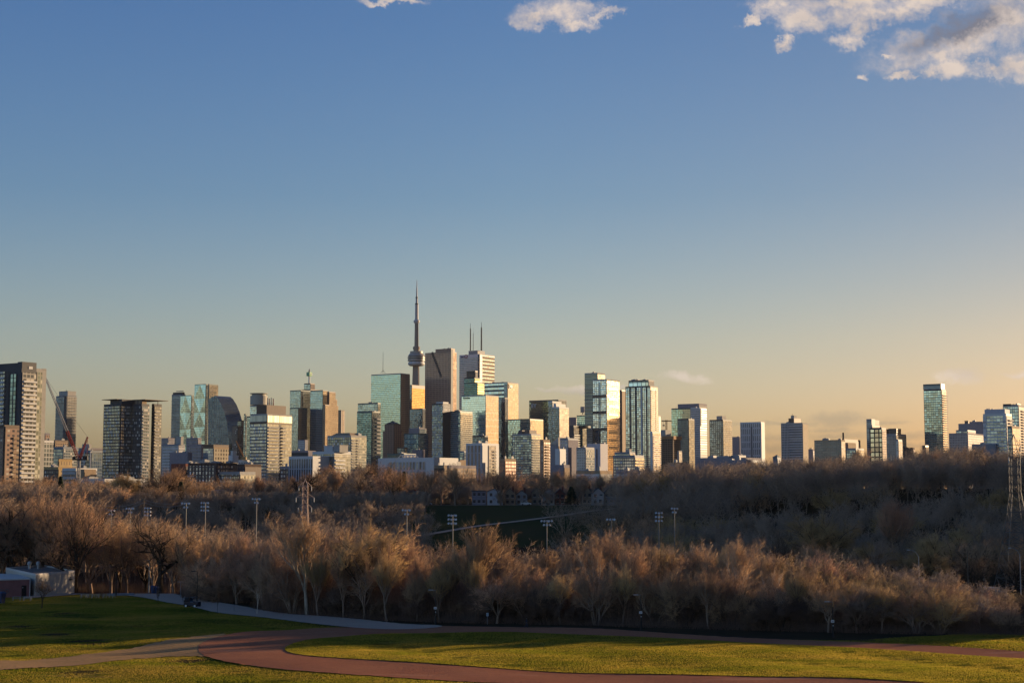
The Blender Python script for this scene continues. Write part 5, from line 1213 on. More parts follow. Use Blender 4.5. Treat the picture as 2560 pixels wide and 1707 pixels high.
def unit(v): return v/(np.linalg.norm(v)+1e-9)
def gen_tree(seed, H, trunk_h, r0, nmain, spread, nsub, crook, up, wide, nbr=7, ntw=8, tw_len=1.15, tw_r=.021, multi=False, low=.3, nfin=1, rf=.86):
    rg = np.random.default_rng(seed); limb = [[], [], [], []]; tw = [[], [], []]
    cnt = [0]
    def perp(d, ang, az):
        h = np.array((0, 0, 1.0)) if abs(d[2]) < .9 else np.array((1.0, 0, 0))
        u = unit(np.cross(h, d)); w = np.cross(d, u)
        return unit(d*cos(ang)+(u*cos(az)+w*sin(az))*sin(ang))
    def stem(p, d, L, ra, rb, ns, ck, tr):
        pts = [np.array(p, float)]; rs = [ra]
        for i in range(ns):
            d = unit(d+rg.normal(0, ck, 3)+np.array((0, 0, tr)))
            pts.append(pts[-1]+d*L/ns); rs.append(lerp(ra, rb, (i+1)/ns))
            limb[0].append(pts[-2]); limb[1].append(pts[-1]+d*ra*.2); limb[2].append(rs[-2]); limb[3].append(rs[-1])
        return pts, rs, d
    def along(pts, rs, s):
        x = s*(len(pts)-1); i = min(int(x), len(pts)-2); f = x-i
        return pts[i]*(1-f)+pts[i+1]*f, unit(pts[i+1]-pts[i]), rs[i]*(1-f)+rs[i+1]*f
    def twigs(p, d, L, r):
        # a branchlet with fine twigs along it
        q = p; dd = d
        for i in range(2):
            dd = unit(dd+rg.normal(0, crook*1.2, 3)+np.array((0, 0, up*.8))); nq = q+dd*L/2
            tw[0].append(q); tw[1].append(nq+dd*.02); tw[2].append(min(.036, r*(1-.3*i)))
            for k in range(ntw//2):
                s = rg.uniform(0, 1); b = q*(1-s)+nq*s; e = perp(dd, rg.uniform(.35, .95), rg.uniform(0, 2*pi)); e = unit(e+np.array((0, 0, up*2.2+.12)))
                l = tw_len*rg.uniform(.5, 1.25); tw[0].append(b); tw[1].append(b+e*l); tw[2].append(tw_r)
                for m_ in range(nfin):
                    s2 = rg.uniform(.15, .9); b2 = b+e*l*s2; e2 = unit(perp(e, rg.uniform(.4, .9), rg.uniform(0, 2*pi))+np.array((0, 0, up*.6)))
                    tw[0].append(b2); tw[1].append(b2+e2*l*rg.uniform(.35, .7)); tw[2].append(tw_r*.8)
            q = nq
    def branch(p, d, L, r, lev):
        if H > 8: r = max(r, (.09, .07, .046)[min(lev, 2)])
        pts, rs, dl = stem(p, d, L, r, r*.45, 4 if lev < 2 else 3, crook*(1 if lev < 2 else 1.2), up*(.6 if lev < 2 else 1))
        if lev == 2:
            for i in range(nbr):
                s = rg.uniform(.15, 1); b, dd, rr = along(pts, rs, s)
                twigs(b, perp(dd, rg.uniform(.35, .9), rg.uniform(0, 2*pi)), L*rg.uniform(.35, .6)*(1.2-.4*s), rr*.55)
            twigs(pts[-1], dl, L*.45, rs[-1]*.8)
            return
        n = nsub if lev == 0 else max(3, nsub-1)
        for i in range(n):
            s = low+(1-low)*(i+rg.uniform(0, 1))/n; b, dd, rr = along(pts, rs, min(s, 1))
            branch(b, perp(dd, rg.uniform(.45, .95)*wide, rg.uniform(0, 2*pi)), L*rg.uniform(.42, .68)*(1.25-.5*s), rr*rf, lev+1)
        branch(pts[-1], dl, L*.55, rs[-1]*.9, lev+1)
    Hc = H-trunk_h
    if multi:
        for i in range(nmain):
            a = 2*pi*(i+rg.uniform(-.3, .3))/nmain; ang = spread*rg.uniform(.3, 1)
            d = np.array((cos(a)*sin(ang), sin(a)*sin(ang), cos(ang)))
            branch(np.array((cos(a)*.3, sin(a)*.3, -.2)), d, H*.55*rg.uniform(.75, 1), r0*rg.uniform(.5, .8), 0)
    else:
        pts, rs, d = stem((0, 0, -.3), np.array((rg.normal(0, .06), rg.normal(0, .06), 1)), trunk_h+.3, r0, r0*.75, 4, crook*.35, .05)
        for i in range(nmain):
            a = 2*pi*(i+rg.uniform(-.3, .3))/nmain; ang = spread*rg.uniform(.45, 1.1)
            if i == 0: ang *= .3
            dd = np.array((cos(a)*sin(ang), sin(a)*sin(ang), cos(ang)))
            b = pts[-1] if i % 3 == 0 else along(pts, rs, rg.uniform(.7, 1))[0]
            branch(b, dd, Hc*.52*rg.uniform(.85, 1.05), r0*rg.uniform(.45, .62), 0)
    L0 = [np.array(x) for x in limb]
    zmax = max(np.array(tw[1])[:, 2].max(), L0[1][:, 2].max())
    sc = H/zmax
    sv = np.array((1, 1, sc)) if .8 < sc < 1.25 else np.array((sc, sc, sc))
    Lp, Lq = L0[0]*sv, L0[1]*sv; tp, tq = np.array(tw[0])*sv, np.array(tw[1])*sv
    thick = L0[2] > r0*.16
    V1, F1 = tubes(Lp[thick], Lq[thick], L0[2][thick], L0[3][thick], 6)
    V2, F2 = tubes(Lp[~thick], Lq[~thick], L0[2][~thick], L0[3][~thick], 3)
    Vl = np.concatenate([V1, V2]); Fl = np.concatenate([F1, F2+len(V1)])
    Vt, Ft = spikes(tp, tq, tw[2])
    return Vl, Fl, Vt, Ft, (tp, tq, np.array(tw[2]), Lp, Lq, L0[2])
PROTO = {}
def proto(key, bark, twig, **kw):
    Vl, Fl, Vt, Ft, raw = gen_tree(**kw)
    PROTO[key] = (npmesh('trunk_mesh', Vl, Fl, BM[bark]), npmesh('crown_mesh', Vt, Ft, BM[twig]), kw['H'], raw)
R_ = dict(trunk_h=2.4, r0=.34, nmain=5, spread=.62, nsub=5, crook=.13, up=.06, wide=1.0, nbr=3, ntw=4)
proto('round1', 'bark', 'twig', seed=1, H=15, **R_)
proto('round2', 'bark', 'twigr', seed=2, H=14, **R_)
proto('round3', 'barkd', 'twig', seed=3, H=16, **{**R_, 'nmain': 6, 'spread': .75})
proto('round4', 'bark', 'twigg', seed=4, H=15, **{**R_, 'spread': .5})
V_ = dict(trunk_h=3.5, r0=.30, nmain=6, spread=.33, nsub=6, crook=.07, up=.12, wide=.62, nbr=3, ntw=4)
proto('vase1', 'bark', 'twig', seed=11, H=17, **V_)
proto('vase2', 'bark', 'twigr', seed=12, H=16, **V_)
proto('vase3', 'bark', 'twigo', seed=13, H=16, **{**V_, 'spread': .4})
proto('multi1', 'bark', 'twigr', seed=21, H=11, trunk_h=0, r0=.24, nmain=6, spread=.42, nsub=5, crook=.1, up=.09, wide=.8, nbr=3, ntw=4, multi=True)
proto('vase4', 'bark', 'twig', seed=14, H=17, **{**V_, 'spread': .5, 'nmain': 4, 'crook': .12})
proto('birchy', 'barkp', 'twig', seed=15, H=16, **{**V_, 'spread': .3, 'nmain': 4})
proto('multi3', 'bark', 'twig', seed=23, H=12, trunk_h=0, r0=.2, nmain=5, spread=.5, nsub=6, crook=.13, up=.07, wide=.85, nbr=3, ntw=4, multi=True)
proto('multi2', 'bark', 'twigo', seed=22, H=10, trunk_h=0, r0=.22, nmain=7, spread=.6, nsub=5, crook=.12, up=.08, wide=.9, nbr=3, ntw=4, multi=True)
proto('willow', 'barkd', 'twigo', seed=31, H=15, trunk_h=3, r0=.35, nmain=7, spread=.85, nsub=6, crook=.13, up=.03, wide=1.0, nbr=5, ntw=5, nfin=1)
proto('oak1', 'barkd', 'twigd', seed=41, H=22, trunk_h=6.5, r0=.75, nmain=4, spread=1.0, nsub=5, crook=.34, up=.04, wide=1.1, nbr=5, ntw=4, tw_len=1.0, tw_r=.013, rf=.84, low=.2)
proto('oak2', 'barkd', 'twigd', seed=43, H=24, trunk_h=7, r0=.62, nmain=3, spread=.6, nsub=5, crook=.27, up=.08, wide=1.0, nbr=5, ntw=4, tw_len=1.0, tw_r=.013, rf=.84, low=.25)
proto('oak3', 'barkd', 'twigd', seed=47, H=24, trunk_h=4, r0=.5, nmain=7, spread=.7, nsub=6, crook=.12, up=.06, wide=.9, nbr=5, ntw=4, tw_len=1.0)
proto('bush1', 'barkd', 'brush', seed=51, H=4, trunk_h=0, r0=.05, nmain=7, spread=.75, nsub=4, crook=.12, up=.05, wide=.9, nbr=4, ntw=4, tw_len=.5, tw_r=.015, multi=True, nfin=2)
proto('bush2', 'barkd', 'twigd', seed=52, H=3.5, trunk_h=0, r0=.05, nmain=8, spread=.9, nsub=4, crook=.15, up=.04, wide=1, nbr=4, ntw=4, tw_len=.5, tw_r=.015, multi=True, nfin=2)
proto('sapling', 'barkd', 'twigd', seed=61, H=6, trunk_h=1.8, r0=.08, nmain=4, spread=.6, nsub=4, crook=.08, up=.1, wide=.8, nbr=3, ntw=3, tw_len=.5, tw_r=.014, nfin=1)
proto('birch', 'barkp', 'twigr', seed=62, H=6.5, trunk_h=2.4, r0=.13, nmain=4, spread=.35, nsub=4, crook=.06, up=.1, wide=.7, nbr=3, ntw=3, tw_len=.5, tw_r=.014, nfin=1)
rt = random.Random(99)
def tree(key, x, y, H, label, group=None, name='bare_tree', rz=None, z=None, wid=1.0, cat='tree'):
    tm, cm, h, _ = PROTO[key]; z = terrain(x, y)+(undul(x, y) if y < 340 and abs(x) < 400 else 0) if z is None else z
    r = thing(name, (x, y, z-.05), label, cat, group, rt.uniform(0, 6.28) if rz is None else rz)
    s = H/h; r.scale = (s*wid, s*wid, s)
    a = bpy.data.objects.new('trunk', tm); b = bpy.data.objects.new('crown', cm)
    for o in (a, b): COL.objects.link(o); o.parent = r
    return r
# ---- the belt of woods behind the track
FRONT = [(-100, 358), (0, 358), (200, 362), (400, 352), (480, 335), (600, 316), (700, 300), (900, 284), (1100, 278), (1250, 276), (1600, 268), (2200, 257), (2600, 251)]
TOPS = [(-100, 1205), (0, 1205), (120, 1195), (230, 1215), (300, 1255), (380, 1262), (440, 1262), (520, 1305), (580, 1292), (640, 1312), (720, 1285), (790, 1275), (850, 1280), (960, 1280), (1010, 1325), (1080, 1345), (1150, 1325), (1200, 1292), (1250, 1345), (1320, 1348), (1380, 1345), (1450, 1310), (1500, 1290), (1580, 1305), (1640, 1335), (1700, 1325), (1760, 1340), (1850, 1345), (1900, 1360), (1990, 1350), (2050, 1360), (2120, 1385), (2200, 1392), (2300, 1400), (2380, 1400), (2440, 1432), (2500, 1450), (2560, 1478), (2620, 1460)]
SEG = [(640, 'behind the footpath at the left'), (1089, 'left of the leftmost sign-bearing lamp post'), (1601, 'right of the leftmost sign-bearing lamp post'), (2082, 'left of the rightmost sign-bearing lamp post'), (9999, 'right of the rightmost sign-bearing lamp post')]
def segname(px): return next(s for lim, s in SEG if px < lim)
WORD = {'birchy': 'pale-stemmed bare tree', 'round': 'round-headed bare tree', 'vase': 'upright fan-shaped bare tree', 'multi': 'many-stemmed bare tree', 'willow': 'ochre-twigged bare tree', 'oak': 'dark gnarled bare tree'}
def kindword(k): return next(v for q, v in WORD.items() if k.startswith(q))
def px_of(x, y): return CX+F*(x/y)*1.0
def top_z(px, py, Y): return zof(py, Y)
nb = 0; merged = []; merged2 = []
for row, (off, hs) in enumerate(((3, .70), (11, .84), (24, .95), (38, 1.0), (56, 1.0), (80, .97))):
    px = -90
    while px < 2640:
        D0 = interp(FRONT, px)+off+rt.uniform(-3, 3)
        if px > 1500 and 262 < D0-(interp(FRONT, px)-255) < 0: pass
        x = kx(px, 1400)*D0
        ztop = zof(interp(TOPS, px), D0)-terrain(x, D0)
        H = ztop*hs*rt.uniform(.86, 1.03)
        hy = interp([(-40, 318), (20, 300), (70, 282), (115, 268), (180, 255)], x)
        step = (5.0 if row < 3 else 8.0)*rt.uniform(.75, 1.3)/D0*F
        if row == 5 and (x > -40 or px < 240): px += step; continue
        if px < 470 and row < 2: px += step; continue
        if -42 < x < 180 and abs(D0-hy) < 9: D0 = hy+9.5+rt.uniform(0, 3) if row > 1 else D0
        if -42 < x < 180 and abs(D0-hy) < 8: px += step; continue
        if H < 3.5: H = 3.5
        if px < 470: key = rt.choice(['round1', 'round2', 'round3', 'round4', 'vase2'])
        elif px < 1000: key = rt.choice(['multi1', 'vase1', 'vase3', 'vase2', 'vase4', 'multi3', 'multi1', 'round2', 'vase4', 'birchy'])
        elif px < 1950: key = rt.choice(['round2', 'multi1', 'vase1', 'vase2', 'multi3', 'vase3', 'multi3', 'vase4', 'vase4', 'birchy', 'multi1'])
        else: key = rt.choice(['multi2', 'multi2', 'round1', 'vase3', 'multi1', 'round4'])
        w = min(1.3, max(.9, 11/max(H, 6)))
        if row >= 4: merged2.append((key, x, D0, terrain(x, D0), H)); px += step; continue
        tree(key, x, D0, H, '%s in the woods %s' % (kindword(key), segname(px)), '%ss in the woods %s' % (kindword(key), segname(px).split(',')[0]), wid=w)
        nb += 1; px += step
# ---- bushes along the front of the belt
for i in range(230):
    px = rt.uniform(480, 2620); D0 = interp(FRONT, px)+rt.uniform(2, 22); x = kx(px, 1500)*D0
    tree(rt.choice(['bush1', 'bush2', 'bush1']), x, D0, rt.choice((rt.uniform(2.2, 5), rt.uniform(3, 7.5))), 'low bare bush at the foot of the woods '+segname(px), 'bushes at the foot of the woods '+segname(px).split(',')[0], 'bush', wid=rt.uniform(.9, 1.3), cat='bush')
# ---- undergrowth nobody could count
rg = np.random.default_rng(8); n = 90000
px = rg.uniform(-90, 2640, n); D0 = np.interp(px, [a for a, b in FRONT], [b for a, b in FRONT])+rg.uniform(0, 1, n)**1.3*np.where(px < 460, 90, 70)+np.where(px < 460, 34, 0)
X = (px-CX)/F*D0; keep = np.abs(D0-np.interp(X, [-40, 20, 70, 115, 180], [318, 300, 282, 268, 255])) > 7.5
X, Y = X[keep], D0[keep]; n = len(X); Z = np.array([terrain(a, b) for a, b in zip(X, Y)])-.05
P = np.stack([X, Y, Z], 1); hgt = rg.uniform(.6, 2.6, n)
Q = P+np.stack([rg.normal(0, .45, n), rg.normal(0, .45, n), hgt], 1)
V, Fa = spikes(P, Q, rg.uniform(.012, .03, n))
o = bpy.data.objects.new('undergrowth', npmesh('undergrowth', V, Fa, BM['brush'])); COL.objects.link(o)
tag(o, 'tangled brown undergrowth filling the woods behind the track', 'undergrowth', kind='stuff')
# ---- thicket of thin upright stems between the trees
rg = np.random.default_rng(18); n = 70000
px = rg.uniform(470, 2640, n); off = rg.uniform(0, 1, n)**1.4*55+4.5; D0 = np.interp(px, [a for a, b in FRONT], [b for a, b in FRONT])+off
X = (px-CX)/F*D0; tz = np.array([zof(y, d) for y, d in zip(np.interp(px, [a for a, b in TOPS], [b for a, b in TOPS]), D0)])
keep = np.abs(D0-np.interp(X, [-40, 20, 70, 115, 180], [318, 300, 282, 268, 255])) > 7.0
X, Y, tz = X[keep], D0[keep], tz[keep]; n = len(X); Z = np.array([terrain(a, b) for a, b in zip(X, Y)])-.05
clump = .5+.5*np.sin(X*.55+np.sin(Y*.4)*2)*np.sin(X*.17+1.3)
hgt = np.clip(rg.uniform(.15, .62, n)*tz*(.55+.7*clump), 1.5, 9)
P = np.stack([X, Y, Z], 1); lean = rg.normal(0, .16, (n, 2))*hgt[:, None]; Q = P+np.stack([lean[:, 0], lean[:, 1], hgt], 1)
b_ = P+(Q-P)*rg.uniform(.3, .8, (n, 1)); c_ = b_+np.stack([rg.normal(0, .6, n), rg.normal(0, .6, n), rg.uniform(.5, 1.6, n)], 1)
V, Fa = spikes(np.concatenate([P, b_]), np.concatenate([Q, c_]), np.concatenate([rg.uniform(.02, .042, n), np.full(n, .02)]))
BM['stem'] = bark_mat('thicket_stems', (.22, .13, .085), (.27, .17, .11), True)
o = bpy.data.objects.new('thicket', npmesh('thicket', V, Fa, BM['stem'])); COL.objects.link(o)
tag(o, 'dense thicket of thin upright brown stems between the belt trees', 'thicket', kind='stuff')
# ---- single trees on the left
def at_tree(key, px, D0, top, label, name='bare_tree', wid=1.0, rz=None):
    x = kx(px, 1400)*D0; return tree(key, x, D0, zof(top, D0)-terrain(x, D0), label, None, name, wid=wid, rz=rz)
at_tree('oak2', 24, 384, 1205, 'dark forked tree behind the left part of the washroom building, nearest the left edge', rz=.4)
at_tree('oak2', 77, 390, 1215, 'dark forked tree behind the washroom roof vents', rz=3.6, wid=.9)
at_tree('oak1', 145, 392, 1205, 'dark crooked tree behind the right half of the washroom building', rz=5.0, wid=.8)
at_tree('oak3', 193, 366, 1222, 'dark dense-crowned tree right beside the washroom end wall', rz=1.0, wid=.95)
at_tree('oak1', 403, 358, 1262, 'big dark gnarled tree with wide crooked limbs beside the blue bins', rz=2.4, wid=1.1)
at_tree('willow', 925, 292, 1280, 'round dense golden-brown tree left of the leftmost double-row floodlight in mid picture', 'bare_tree', 1.0)
at_tree('birchy', 770, 296, 1262, 'tallest pale fan-topped tree in the woods right of the transmission pylon', wid=1.1)
at_tree('vase1', 1190, 284, 1284, 'tall reddish tree standing above the woods left of centre path', wid=1.0)
at_tree('birchy', 1830, 282, 1325, 'pale-trunked tree with long bare white limbs near the middle lamp post', wid=1.0)
def from_base(key, px, base, top, label, name='young_tree', wid=1.0, group=None):
    g = ground_at(px, base, True); H = zof(top, g[1]); return tree(key, g[0], g[1], H, label, group, name, z=undul(g[0], g[1]), wid=wid)
from_base('sapling', 104, 1519, 1440, 'young bare tree with a rounded crown on the lawn in front of the washroom', wid=1.5)
from_base('sapling', 253, 1514, 1466, 'slim dark young tree right of the long row of picnic tables', wid=.4)
from_base('sapling', 395, 1516, 1470, 'thin young tree on the lawn below the gnarled tree', wid=.45)
from_base('sapling', 457, 1515, 1476, 'thin young tree just left of the parked utility vehicle', wid=.4)
from_base('sapling', 543, 1536, 1462, 'thin young tree with white base guard right of the utility vehicle', wid=.45)
from_base('sapling', 585, 1527, 1462, 'thin dark young tree on the edge of the footpath', wid=.4)
from_base('birch', 642, 1533, 1448, 'pale-trunked young tree on the lawn by the footpath', wid=.5)
from_base('sapling', 709, 1538, 1500, 'shortest young tree beside the footpath', wid=.5)
# ---- wooded hillside on the right, slope on the left, ridge of trees in front of the city
RIDGE = [(-60, 1185), (60, 1190), (200, 1195), (300, 1185), (360, 1205), (430, 1165), (500, 1195), (620, 1190), (700, 1195), (780, 1175), (850, 1158), (920, 1148), (980, 1160), (1060, 1175), (1120, 1160), (1220, 1165), (1320, 1178), (1400, 1170), (1480, 1175), (1560, 1175), (1640, 1165), (1700, 1150), (1780, 1158), (1880, 1155), (1960, 1150), (2050, 1150), (2150, 1140), (2250, 1150), (2320, 1118), (2400, 1112), (2480, 1120), (2560, 1135), (2640, 1130)]
nh = 0
def hillw(px): return 'left' if px < 900 else 'right'
for row in range(-1, 9):
    y0 = 405+row*24
    px = 1330 if row > 2 else (1560 if row >= 0 else 2050)
    if row > 5: px = 1560
    while px < 2660:
        D0 = y0+rt.uniform(-8, 8); x = kx(px, 1250)*D0; z = terrain(x, D0)
        H = rt.uniform(11, 15.5) if D0 < 520 else rt.uniform(15, 21); top = zof(interp(RIDGE, px)-12, D0)
        if z+H > top: H = max(7, top-z)
        if ((x-14) < 0) and D0 < 560: px += 40; continue
        key = rt.choice(['round4', 'round3', 'vase2', 'round4', 'round1', 'oak3', 'willow'] if rt.random() < .85 else ['willow'])
        w = 1.15 if H > 10 else 1.4
        nm = 'grey-brown' if z > 12 else 'dusky'
        if row in (3, 5, 7, 8) and rt.random() < .8 or row == 6 and rt.random() < .3: merged2.append((key, x, D0, z, H*1.03)); px += rt.uniform(.8, 1.25)*11/D0*F; continue
        tree(key, x, D0, H, '%s %s %s' % (nm, kindword(key), 'high on the shaded hillside right of the hillside path' if z > 12 else 'low on the shaded hillside right of the hillside path'), nm+' '+kindword(key)+'s on the right-hand hillside', wid=w)
        nh += 1; px += rt.uniform(.8, 1.25)*12.5/D0*F
for row in range(6):
    px = -80
    while px < (900 if row > 1 else 1010):
        D0 = 440+row*32+rt.uniform(-9, 9); x = kx(px, 1250)*D0
        H = min(rt.uniform(9, 13), zof(1248-row*2, D0)-terrain(x, D0)) if px > 480 else rt.uniform(11, 14)
        key = rt.choice(['round4', 'round3', 'round1', 'oak3'])
        if row in (1, 2, 3, 4) or px < 260: merged2.append((key, x, D0, terrain(x, D0), max(6, H))); px += rt.uniform(.8, 1.25)*11/D0*F; continue
        tree(key, x, D0, max(6, H), '%s on the dark valley slope left of the hillside lawn' % kindword(key), '%ss on the left valley slope' % kindword(key), wid=1.25)
        nh += 1; px += rt.uniform(.8, 1.25)*14/D0*F
for row, y0 in enumerate((652, 682, 720, 765, 830, 900)):
    px = -80
    while px < 2660:
        D0 = y0+rt.uniform(-10, 10); x = kx(px, 1200)*D0; z = terrain(x, D0)
        if row < 2 and (1000 < px < 1560) and rt.random() < .25: px += 30; continue
        if row < 2 and px > 1750: px += 40; continue
        top = zof(interp(RIDGE, px)+rt.uniform(-16, 9), D0); H = max(8, min(28, top-z))*(rt.uniform(.88, 1.03))
        key = rt.choice(['round4', 'round3', 'round1', 'round2', 'vase2'])
        if row == 0 or (row == 1 and px > 600):
            w_ = 'by the hilltop road' if row < 2 else 'on the ridge'
            sg = next(s for l, s in ((640, 'in front of the dark canopy tower'), (1100, 'below the tall observation tower'), (1600, 'right of the white gabled house'), (9999, 'in the far right third')) if px < l)
            tree(key, x, D0, H, '%s %s %s' % (kindword(key), w_, sg), '%ss %s %s' % (kindword(key), w_, sg), wid=1.12)
            nh += 1
        else: merged.append((key, x, D0, z, H))
        px += rt.uniform(.8, 1.3)*11.5/D0*F
print('TREES', nb, nh, len(merged), len(merged2))
for px in np.arange(-90, 1065, 16.0):            # left slope, close growing
    for y0 in (455, 500, 548, 596, 636):
        D0 = y0+rt.uniform(-14, 14); x = kx(px, 1250)*D0
        if px > 1020 and y0 < 500: continue
        z = terrain(x, D0); H = min(rt.uniform(9, 14), zof(1222 if px > 300 else 1200, D0)-z)
        merged2.append((rt.choice(['round4', 'multi1', 'round3', 'vase2']), x, D0, z, max(5, H)))
for px in np.arange(-90, 2660, 20.0):            # close understorey on the ridge
    for y0, hh in ((663, 8.5), (690, 11), (735, 12)):
        if px > 1560: y0 -= 30
        D0 = y0+rt.uniform(-8, 8); x = kx(px, 1200)*D0; z = terrain(x, D0)
        if y0 < 680 and 990 < px < 1600 and rt.random() < .8: continue
        merged2.append((rt.choice(['multi1', 'multi2', 'round4']), x, D0, z, hh*rt.uniform(.8, 1.15)))
for px in np.arange(1590, 2660, 17.0):           # gaps of the right-hand hillside
    for y0 in (450, 492, 534, 572, 606):
        D0 = y0+rt.uniform(-12, 12); x = kx(px, 1250)*D0; z = terrain(x, D0)
        H = min(rt.uniform(9, 14) if y0 < 520 else rt.uniform(14, 21), zof(interp(RIDGE, px)-10, D0)-z); merged2.append((rt.choice(['round4', 'multi1', 'round3', 'vase2', 'round2']), x, D0, z, max(5, H)))
for i in range(230):                             # woods added on the unseen rise beyond the right edge, for its shade
    y0 = rt.uniform(445, 800); x = .335*y0+rt.uniform(30, 170); merged2.append((rt.choice(['round4', 'round3']), x, y0, terrain(x, y0), rt.uniform(13, 17)))
def merge_trees(name, L, label, mat, frac, thick):
    Ps, Qs, Rs = [], [], []
    for key, x, y, z, H in L:
        tp, tq, tr_, lp, lq, lr = PROTO[key][3]; s = H/PROTO[key][2]; a = rt.uniform(0, 6.28); c, s_ = cos(a), sin(a)
        sel = np.random.default_rng(int(x*7) & 255).choice(len(tp), len(tp)//frac, replace=False)
        for A, B, R in ((tp[sel], tq[sel], tr_[sel]*thick), (lp, lq, lr)):
            f_ = lambda M: np.stack([M[:, 0]*c-M[:, 1]*s_, M[:, 0]*s_+M[:, 1]*c, M[:, 2]], 1)*s*np.array((1.15, 1.15, 1))+np.array((x, y, z))
            Ps.append(f_(A)); Qs.append(f_(B)); Rs.append(R)
    V, Fa = spikes(np.concatenate(Ps), np.concatenate(Qs), np.concatenate(Rs))
    o = bpy.data.objects.new(name, npmesh(name, V, Fa, mat)); COL.objects.link(o)
    tag(o, label, 'woods', kind='stuff')
merge_trees('distant_woods', merged, 'far mass of bare brown treetops in front of the city buildings', BM['twig'], 5, 2.6)
merge_trees('valley_woods', merged2, 'dusky mass of bare trees filling the valley and the shaded slopes', BM['twigg'], 6, 2.8)
at_tree('willow', 2052, 430, 1258, 'wide dome of ochre twigs low on the shaded right-hand hillside', wid=1.2)
at_tree('willow', 2400, 450, 1300, 'small ochre-twigged dome low on the hillside near the right pylon', wid=1.0)
at_tree('vase2', 2235, 440, 1232, 'tall pale many-stemmed tree on the shaded right-hand hillside', wid=1.2)
at_tree('birchy', 2146, 620, 1112, 'tall bare tree breaking the skyline below the wide tan block')
at_tree('oak3', 925, 690, 1142, 'dark reddish spreading tree on the ridge below the green glass slab', wid=1.2)
at_tree('oak1', 763, 640, 1160, 'gnarled bare tree on the ridge directly above the left pylon', wid=1.1)
at_tree('willow', 302, 640, 1172, 'broad pale-twigged tree in front of the dark canopy tower foot', wid=1.2)
at_tree('oak3', 408, 650, 1160, 'broad tree on the ridge right of the dark canopy tower', wid=1.2)
# ---- evergreens
def conifer(px, D0, top, w, label):
    x = kx(px, 1220)*D0; z = terrain(x, D0); H = zof(top, D0)-z; r = thing('evergreen_tree', (x, D0, z), label, 'tree')
    mb = MB(); mb.tube((x, D0, z), (x, D0, z+H), .22, .03, 6); mb.build('trunk', BM['barkd'], r, r.location)
    g = np.random.default_rng(int(px)); P = []; Q = []; R = []
    for i in range(2600):
        s = g.uniform(.08, 1)**.8; a = g.uniform(0, 6.28); rad = w*(1-s)*g.uniform(.5, 1)+.15; q = g.uniform(0, 1)
        b = np.array((cos(a)*rad*q, sin(a)*rad*q, H*s)); P.append(b); Q.append(b+np.array((cos(a)*.7, sin(a)*.7, -.25+g.normal(0, .15)))); R.append(.09)
    V, Fa = spikes(np.array(P), np.array(Q), np.array(R))
    o = bpy.data.objects.new('crown', npmesh('crown', V, Fa, simple('evergreen_needles', (.02, .04, .02), .8))); COL.objects.link(o); o.parent = r
conifer(151, 600, 1190, 3.6, 'dark evergreen tree left of the crane foot')
conifer(452, 640, 1203, 3.0, 'small dark evergreen tree in front of the dark brick midrise')
conifer(1428, 660, 1216, 5.0, 'dark spreading evergreen beside the glimpsed tan houses')
conifer(1908, 560, 1168, 3.4, 'dark evergreen among the bare trees high on the right-hand hillside')
conifer(2352, 600, 1140, 3.0, 'dark evergreen at the hilltop right of the lone tall tower')
conifer(1010, 700, 1178, 2.6, 'slim dark evergreen below the white trussed hall')
# ================================================================ grass that catches the light
def grass_blades(name, px0, px1, n, dens_fn, col, colb, hgt, label, seed=3, lift=.03):
    g = np.random.default_rng(seed); X = g.uniform(px0[0], px1[0], n); Y = g.uniform(px0[1], px1[1], n)
    k = dens_fn(X, Y); X, Y = X[k], Y[k]; n = len(X)
    Z = .16*np.sin(X*.11+Y*.05)+.12*np.sin(X*.043-Y*.17+1.7)+.07*np.sin(X*.31+Y*.23)
    f = np.clip((340-Y)/40, 0, 1); f = f*f*(3-2*f); Z = Z*f+lift
    a = g.uniform(0, 2*pi, n); w = g.uniform(.03, .075, n); h = hgt*g.uniform(.5, 1.3, n)
    P = np.stack([X, Y, Z], 1); d = np.stack([np.cos(a), np.sin(a), np.zeros(n)], 1)*w[:, None]
    tilt = np.stack([g.normal(0, .35, n)*h, g.normal(0, .35, n)*h, h], 1)
    V = np.stack([P-d, P+d, P+tilt], 1).reshape(-1, 3); b = np.arange(n)[:, None]*3
    Fa = np.concatenate([b, b+1, b+2], 1)
    m, nt, bs = newmat(name); t = NT(nt)
    p = t.n('ShaderNodeNewGeometry').outputs['Position']
    no = t.noise(t.vec('MULTIPLY', p, (1, 2.4, 1)), .05, 5, .62, .4); n2_ = t.noise(t.vec('MULTIPLY', p, (1, 3.5, 1)), .35, 4, .6)
    c = t.mix(t.rng(t.math('ADD', t.math('MULTIPLY', no, .6), t.math('MULTIPLY', n2_, .4)), .42, .60), col, colb)
    nt.nodes.remove(bs); df = t.n('ShaderNodeBsdfDiffuse'); tr_ = t.n('ShaderNodeBsdfTranslucent'); mx = t.n('ShaderNodeMixShader')
    t.put(df.inputs[0], c); t.put(tr_.inputs[0], t.vec('MULTIPLY', c, (1.5, 1.35, .7))); mx.inputs[0].default_value = .6
    nt.links.new(df.outputs[0], mx.inputs[1]); nt.links.new(tr_.outputs[0], mx.inputs[2])
    nt.links.new(mx.outputs[0], [q for q in nt.nodes if q.type == 'OUTPUT_MATERIAL'][0].inputs[0])
    o = bpy.data.objects.new(name, npmesh(name, V, Fa, m)); COL.objects.link(o); tag(o, label, 'grass', kind='stuff')
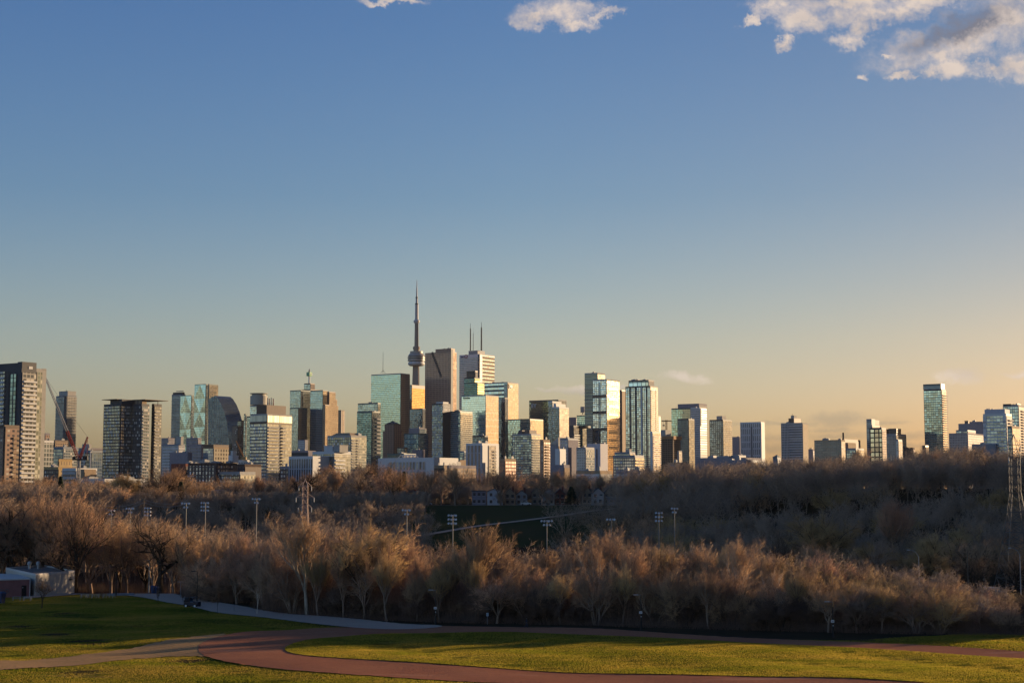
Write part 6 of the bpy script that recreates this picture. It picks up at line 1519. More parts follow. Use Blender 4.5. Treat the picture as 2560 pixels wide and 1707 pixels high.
def inside(poly, X, Y):
    r_ = np.zeros(len(X), bool); n = len(poly)
    for i in range(n):
        x0, y0 = poly[i][:2]; x1, y1 = poly[(i+1) % n][:2]
        if y0 == y1: continue
        c = ((y0 > Y) != (y1 > Y)) & (X < (x1-x0)*(Y-y0)/(y1-y0)+x0); r_ ^= c
    return r_
def patchy(X, Y): return (np.sin(X*.13+Y*.31)+np.sin(X*.047-Y*.21+2)+np.sin(X*.29+Y*.07+1)+np.random.default_rng(4).normal(0, .9, len(X))) > -1.35
trk = catmull(out_top, False); inl = catmull(inn, False); drt = catmull(dirt, True, 6); pth = catmull(path1, True, 6); lwn = lawn
vis = lambda X, Y: (np.abs(X) < .335*Y+2) & (Y > 186)
grass_blades('lawn_grass', (-125, 186), (95, 372), 2600000, lambda X, Y: vis(X, Y) & inside(lwn, X, Y) & ~inside(trk, X, Y) & (~inside(drt, X, Y) | (np.random.default_rng(6).random(len(X)) < .10)) & ~inside(pth, X, Y) & patchy(X, Y), (.14, .155, .024), (.29, .22, .065), .06, 'green turf of the open field around the running track')
grass_blades('infield_grass', (-40, 186), (95, 264), 800000, lambda X, Y: vis(X, Y) & inside(inl, X, Y), (.155, .165, .026), (.30, .235, .062), .05, 'mown yellow-green turf inside the running track', 9, .2)

# ================================================================ washroom building on the left
gA = ground_at(44, 1493, True); gB = ground_at(180, 1480, True)
M_ww = simple('white_painted_block', (.60, .55, .48), .85, var=.06, scale=1.5); M_pink = simple('pink_painted_wall', (.36, .16, .15), .85, var=.12, scale=.8)
zt = zof(1443, gA[1]); W0 = np.array((kx(88, 1480)*344, 344.0)); W1 = np.array((kx(186, 1470)*358, 358.0))
W3 = np.array((kx(14, 1440)*372, 372.0)); W2 = W3+(W1-W0)*1.0; H = 4.5
r = thing('washroom_building', (W0[0], W0[1], 0), 'low flat-roofed park washroom with a bright white block wall and a dull pink wing', 'building')
def poly_prism(mb, P, z0, z1, mi=0):
    n = len(P)
    if sum(P[i][0]*P[(i+1) % n][1]-P[(i+1) % n][0]*P[i][1] for i in range(n)) < 0: P = P[::-1]
    for i in range(n): a, b = P[i], P[(i+1) % n]; mb.face([(a[0], a[1], z0), (b[0], b[1], z0), (b[0], b[1], z1), (a[0], a[1], z1)], mi=mi)
    mb.face([(q[0], q[1], z1) for q in P], mi=mi); mb.face([(q[0], q[1], z0) for q in reversed(P)], mi=mi)
mb = MB(); Wp = [W0, W1, W2, W3]; poly_prism(mb, Wp, -.1, H); mb.build('wall', M_ww, r, r.location)
cen = sum(Wp)/4; mb = MB(); inner = [cen+(q-cen)*.965 for q in Wp]
for i in range(4):
    a, b, c, d_ = Wp[i], Wp[(i+1) % 4], inner[(i+1) % 4], inner[i]; poly_prism(mb, [a, b, c, d_], H+.003, H+.45)
mb.build('parapet', simple('white_coping', (.72, .68, .64), .7, var=.04), r, r.location)
mb = MB(); poly_prism(mb, inner, H+.002, H+.08); mb.build('roof', M_gravel, r, r.location)
P0 = np.array((kx(-60, 1480)*338, 338.0)); P1 = np.array((kx(74, 1480)*344, 344.0)); P2 = np.array((kx(50, 1440)*360, 360.0)); P3 = np.array((kx(-60, 1440)*368, 368.0))
mb = MB(); poly_prism(mb, [P0, P1, P2, P3], -.1, 3.7); mb.build('pink_wing', M_pink, r, r.location)
mb = MB(); e = 1.012; c2 = (P0+P1+P2+P3)/4; poly_prism(mb, [c2+(q-c2)*e for q in (P0, P1, P2, P3)], 3.72, 3.98); mb.build('fascia', simple('white_coping', (.72, .68, .64), .7), r, r.location)
dx = (P1-P0)/np.linalg.norm(P1-P0); nn_ = np.array((dx[1], -dx[0]))
def onwall(mb, A, dv, nv, u0, u1, z0, z1, o): 
    q = A+dv*u0; mb.prism((q[0], q[1], z0), (dv[0]*(u1-u0), dv[1]*(u1-u0), 0), (nv[0]*o, nv[1]*o, 0), (0, 0, z1-z0))
LW = np.linalg.norm(P1-P0)
mb = MB(); onwall(mb, P0, dx, nn_, LW-1.75, LW-.75, 0, 2.5, .12); dr = mb.build('door', simple('black_door', (.012, .012, .015), .5), r, r.location)
mb = MB(); q = P0+dx*(LW-1.55)+nn_*.2; mb.ball((q[0], q[1], 2.05), .1, .1, .1); mb.build('door_window', M_signw, dr, (0, 0, 0) if False else r.location)
mb = MB(); q = P1+nn_*.5-dx*.1; mb.tube((q[0], q[1], 0), (q[0], q[1], 3.7), .07, .07, 8); mb.build('downpipe', M_white, r, r.location)
# faint painted mural letters on the pink wall
mb = MB()
for i, u in enumerate((LW-7.6, LW-6.1, LW-4.9)):
    for j in range(10):
        a0 = 2*pi*j/10; a1 = 2*pi*(j+(1 if i else .9))/10
        A = P0+dx*(u+.42*cos(a0))+nn_*.04; B = P0+dx*(u+.42*cos(a1))+nn_*.04
        mb.tube((A[0], A[1], 1.4+.42*sin(a0)), (B[0], B[1], 1.4+.42*sin(a1)), .09, .09, 5)
mb.build('mural', simple('faded_mural_paint', (.24, .20, .19), .9), r, r.location)
for i, px in enumerate((73, 95)):
    c = (kx(px, 1432)*372, 372.0, H+.1); mb = MB(); mb.lathe(c, [(.28, 0), (.28, .9), (.5, 1.0), (.5, 1.5), (.3, 1.75), (0, 1.8)], 12); mb.build('roof_vent', M_wsteel, r, r.location)
dw = (W1-W0)/np.linalg.norm(W1-W0); nw = np.array((dw[1], -dw[0])); L2 = np.linalg.norm(W1-W0)
mb = MB(); onwall(mb, W0, dw, nw, L2*.86, L2*.91, 2.9, 3.2, .35); onwall(mb, W0, dw, nw, L2*.895, L2*.90, 3.2, 3.75, .06); mb.build('wall_lamp', M_dark, r, r.location)
mb = MB(); onwall(mb, W0, dw, nw, 2.0, 2.6, 1.3, 2.2, .12); mb.build('wall_sign', M_dark, r, r.location)

# ---- picnic tables
def picnic(loc, rz, label):
    t_ = thing('picnic_table', loc, label, 'picnic table', 'picnic tables on the lawn by the washroom', rz)
    mt = simple('weathered_table', (.30, .33, .28), .7)
    for nm, bxs in (('tabletop', [(-.95, .95, -.38, .38, .72, .77)]), ('bench', [(-.95, .95, -.85, -.58, .42, .46)]), ('bench', [(-.95, .95, .58, .85, .42, .46)])):
        mb = MB(); [mb.box(*b) for b in bxs]; mb.build(nm, mt, t_)
    for x in (-.7, .7):
        mb = MB(); mb.tube((x, -.75, 0), (x, -.3, .72), .05, .05, 5); mb.tube((x, .75, 0), (x, .3, .72), .05, .05, 5); mb.tube((x, -.8, .4), (x, .8, .4), .04, .04, 5); mb.build('leg_frame', M_wsteel, t_)
    return t_
g = ground_at(58, 1501, True); t0 = picnic((g[0]-1.4, g[1], .1), .3, 'left of the two picnic tables in front of the washroom door')
g2 = ground_at(70, 1501, True); copy_thing(t0, (g2[0], g2[1]-.4, .1), 'right of the two picnic tables in front of the washroom door', .1)
for i, px in enumerate((212, 226, 239, 252, 265, 277)):
    g = ground_at(px, 1494, True); c = copy_thing(t0, (g[0], g[1], .08), 'picnic table in the long row at the lawn edge right of the washroom', [.1, -.3, .25, 0, .4, -.15][i]); c['group'] = 'row of picnic tables right of the washroom'
# ---- bins
def bin_(px, base, s, label, n=1):
    g = ground_at(px, base, True); r = thing('wheeled_bin', (g[0], g[1], .08), label, 'bin', None, .3); mb = MB(); mb.lathe((0, 0, 0), [(0, .1), (.42*s, .1), (.52*s, 1.2*s), (0, 1.2*s)], 4); mb.build('body', simple('blue_plastic', (.02, .045, .12), .5), r)
    mb = MB(); mb.lathe((0, 0, 1.2*s), [(.56*s, 0), (.56*s, .08), (.35*s, .22*s), (0, .25*s)], 4); mb.build('lid', simple('blue_lid', (.03, .06, .16), .4), r)
    for y in (-.3, .3):
        mb = MB(); mb.tube((-.05*1+y*s, .38*s, .15), (.05+y*s, .38*s, .15), .14, .14, 10); mb.build('wheel', M_dark, r)
    return r
bin_(3, 1509, 1.7, 'large dark blue bin on the lawn at the left edge')
bin_(383, 1484, 1.25, 'dark blue bin left of a pair beside the gnarled tree'); bin_(391, 1484, 1.1, 'dark blue bin right of a pair beside the gnarled tree')
# ---- bench-like low wall by the path
ga, gb = ground_at(268, 1489, True), ground_at(335, 1488, True)
mb = MB(); mb.prism((ga[0], ga[1], .05), (gb[0]-ga[0], gb[1]-ga[1], 0), (0, .5, 0), (0, 0, .5)); o = mb.build('low_wall', M_bluegrey); tag(o, 'long low grey retaining wall along the footpath right of the picnic tables', 'wall')

# ---- utility vehicle
g = ground_at(497, 1519, True); r = thing('utility_vehicle', (g[0]-1.3, g[1], .07), 'dark blue utility cart with a small white hubcap parked beside the footpath', 'vehicle', None, -.25)
M_veh = simple('navy_paint', (.015, .025, .05), .35); M_tyre = simple('tyre_rubber', (.015, .015, .015), .8)
mb = MB(); mb.box(-1.5, 1.5, -.75, .75, .45, 1.05); mb.box(.7, 1.5, -.7, .7, 1.05, 1.2); mb.build('body', M_veh, r)
mb = MB(); mb.box(-1.5, -.3, -.75, .75, 1.08, 1.5); mb.box(-1.35, -.45, -.65, .65, 1.5, 1.95); mb.build('cargo_box', simple('dark_tarp', (.02, .02, .025), .8), r)
mb = MB(); [mb.tube((x, y, 1.05), (x2, y, 2.0), .05, .05, 6) for y in (-.68, .68) for x, x2 in ((-.25, -.2), (.95, .6))]; mb.box(-.3, .75, -.75, .75, 2.0, 2.08); mb.build('roll_cage', M_dark, r)
mb = MB(); mb.box(-.2, .3, -.6, .6, 1.05, 1.25); mb.box(-.28, -.15, -.6, .6, 1.25, 1.75); mb.build('seat', simple('blue_seat', (.05, .12, .22), .7), r)
for x in (-.95, .95):
    for y in (-.78, .78):
        mb = MB(); mb.tube((x, y-.13, .4), (x, y+.13, .4), .4, .4, 16); w_ = mb.build('wheel', M_tyre, r); mb = MB(); yy_ = -.145 if y < 0 else .145; mb.tube((x, y+yy_*.9, .4), (x, y+yy_*1.1, .4), .2, .2, 12); mb.build('hubcap', M_signw, w_)

# ---- park lamps
def lamp(px, base, top, mat, label, sign=False, left=True, arm=1.1):
    g = ground_at(px, base, True); Hh = zof(top, g[1]); r = thing('street_lamp', (g[0], g[1], 0), label, 'street lamp')
    mb = MB(); mb.tube((0, 0, 0), (0, 0, 1.6), .16, .14, 8); mb.tube((0, 0, 1.6), (0, 0, Hh), .1, .07, 8); mb.build('pole', mat, r)
    s_ = -1 if left else 1; mb = MB(); mb.tube((0, 0, Hh-.08), (s_*arm*.5, 0, Hh), .05, .05, 6); mb.prism((s_*arm*.45, -.18, Hh-.08), (s_*arm*.7, 0, 0), (0, .36, 0), (0, 0, .16)); mb.build('lamp_head', mat if not sign else M_grey, r)
    if sign:
        z = zof(sign, g[1]); mb = MB(); mb.box(-.32, .18, -.17, -.13, z-.19, z+.19); sg = mb.build('sign', M_signw, r)
        mb = MB(); mb.box(-.2, -.09, -.18, -.171, z-.09, z+.05); mb.box(-.02, .09, -.18, -.171, z-.05, z+.06); mb.build('sign_mark', M_dark, sg)
        mb = MB(); mb.box(-.08, .08, -.17, -.13, z-.75, z-.6); mb.build('plate', M_signw, r)
    return r
M_pole = simple('black_pole', (.02, .02, .022), .5)
lamp(290, 1490, 1416, M_pole, 'dark lamp post at the end of the row of picnic tables')
lamp(492, 1508, 1427, M_pole, 'dark lamp post behind the utility vehicle')
lamp(372, 1481, 1400, simple('pale_pole', (.36, .36, .34), .6), 'tall pale lamp post left of the gnarled tree trunk', arm=.4)
lamp(780, 1533, 1456, M_pole, 'dark slim lamp post against the woods beside the footpath')
lamp(1089, 1561, 1474, M_pole, 'lamp post with a white sign, leftmost of the three by the track', 1519)
lamp(1603, 1576, 1486, M_pole, 'lamp post with a white sign, middle of the three by the track', 1530)
lamp(2083, 1592, 1503, M_pole, 'lamp post with a white sign, rightmost of the three by the track', 1552)
g = ground_at(1218.5, 1560, True); r = thing('park_sign', (g[0], g[1], 0), 'small pale blue and white sign on a thin post at the track edge', 'sign')
Hh = zof(1531, g[1]); mb = MB(); mb.tube((0, 0, 0), (0, 0, Hh-.1), .035, .035, 6); mb.build('post', M_grey, r)
mb = MB(); mb.box(-.19, .19, -.06, -.03, Hh-.56, Hh); pl = mb.build('plate', simple('pale_blue_sign', (.45, .58, .66), .5), r); mb = MB(); mb.box(-.08, .05, -.07, -.061, Hh-.25, Hh-.1); mb.box(-.06, .08, -.07, -.061, Hh-.47, Hh-.36); mb.build('sign_mark', simple('sign_blue', (.05, .1, .16), .5), pl)
# pole behind the pull-in and far small goal-like post
g = ground_at(451, 1496, True); r = thing('sign_post', (g[0], g[1], 0), 'pale t-shaped post on the bank left of the dark lamp post', 'sign'); mb = MB(); mb.tube((0, 0, 0), (0, 0, zof(1452, g[1])), .05, .05, 6); mb.box(-.7, .7, -.05, .05, zof(1453, g[1])-.1, zof(1453, g[1])); mb.build('post', M_grey, r); mb = MB(); mb.box(-.75, .75, -.4, .4, 0, .12); mb.build('base_slab', M_conc, r)

# ---- walking person
def person(px, base, label, face=1):
    g = ground_at(px, base, True); me = bpy.data.meshes.new('person'); s = 1.0
    J = [(0, 0, .93), (0, 0, 1.18), (0, 0, 1.42), (.0, 0, 1.50), (.02, 0, 1.60), (.03, 0, 1.74),
         (.0, -.1, .90), (.18, -.1, .52), (.10, -.1, .10), (.27, -.1, .04),      # near leg forward
         (.0, .1, .90), (-.02, .1, .50), (-.32, .1, .14), (-.24, .1, .04),          # far leg trailing
         (.0, -.19, 1.40), (-.10, -.23, 1.14), (-.02, -.24, .90), (.03, -.24, .82), (.0, .19, 1.40), (.12, .23, 1.16), (.26, .22, 1.0), (.31, .22, .94)]
    E = [(0, 1), (1, 2), (2, 3), (3, 4), (4, 5), (0, 6), (6, 7), (7, 8), (8, 9), (0, 10), (10, 11), (11, 12), (12, 13), (2, 14), (14, 15), (15, 16), (16, 17), (2, 18), (18, 19), (19, 20), (20, 21)]
    Rd = [.15, .15, .16, .06, .095, .085, .10, .075, .05, .045, .10, .075, .05, .045, .07, .05, .038, .035, .07, .05, .038, .035]
    me.from_pydata([(x*face, y, z) for x, y, z in J], E, []); o = bpy.data.objects.new('person', me); COL.objects.link(o)
    md = o.modifiers.new('skin', 'SKIN'); sv = me.skin_vertices[0].data
    for v, q in zip(sv, Rd): v.radius = (q, q*(.75 if q > .12 else 1))
    sv[0].use_root = True; ss = o.modifiers.new('sub', 'SUBSURF'); ss.levels = 1; ss.render_levels = 1
    dg = bpy.context.evaluated_depsgraph_get(); nm = bpy.data.meshes.new_from_object(o.evaluated_get(dg)); bpy.data.objects.remove(o, do_unlink=True)
    nm.materials.clear(); nm.materials.append(simple('dark_clothes', (.05, .06, .09), .85)); nm.materials.append(simple('skin', (.35, .2, .14), .6))
    for p in nm.polygons:
        p.use_smooth = True; c = p.center
        if c.z > 1.5 or (c.z < .96 and abs(c.y) > .2): p.material_index = 1
    o = bpy.data.objects.new('body', nm); COL.objects.link(o)
    r = thing('person', (g[0], g[1], .14+undul(g[0], g[1])), label, 'person'); o.parent = r
    mb = MB(); mb.ball((.02*face, 0, 1.71), .10, .095, .095); mb.build('hair', simple('dark_hair', (.02, .015, .012), .8), r, smooth=True)
    return r
person(1316, 1573, 'person in dark clothes walking to the right along the running track')

# ---- floodlight masts behind the woods
def flood(px, top, rows, D0, label, wpx=12):
    x = kx(px, 1290)*D0; z0 = terrain(x, D0); zt_ = zof(top, D0); r = thing('floodlight_mast', (x, D0, z0), label, 'floodlight', 'floodlight masts beyond the woods')
    Hm = zt_-z0; mg = simple('galvanised_pole', (.24, .23, .22), .5); mb = MB(); mb.tube((0, 0, 0), (0, 0, Hm), .16, .1, 8); mb.build('pole', mg, r)
    for k, nl in enumerate(rows):
        z = Hm-.3-k*1.0; hw = .62*(nl-1)/2 if nl > 1 else .3; mb = MB(); mb.tube((-hw-.1, 0, z+.3), (hw+.1, 0, z+.3), .05, .05, 6); mb.build('crossarm', mg, r)
        for i in range(nl):
            xx = -hw+.62*i if nl > 1 else 0; mb = MB(); mb.lathe((0, 0, 0), [(0, 0), (.14, .05), (.30, .30), (.26, .34), (0, .30)], 12)
            ob = mb.build('lamp', simple('lamp_reflector', (.60, .60, .60), .35, .2), r); ob.location = (xx, -.05, z+.1); ob.rotation_euler = (radians(65+10*(i % 2)), 0, radians(25*((i % 3)-1)))
    return r
for px, top, rows, D0, lb in ((278, 1275, (3, 2), 430, 'leftmost small floodlight mast with two short rows of lamps'), (326, 1270, (4, 2), 430, 'floodlight mast half hidden in twigs, second from the left'), (369, 1269, (3, 3, 3), 445, 'three-row floodlight mast behind the gnarled tree'),
    (465, 1257, (4, 2), 400, 'two-row floodlight mast standing clear right of the gnarled tree'), (513, 1256, (4, 4, 4), 425, 'three-row floodlight mast left of the round-topped bare tree'), (641, 1246, (4, 2), 415, 'two-row floodlight mast in front of the dark slope, left of the pylon'),
    (1017, 1274, (4, 2), 395, 'two-row floodlight mast left of the three-row one in mid picture'), (1132, 1287, (4, 4, 4), 395, 'three-row floodlight mast in front of the hillside path'), (1367, 1301, (5, 3), 400, 'two-row floodlight mast right of the hillside path'),
    (1528, 1297, (4,), 400, 'floodlight head just showing above the woods'), (1647, 1281, (3, 3, 3), 400, 'three-row floodlight mast against the dark right slope'), (1686, 1270, (3, 2), 430, 'rightmost floodlight mast, with two short rows')):
    flood(px, top, rows, D0, lb)
# ---- transmission pylons
def pylon(px, apex, D0, wtop, wbase, ywaist, arms, mat, label, r_=.09, nseg=9):
    x = kx(px, (apex+1300)/2)*D0; z0 = terrain(x, D0); za = zof(apex, D0); zw = zof(ywaist, D0); r = thing('transmission_pylon', (x, D0, z0), label, 'pylon')
    cs = ((1, 1), (-1, 1), (-1, -1), (1, -1)); Hn = zw-z0
    ww = lambda z: lerp(wbase, wtop, min(1, z/Hn)**.8)
    pt = lambda c, z: (c[0]*ww(z)/2, c[1]*ww(z)/2, z)
    for c in cs:
        mb = MB()
        for i in range(nseg): mb.tube(pt(c, Hn*i/nseg), pt(c, Hn*(i+1)/nseg), r_*1.3, r_*1.3, 4)
        mb.build('leg', mat, r)
    mb = MB(); zs_ = [Hn*(i/nseg)**.85 for i in range(nseg+1)]
    for a, b in zip(cs, cs[1:]+cs[:1]):
        for z1, z2 in zip(zs_, zs_[1:]): mb.tube(pt(a, z1), pt(b, z2), r_*.8, r_*.8, 4); mb.tube(pt(b, z1), pt(a, z2), r_*.8, r_*.8, 4); mb.tube(pt(a, z2), pt(b, z2), r_*.7, r_*.7, 4)
    mb.build('bracing', mat, r)
    mb = MB(); ht = za-z0-Hn
    n_ = max(1, int(ht/2.5))
    for c in cs:
        for i in range(n_): mb.tube((c[0]*wtop/2, c[1]*wtop/2, Hn+ht*.75*i/n_), (c[0]*wtop/2, c[1]*wtop/2, Hn+ht*.75*(i+1)/n_), r_, r_, 4)
        mb.tube((c[0]*wtop/2, c[1]*wtop/2, Hn+ht*.75), (0, 0, Hn+ht), r_, r_, 4)
    for a, b in zip(cs, cs[1:]+cs[:1]):
        for i in range(n_):
            z1, z2 = Hn+ht*.75*i/n_, Hn+ht*.75*(i+1)/n_; q = lambda c, z: (c[0]*wtop/2, c[1]*wtop/2, z)
            mb.tube(q(a, z1), q(b, z2), r_*.8, r_*.8, 4); mb.tube(q(b, z1), q(a, z2), r_*.8, r_*.8, 4); mb.tube(q(a, z2), q(b, z2), r_*.7, r_*.7, 4)
    mb.build('head', mat, r)
    for y, half in arms:
        z = zof(y, D0)-z0; mb = MB()
        for s_ in (-1, 1):
            tip = (s_*half, 0, z); [mb.tube((s_*wtop/2, yy_*wtop/2, z+dz), tip, r_*.7, r_*.7, 4) for yy_ in (-1, 1) for dz in (0, 1.3)]
        mb.tube((-half, 0, z), (half, 0, z), r_*.7, r_*.7, 4); mb.build('crossarm', mat, r)
        for s_ in (-1, 1): mb = MB(); mb.lathe((s_*half, 0, z-1.6), [(.05, 0), (.14, .1), (.14, 1.4), (.05, 1.6)], 6); mb.build('insulator', M_wsteel, r)
pylon(762.5, 1197, 520, 1.7, 3.6, 1262, [(1215, 2.1), (1243, 3.0), (1268, 2.2)], simple('rusty_lattice', (.62, .44, .34), .6), 'rusty lattice pylon standing above the woods left of centre', .12, 8)
pylon(2537, 1085, 392, 2.2, 10.0, 1232, [(1112, 1.6), (1142, 1.4)], simple('grey_lattice', (.15, .14, .13), .6), 'tall dark grey lattice pylon at the right edge', .075, 9)
# ---- highway lamps
def cobra(px, top, base, D0, label, left=True):
    x = kx(px, top)*D0; z0 = terrain(x, D0); Hh = zof(top, D0)-z0; r = thing('highway_lamp', (x, D0, z0), label, 'street lamp'); s_ = -1 if left else 1
    mb = MB(); mb.tube((0, 0, 0), (0, 0, Hh-1.5), .12, .08, 8); mb.build('pole', M_grey, r)
    mb = MB(); mb.path([(0, 0, Hh-1.5), (s_*.5, 0, Hh-.6), (s_*1.3, 0, Hh-.1), (s_*1.9, 0, Hh)], .06); mb.build('arm', M_grey, r)
    mb = MB(); mb.ball((s_*2.2, 0, Hh-.02), .42, .17, .11); mb.build('lamp_head', M_wsteel, r)
cobra(2549, 1369, 1440, 350, 'curved-arm highway lamp beside the right edge pylon'); cobra(2296, 1374, 1400, 345, 'curved-arm highway lamp showing above the golden right-hand trees'); cobra(990, 1362, 1400, 330, 'curved-arm highway lamp glinting in the woods left of centre')
# ---- wooden poles and wires
def util_pole(px, top, D0, label):
    x = kx(px, top)*D0; z0 = terrain(x, D0); Hh = zof(top, D0)-z0; r = thing('utility_pole', (x, D0, z0), label, 'utility pole'); mb = MB(); mb.tube((0, 0, 0), (0, 0, Hh), .16, .11, 8); mb.build('pole', simple('weathered_wood', (.22, .17, .12), .9), r)
    mb = MB(); mb.box(-1.0, 1.0, -.06, .06, Hh-.5, Hh-.36); mb.build('crossarm', simple('weathered_wood', (.22, .17, .12), .9), r); return np.array((x, D0, z0+Hh-.4))
A = util_pole(360, 1245, 470, 'wooden pole carrying two wires above the left-hand trees'); util_pole(346, 1213, 640, 'pale wooden pole by the hilltop road right of the long white roof'); util_pole(2418, 1378, 380, 'thin dark pole in the shaded hollow left of the right pylon')
B0 = at(255, 1262, 470); B1 = at(470, 1250, 470)
for dz, lb in ((0, 'upper pale wire sagging from the wooden pole above the left-hand trees'), (-.9, 'lower pale wire sagging from the wooden pole above the left-hand trees')):
    mb = MB()
    for P_, Q_ in ((B0, A), (A, B1)):
        pts = [P_+(Q_-P_)*i/10+np.array((0, 0, dz-1.2*4*(i/10)*(1-i/10))) for i in range(11)]; mb.path([tuple(p) for p in pts], .035, 4)
    o = mb.build('overhead_wire', M_wsteel); tag(o, lb, 'wire')
# ---- cars
def car(x, y, z, rz, col, label, van=False, L=4.5):
    r = thing('parked_car' if not van else 'white_van', (x, y, z), label, 'van' if van else 'car', None, rz); m_ = simple('paint_%d_%d' % (int(col[0]*100), int(col[2]*100)), col, .3, .1, var=.02); gl = simple('car_glass', (.03, .035, .04), .08)
    h1, h2 = (.95, 1.5) if not van else (1.1, 2.2); w = .88
    prof = [(-L/2, .35), (-L/2, h1), (-L*.42, h1+.05), (-L*.30, h2), (L*.10, h2), (L*.24, h1+.08), (L*.47, h1-.12), (L/2, .6), (L/2, .35)] if not van else [(-L/2, .35), (-L/2, h2), (L*.12, h2), (L*.30, h1+.15), (L*.47, h1-.05), (L/2, .7), (L/2, .35)]
    mb = MB(); n = len(prof)
    mb.face([(a, -w, b) for a, b in reversed(prof)][::-1]); mb.face([(a, w, b) for a, b in reversed(prof)])
    for i in range(n): a, b = prof[i], prof[(i+1) % n]; mb.face([(a[0], -w, a[1]), (a[0], w, a[1]), (b[0], w, b[1]), (b[0], -w, b[1])])
    mb.build('body', m_, r, merge=True)
    wins = [(-L*.36, -L*.12), (-L*.10, L*.13)] if not van else [(L*.02, L*.2)]
    for a, b in wins:
        for y_ in (-w-.012, w-.012+.0): mb = MB(); mb.box(a, b, y_, y_+.024, h1+.08, h2-.14); mb.build('window', gl, r)
    for a in (-L*.31, L*.31):
        for y_ in (-w-.02, w-.2): mb = MB(); mb.tube((a, y_, .34), (a, y_+.22, .34), .34, .34, 14); mb.build('wheel', M_tyre, r)
    for y_ in (-.6, .4): mb = MB(); mb.box(L/2-.02, L/2+.02, y_, y_+.25, .62, .76); mb.build('headlight', M_signw, r)
def groundcar(px, D0, rz, col, label, **kw): x = kx(px, 1400)*D0; car(x, D0, terrain(x, D0)+.2, rz, col, label, **kw)
groundcar(1066, 648, .05, (.55, .58, .62), 'pale silver car on the hilltop road left of the white gabled house'); groundcar(1315, 650, .0, (.6, .62, .65), 'pale silver car on the hilltop road right of the white gabled house')
groundcar(1362, 649, .0, (.04, .05, .07), 'dark car parked right of the pale silver one on the hilltop road')
for px, rz, col, lb, kw in ((2052, -.29, (.65, .68, .72), 'white car glimpsed on the highway left of the rightmost sign-bearing lamp post', {}), (2376, -.28, (.5, .53, .56), 'grey car glimpsed through the trees on the right stretch of highway', {}), (2520, -.22, (.75, .76, .78), 'white van passing behind bare trees near the right edge', dict(van=True, L=5.6))):
    k = kx(px, 1560)
    D0 = next(y for y in np.arange(240, 330, .25) if interp([(-40, 318), (20, 300), (70, 282), (115, 268), (180, 255)], k*y) <= y)-1.5
    car(k*D0, D0, .12, rz, col, lb, **kw)
# guard rail along the highway
rail = catmull([(-40, 309), (20, 291), (70, 273), (115, 259.5), (180, 246)], False, 10); mb = MB(); mp = MB()
for a, b in zip(rail, rail[1:]):
    if a[0] < -30: continue
    mb.tube((a[0], a[1], .62), (b[0], b[1], .62), .05, .05, 4); mb.tube((a[0], a[1], .42), (b[0], b[1], .42), .05, .05, 4)
r = thing('guard_rail', (rail[10][0], rail[10][1], 0), 'grey two-bar guard rail along the highway behind the right-hand woods', 'guard rail')
mb.build('rail', M_grey, r, r.location)
for a in rail[10::2]: mb = MB(); mb.box(a[0]-.05, a[0]+.05, a[1]+.06, a[1]+.16, -.05, .72); mb.build('post', M_grey, r, r.location)
# pale retaining walls behind the last trees at right
for px0, px1, y0, y1, D0, lb in ((2462, 2500, 1468, 1474, 330, 'curved pale concrete barrier glimpsed above the low trees at right'), (2500, 2518, 1478, 1486, 322, 'pale ribbed concrete wall below the curved barrier at right')):
    a, b = at(px0, y0, D0), at(px1, y0, D0-4); zl = zof(y1, D0); mb = MB(); mb.prism((a[0], a[1], -2.6), (b[0]-a[0], b[1]-a[1], 0), (0, .8, 0), (0, 0, a[2]+2.6)); r = thing('concrete_wall', (a[0], a[1], -2.6), lb, 'wall'); mb.build('wall', simple('stained_concrete', (.30, .29, .27), .9), r, r.location)
    mb = MB(); mb.prism((a[0], a[1]-.1, a[2]+.003), (b[0]-a[0], b[1]-a[1], 0), (0, 1.0, 0), (0, 0, .25)); mb.build('coping', M_conc, r, r.location)

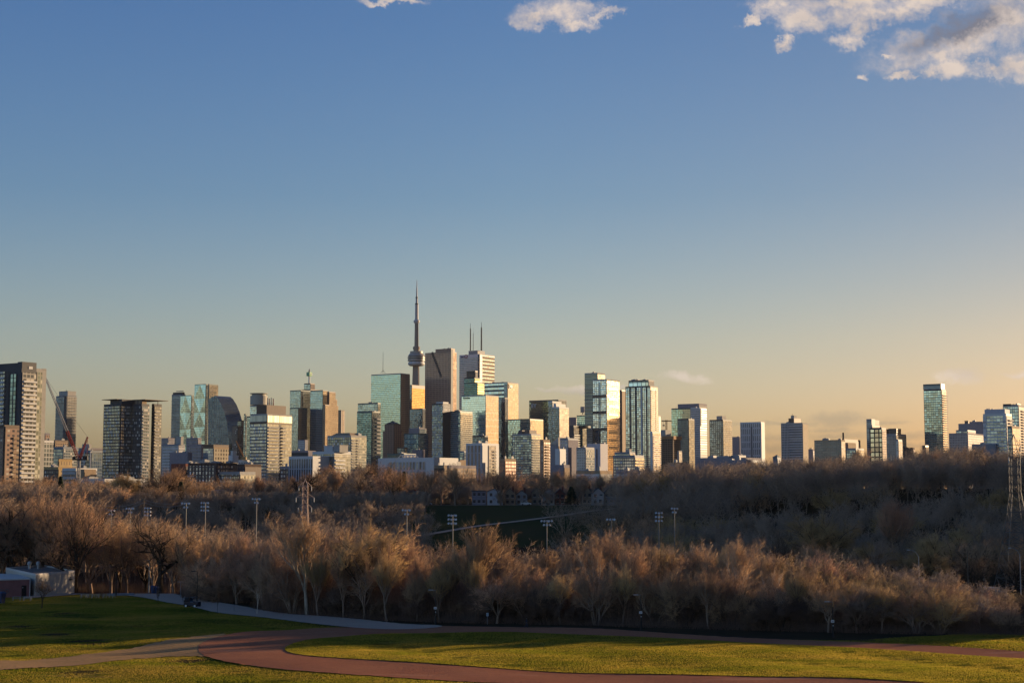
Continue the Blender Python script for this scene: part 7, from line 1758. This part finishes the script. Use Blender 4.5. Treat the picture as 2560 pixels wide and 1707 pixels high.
# ================================================================ hilltop houses
def house(px0, px1, top, base, D0, wall, roofc, label, gable=True, chimney=True, nw=2, rows=2, roofh=.3, flat=False):
    x0, x1 = kx(px0, 1240)*D0, kx(px1, 1240)*D0; z0 = min(zof(base, D0), terrain((x0+x1)/2, D0)+.2)-.3; z1 = zof(top, D0); w = x1-x0; dep = 9.0
    he = z1-z0 if flat else (z1-z0)*(1-roofh); r = thing('house', (x0, D0, z0), label, 'house')
    mb = MB()
    if flat: mb.box(0, w, 0, dep, 0, he)
    else:
        F0 = [(0, 0, 0), (w, 0, 0), (w, 0, he), (w/2, 0, z1-z0), (0, 0, he)]; mb.face(F0); mb.face([(a, dep, c) for a, b, c in reversed(F0)]); mb.face([(0, dep, 0), (0, 0, 0), (0, 0, he), (0, dep, he)]); mb.face([(w, 0, 0), (w, dep, 0), (w, dep, he), (w, 0, he)])
    mb.build('wall', wall, r)
    mb = MB(); e = .35
    if flat: mb.box(-e, w+e, -e, dep+e, he+.003, he+.4)
    else:
        for s_ in (0, 1):
            a = (-e, he-e*.5) if s_ == 0 else (w+e, he-e*.5); mid = (w/2, z1-z0+.05)
            P = [(a[0], -e, a[1]), (a[0], dep+e, a[1]), (mid[0], dep+e, mid[1]), (mid[0], -e, mid[1])]; Q = [(p[0], p[1], p[2]+.25) for p in P]
            mb.face(P); mb.face(Q[::-1]); [mb.face([P[i], P[(i+1) % 4], Q[(i+1) % 4], Q[i]]) for i in range(4)]
    ro = mb.build('roof', roofc, r)
    if chimney: mb = MB(); mb.box(w*.7, w*.7+.8, dep*.4, dep*.4+.8, he, z1-z0+1.3); mb.build('chimney', M_red, ro)
    for i in range(nw):
        for j in range(rows):
            cx2 = w*(i+.5)/nw; zc = he*(j+.35)/rows; mb = MB(); mb.box(cx2-.55, cx2+.55, -.06, .05, zc, zc+1.3); wi = mb.build('window', simple('house_glass', (.05, .05, .06), .15), r)
            mb = MB(); mb.box(cx2-.7, cx2+.7, -.12, -.061, zc-.12, zc-.0); mb.build('sill', M_white, wi)
    return r
M_slate = simple('slate_roof', (.10, .10, .11), .8)
house(1218, 1256, 1221, 1258, 662, simple('white_stucco', (.62, .62, .66), .8, var=.04), M_slate, 'white stucco house with an angled gable facing the hillside lawn', nw=2, rows=2, roofh=.18)
house(1180, 1215, 1228, 1258, 668, simple('lavender_stucco', (.30, .29, .34), .8), M_slate, 'low lavender-grey stucco building left of the white gabled house', flat=True, chimney=False, nw=3)
house(1015, 1042, 1230, 1256, 672, simple('orange_brick', (.50, .24, .10), .85), M_slate, 'sunlit orange brick house in the trees above the left floodlight', flat=True, nw=2)
house(1042, 1064, 1223, 1256, 680, M_tan, M_slate, 'tan brick house with a raised bay beside the orange brick house', nw=2)
house(995, 1016, 1218, 1252, 700, M_conc, M_slate, 'pale house with a bright end wall left of the orange brick house', nw=1)
for i, (a, b_, tp_, m_, lb) in enumerate(((1262, 1288, 1222, M_tan, 'gabled tan house immediately right of the white gabled one'), (1290, 1318, 1226, M_conc, 'pale gabled house behind the silver car at right'), (1330, 1356, 1218, M_tan, 'tan gabled terrace house, left of three behind bare trees'), (1357, 1386, 1220, M_conc, 'pale gabled terrace house, middle of three behind bare trees'), (1388, 1412, 1222, M_red, 'red gabled terrace house, right of three behind bare trees'),
    (1455, 1480, 1218, M_tan, 'tan terrace house right of the spreading evergreen'), (1481, 1510, 1220, M_conc, 'pale bay-windowed house in the middle of the right-hand terrace'), (1512, 1534, 1219, M_tan, 'tan terrace house nearest the concrete hut'), (1536, 1570, 1224, M_dbrick, 'dark brick terrace house left of the red brick school'))):
    house(a, b_, tp_, 1256, 668+(i % 3)*7, m_, M_slate, lb, nw=2, rows=2, roofh=.3)
house(1494, 1508, 1241, 1256, 655, M_conc, M_conc, 'small pale concrete hut beside the hilltop road', flat=True, chimney=False, nw=1, rows=1)
house(1520, 1572, 1243, 1256, 657, simple('lavender_stucco', (.30, .29, .34), .8), M_conc, 'long low lavender wall-like garage beside the concrete hut', flat=True, chimney=False, nw=3, rows=1)
r_h = house(1583, 1640, 1211, 1250, 665, M_red, M_conc, 'dark red brick school block with a flat roof and pale slit windows', flat=True, chimney=False, nw=3, rows=1)
for i, (a, b_, tp_, m_, lb) in enumerate(((300, 330, 1228, M_tan, 'long low tan house behind the left-hand wire'), (340, 352, 1226, M_conc, 'small cream kiosk at the foot of the pale wooden pole'), (700, 722, 1228, M_dbrick, 'dark brick house left of the pylon top'), (575, 598, 1226, M_conc, 'pale house with sunlit gable left of mid slope'), (868, 890, 1228, M_dbrick, 'dark brick house below the midrise blocks'), (1640, 1690, 1226, M_tan, 'long gabled tan house right of the red school block'))):
    house(a, b_, tp_, 1256, 690+(i % 3)*8, m_, M_slate, lb, nw=2, rows=2)
mb = MB(); a, b = at(330, 1240, 655), at(610, 1227, 672)
for zz_ in (.0, .8): mb.tube((a[0], a[1], a[2]+zz_), (b[0], b[1], b[2]+zz_), .09, .09, 4)
r = thing('railing', (a[0], a[1], a[2]-2), 'long pale road railing rising to the right in front of the dark brick midrise', 'railing'); mb.build('rail', M_white, r, r.location)
for i in range(22): q = a+(b-a)*i/21; mb = MB(); mb.tube((q[0], q[1], terrain(q[0], q[1])-.2), (q[0], q[1], q[2]+.8), .07, .07, 4); mb.build('post', M_white, r, r.location)

# ================================================================ thin evening haze
mb = MB(); mb.box(-6100, 6100, -1600, 9100, -6, 640); m, nt, b_ = newmat('evening_haze'); nt.nodes.remove(b_)
vp = nt.nodes.new('ShaderNodeVolumePrincipled'); vp.inputs['Color'].default_value = (.92, .94, 1, 1); vp.inputs['Density'].default_value = HAZE; vp.inputs['Anisotropy'].default_value = .35
nt.links.new(vp.outputs[0], [q for q in nt.nodes if q.type == 'OUTPUT_MATERIAL'][0].inputs['Volume'])
o = mb.build('haze', m); tag(o, 'thin evening haze over the valley and the city', 'haze', kind='stuff')
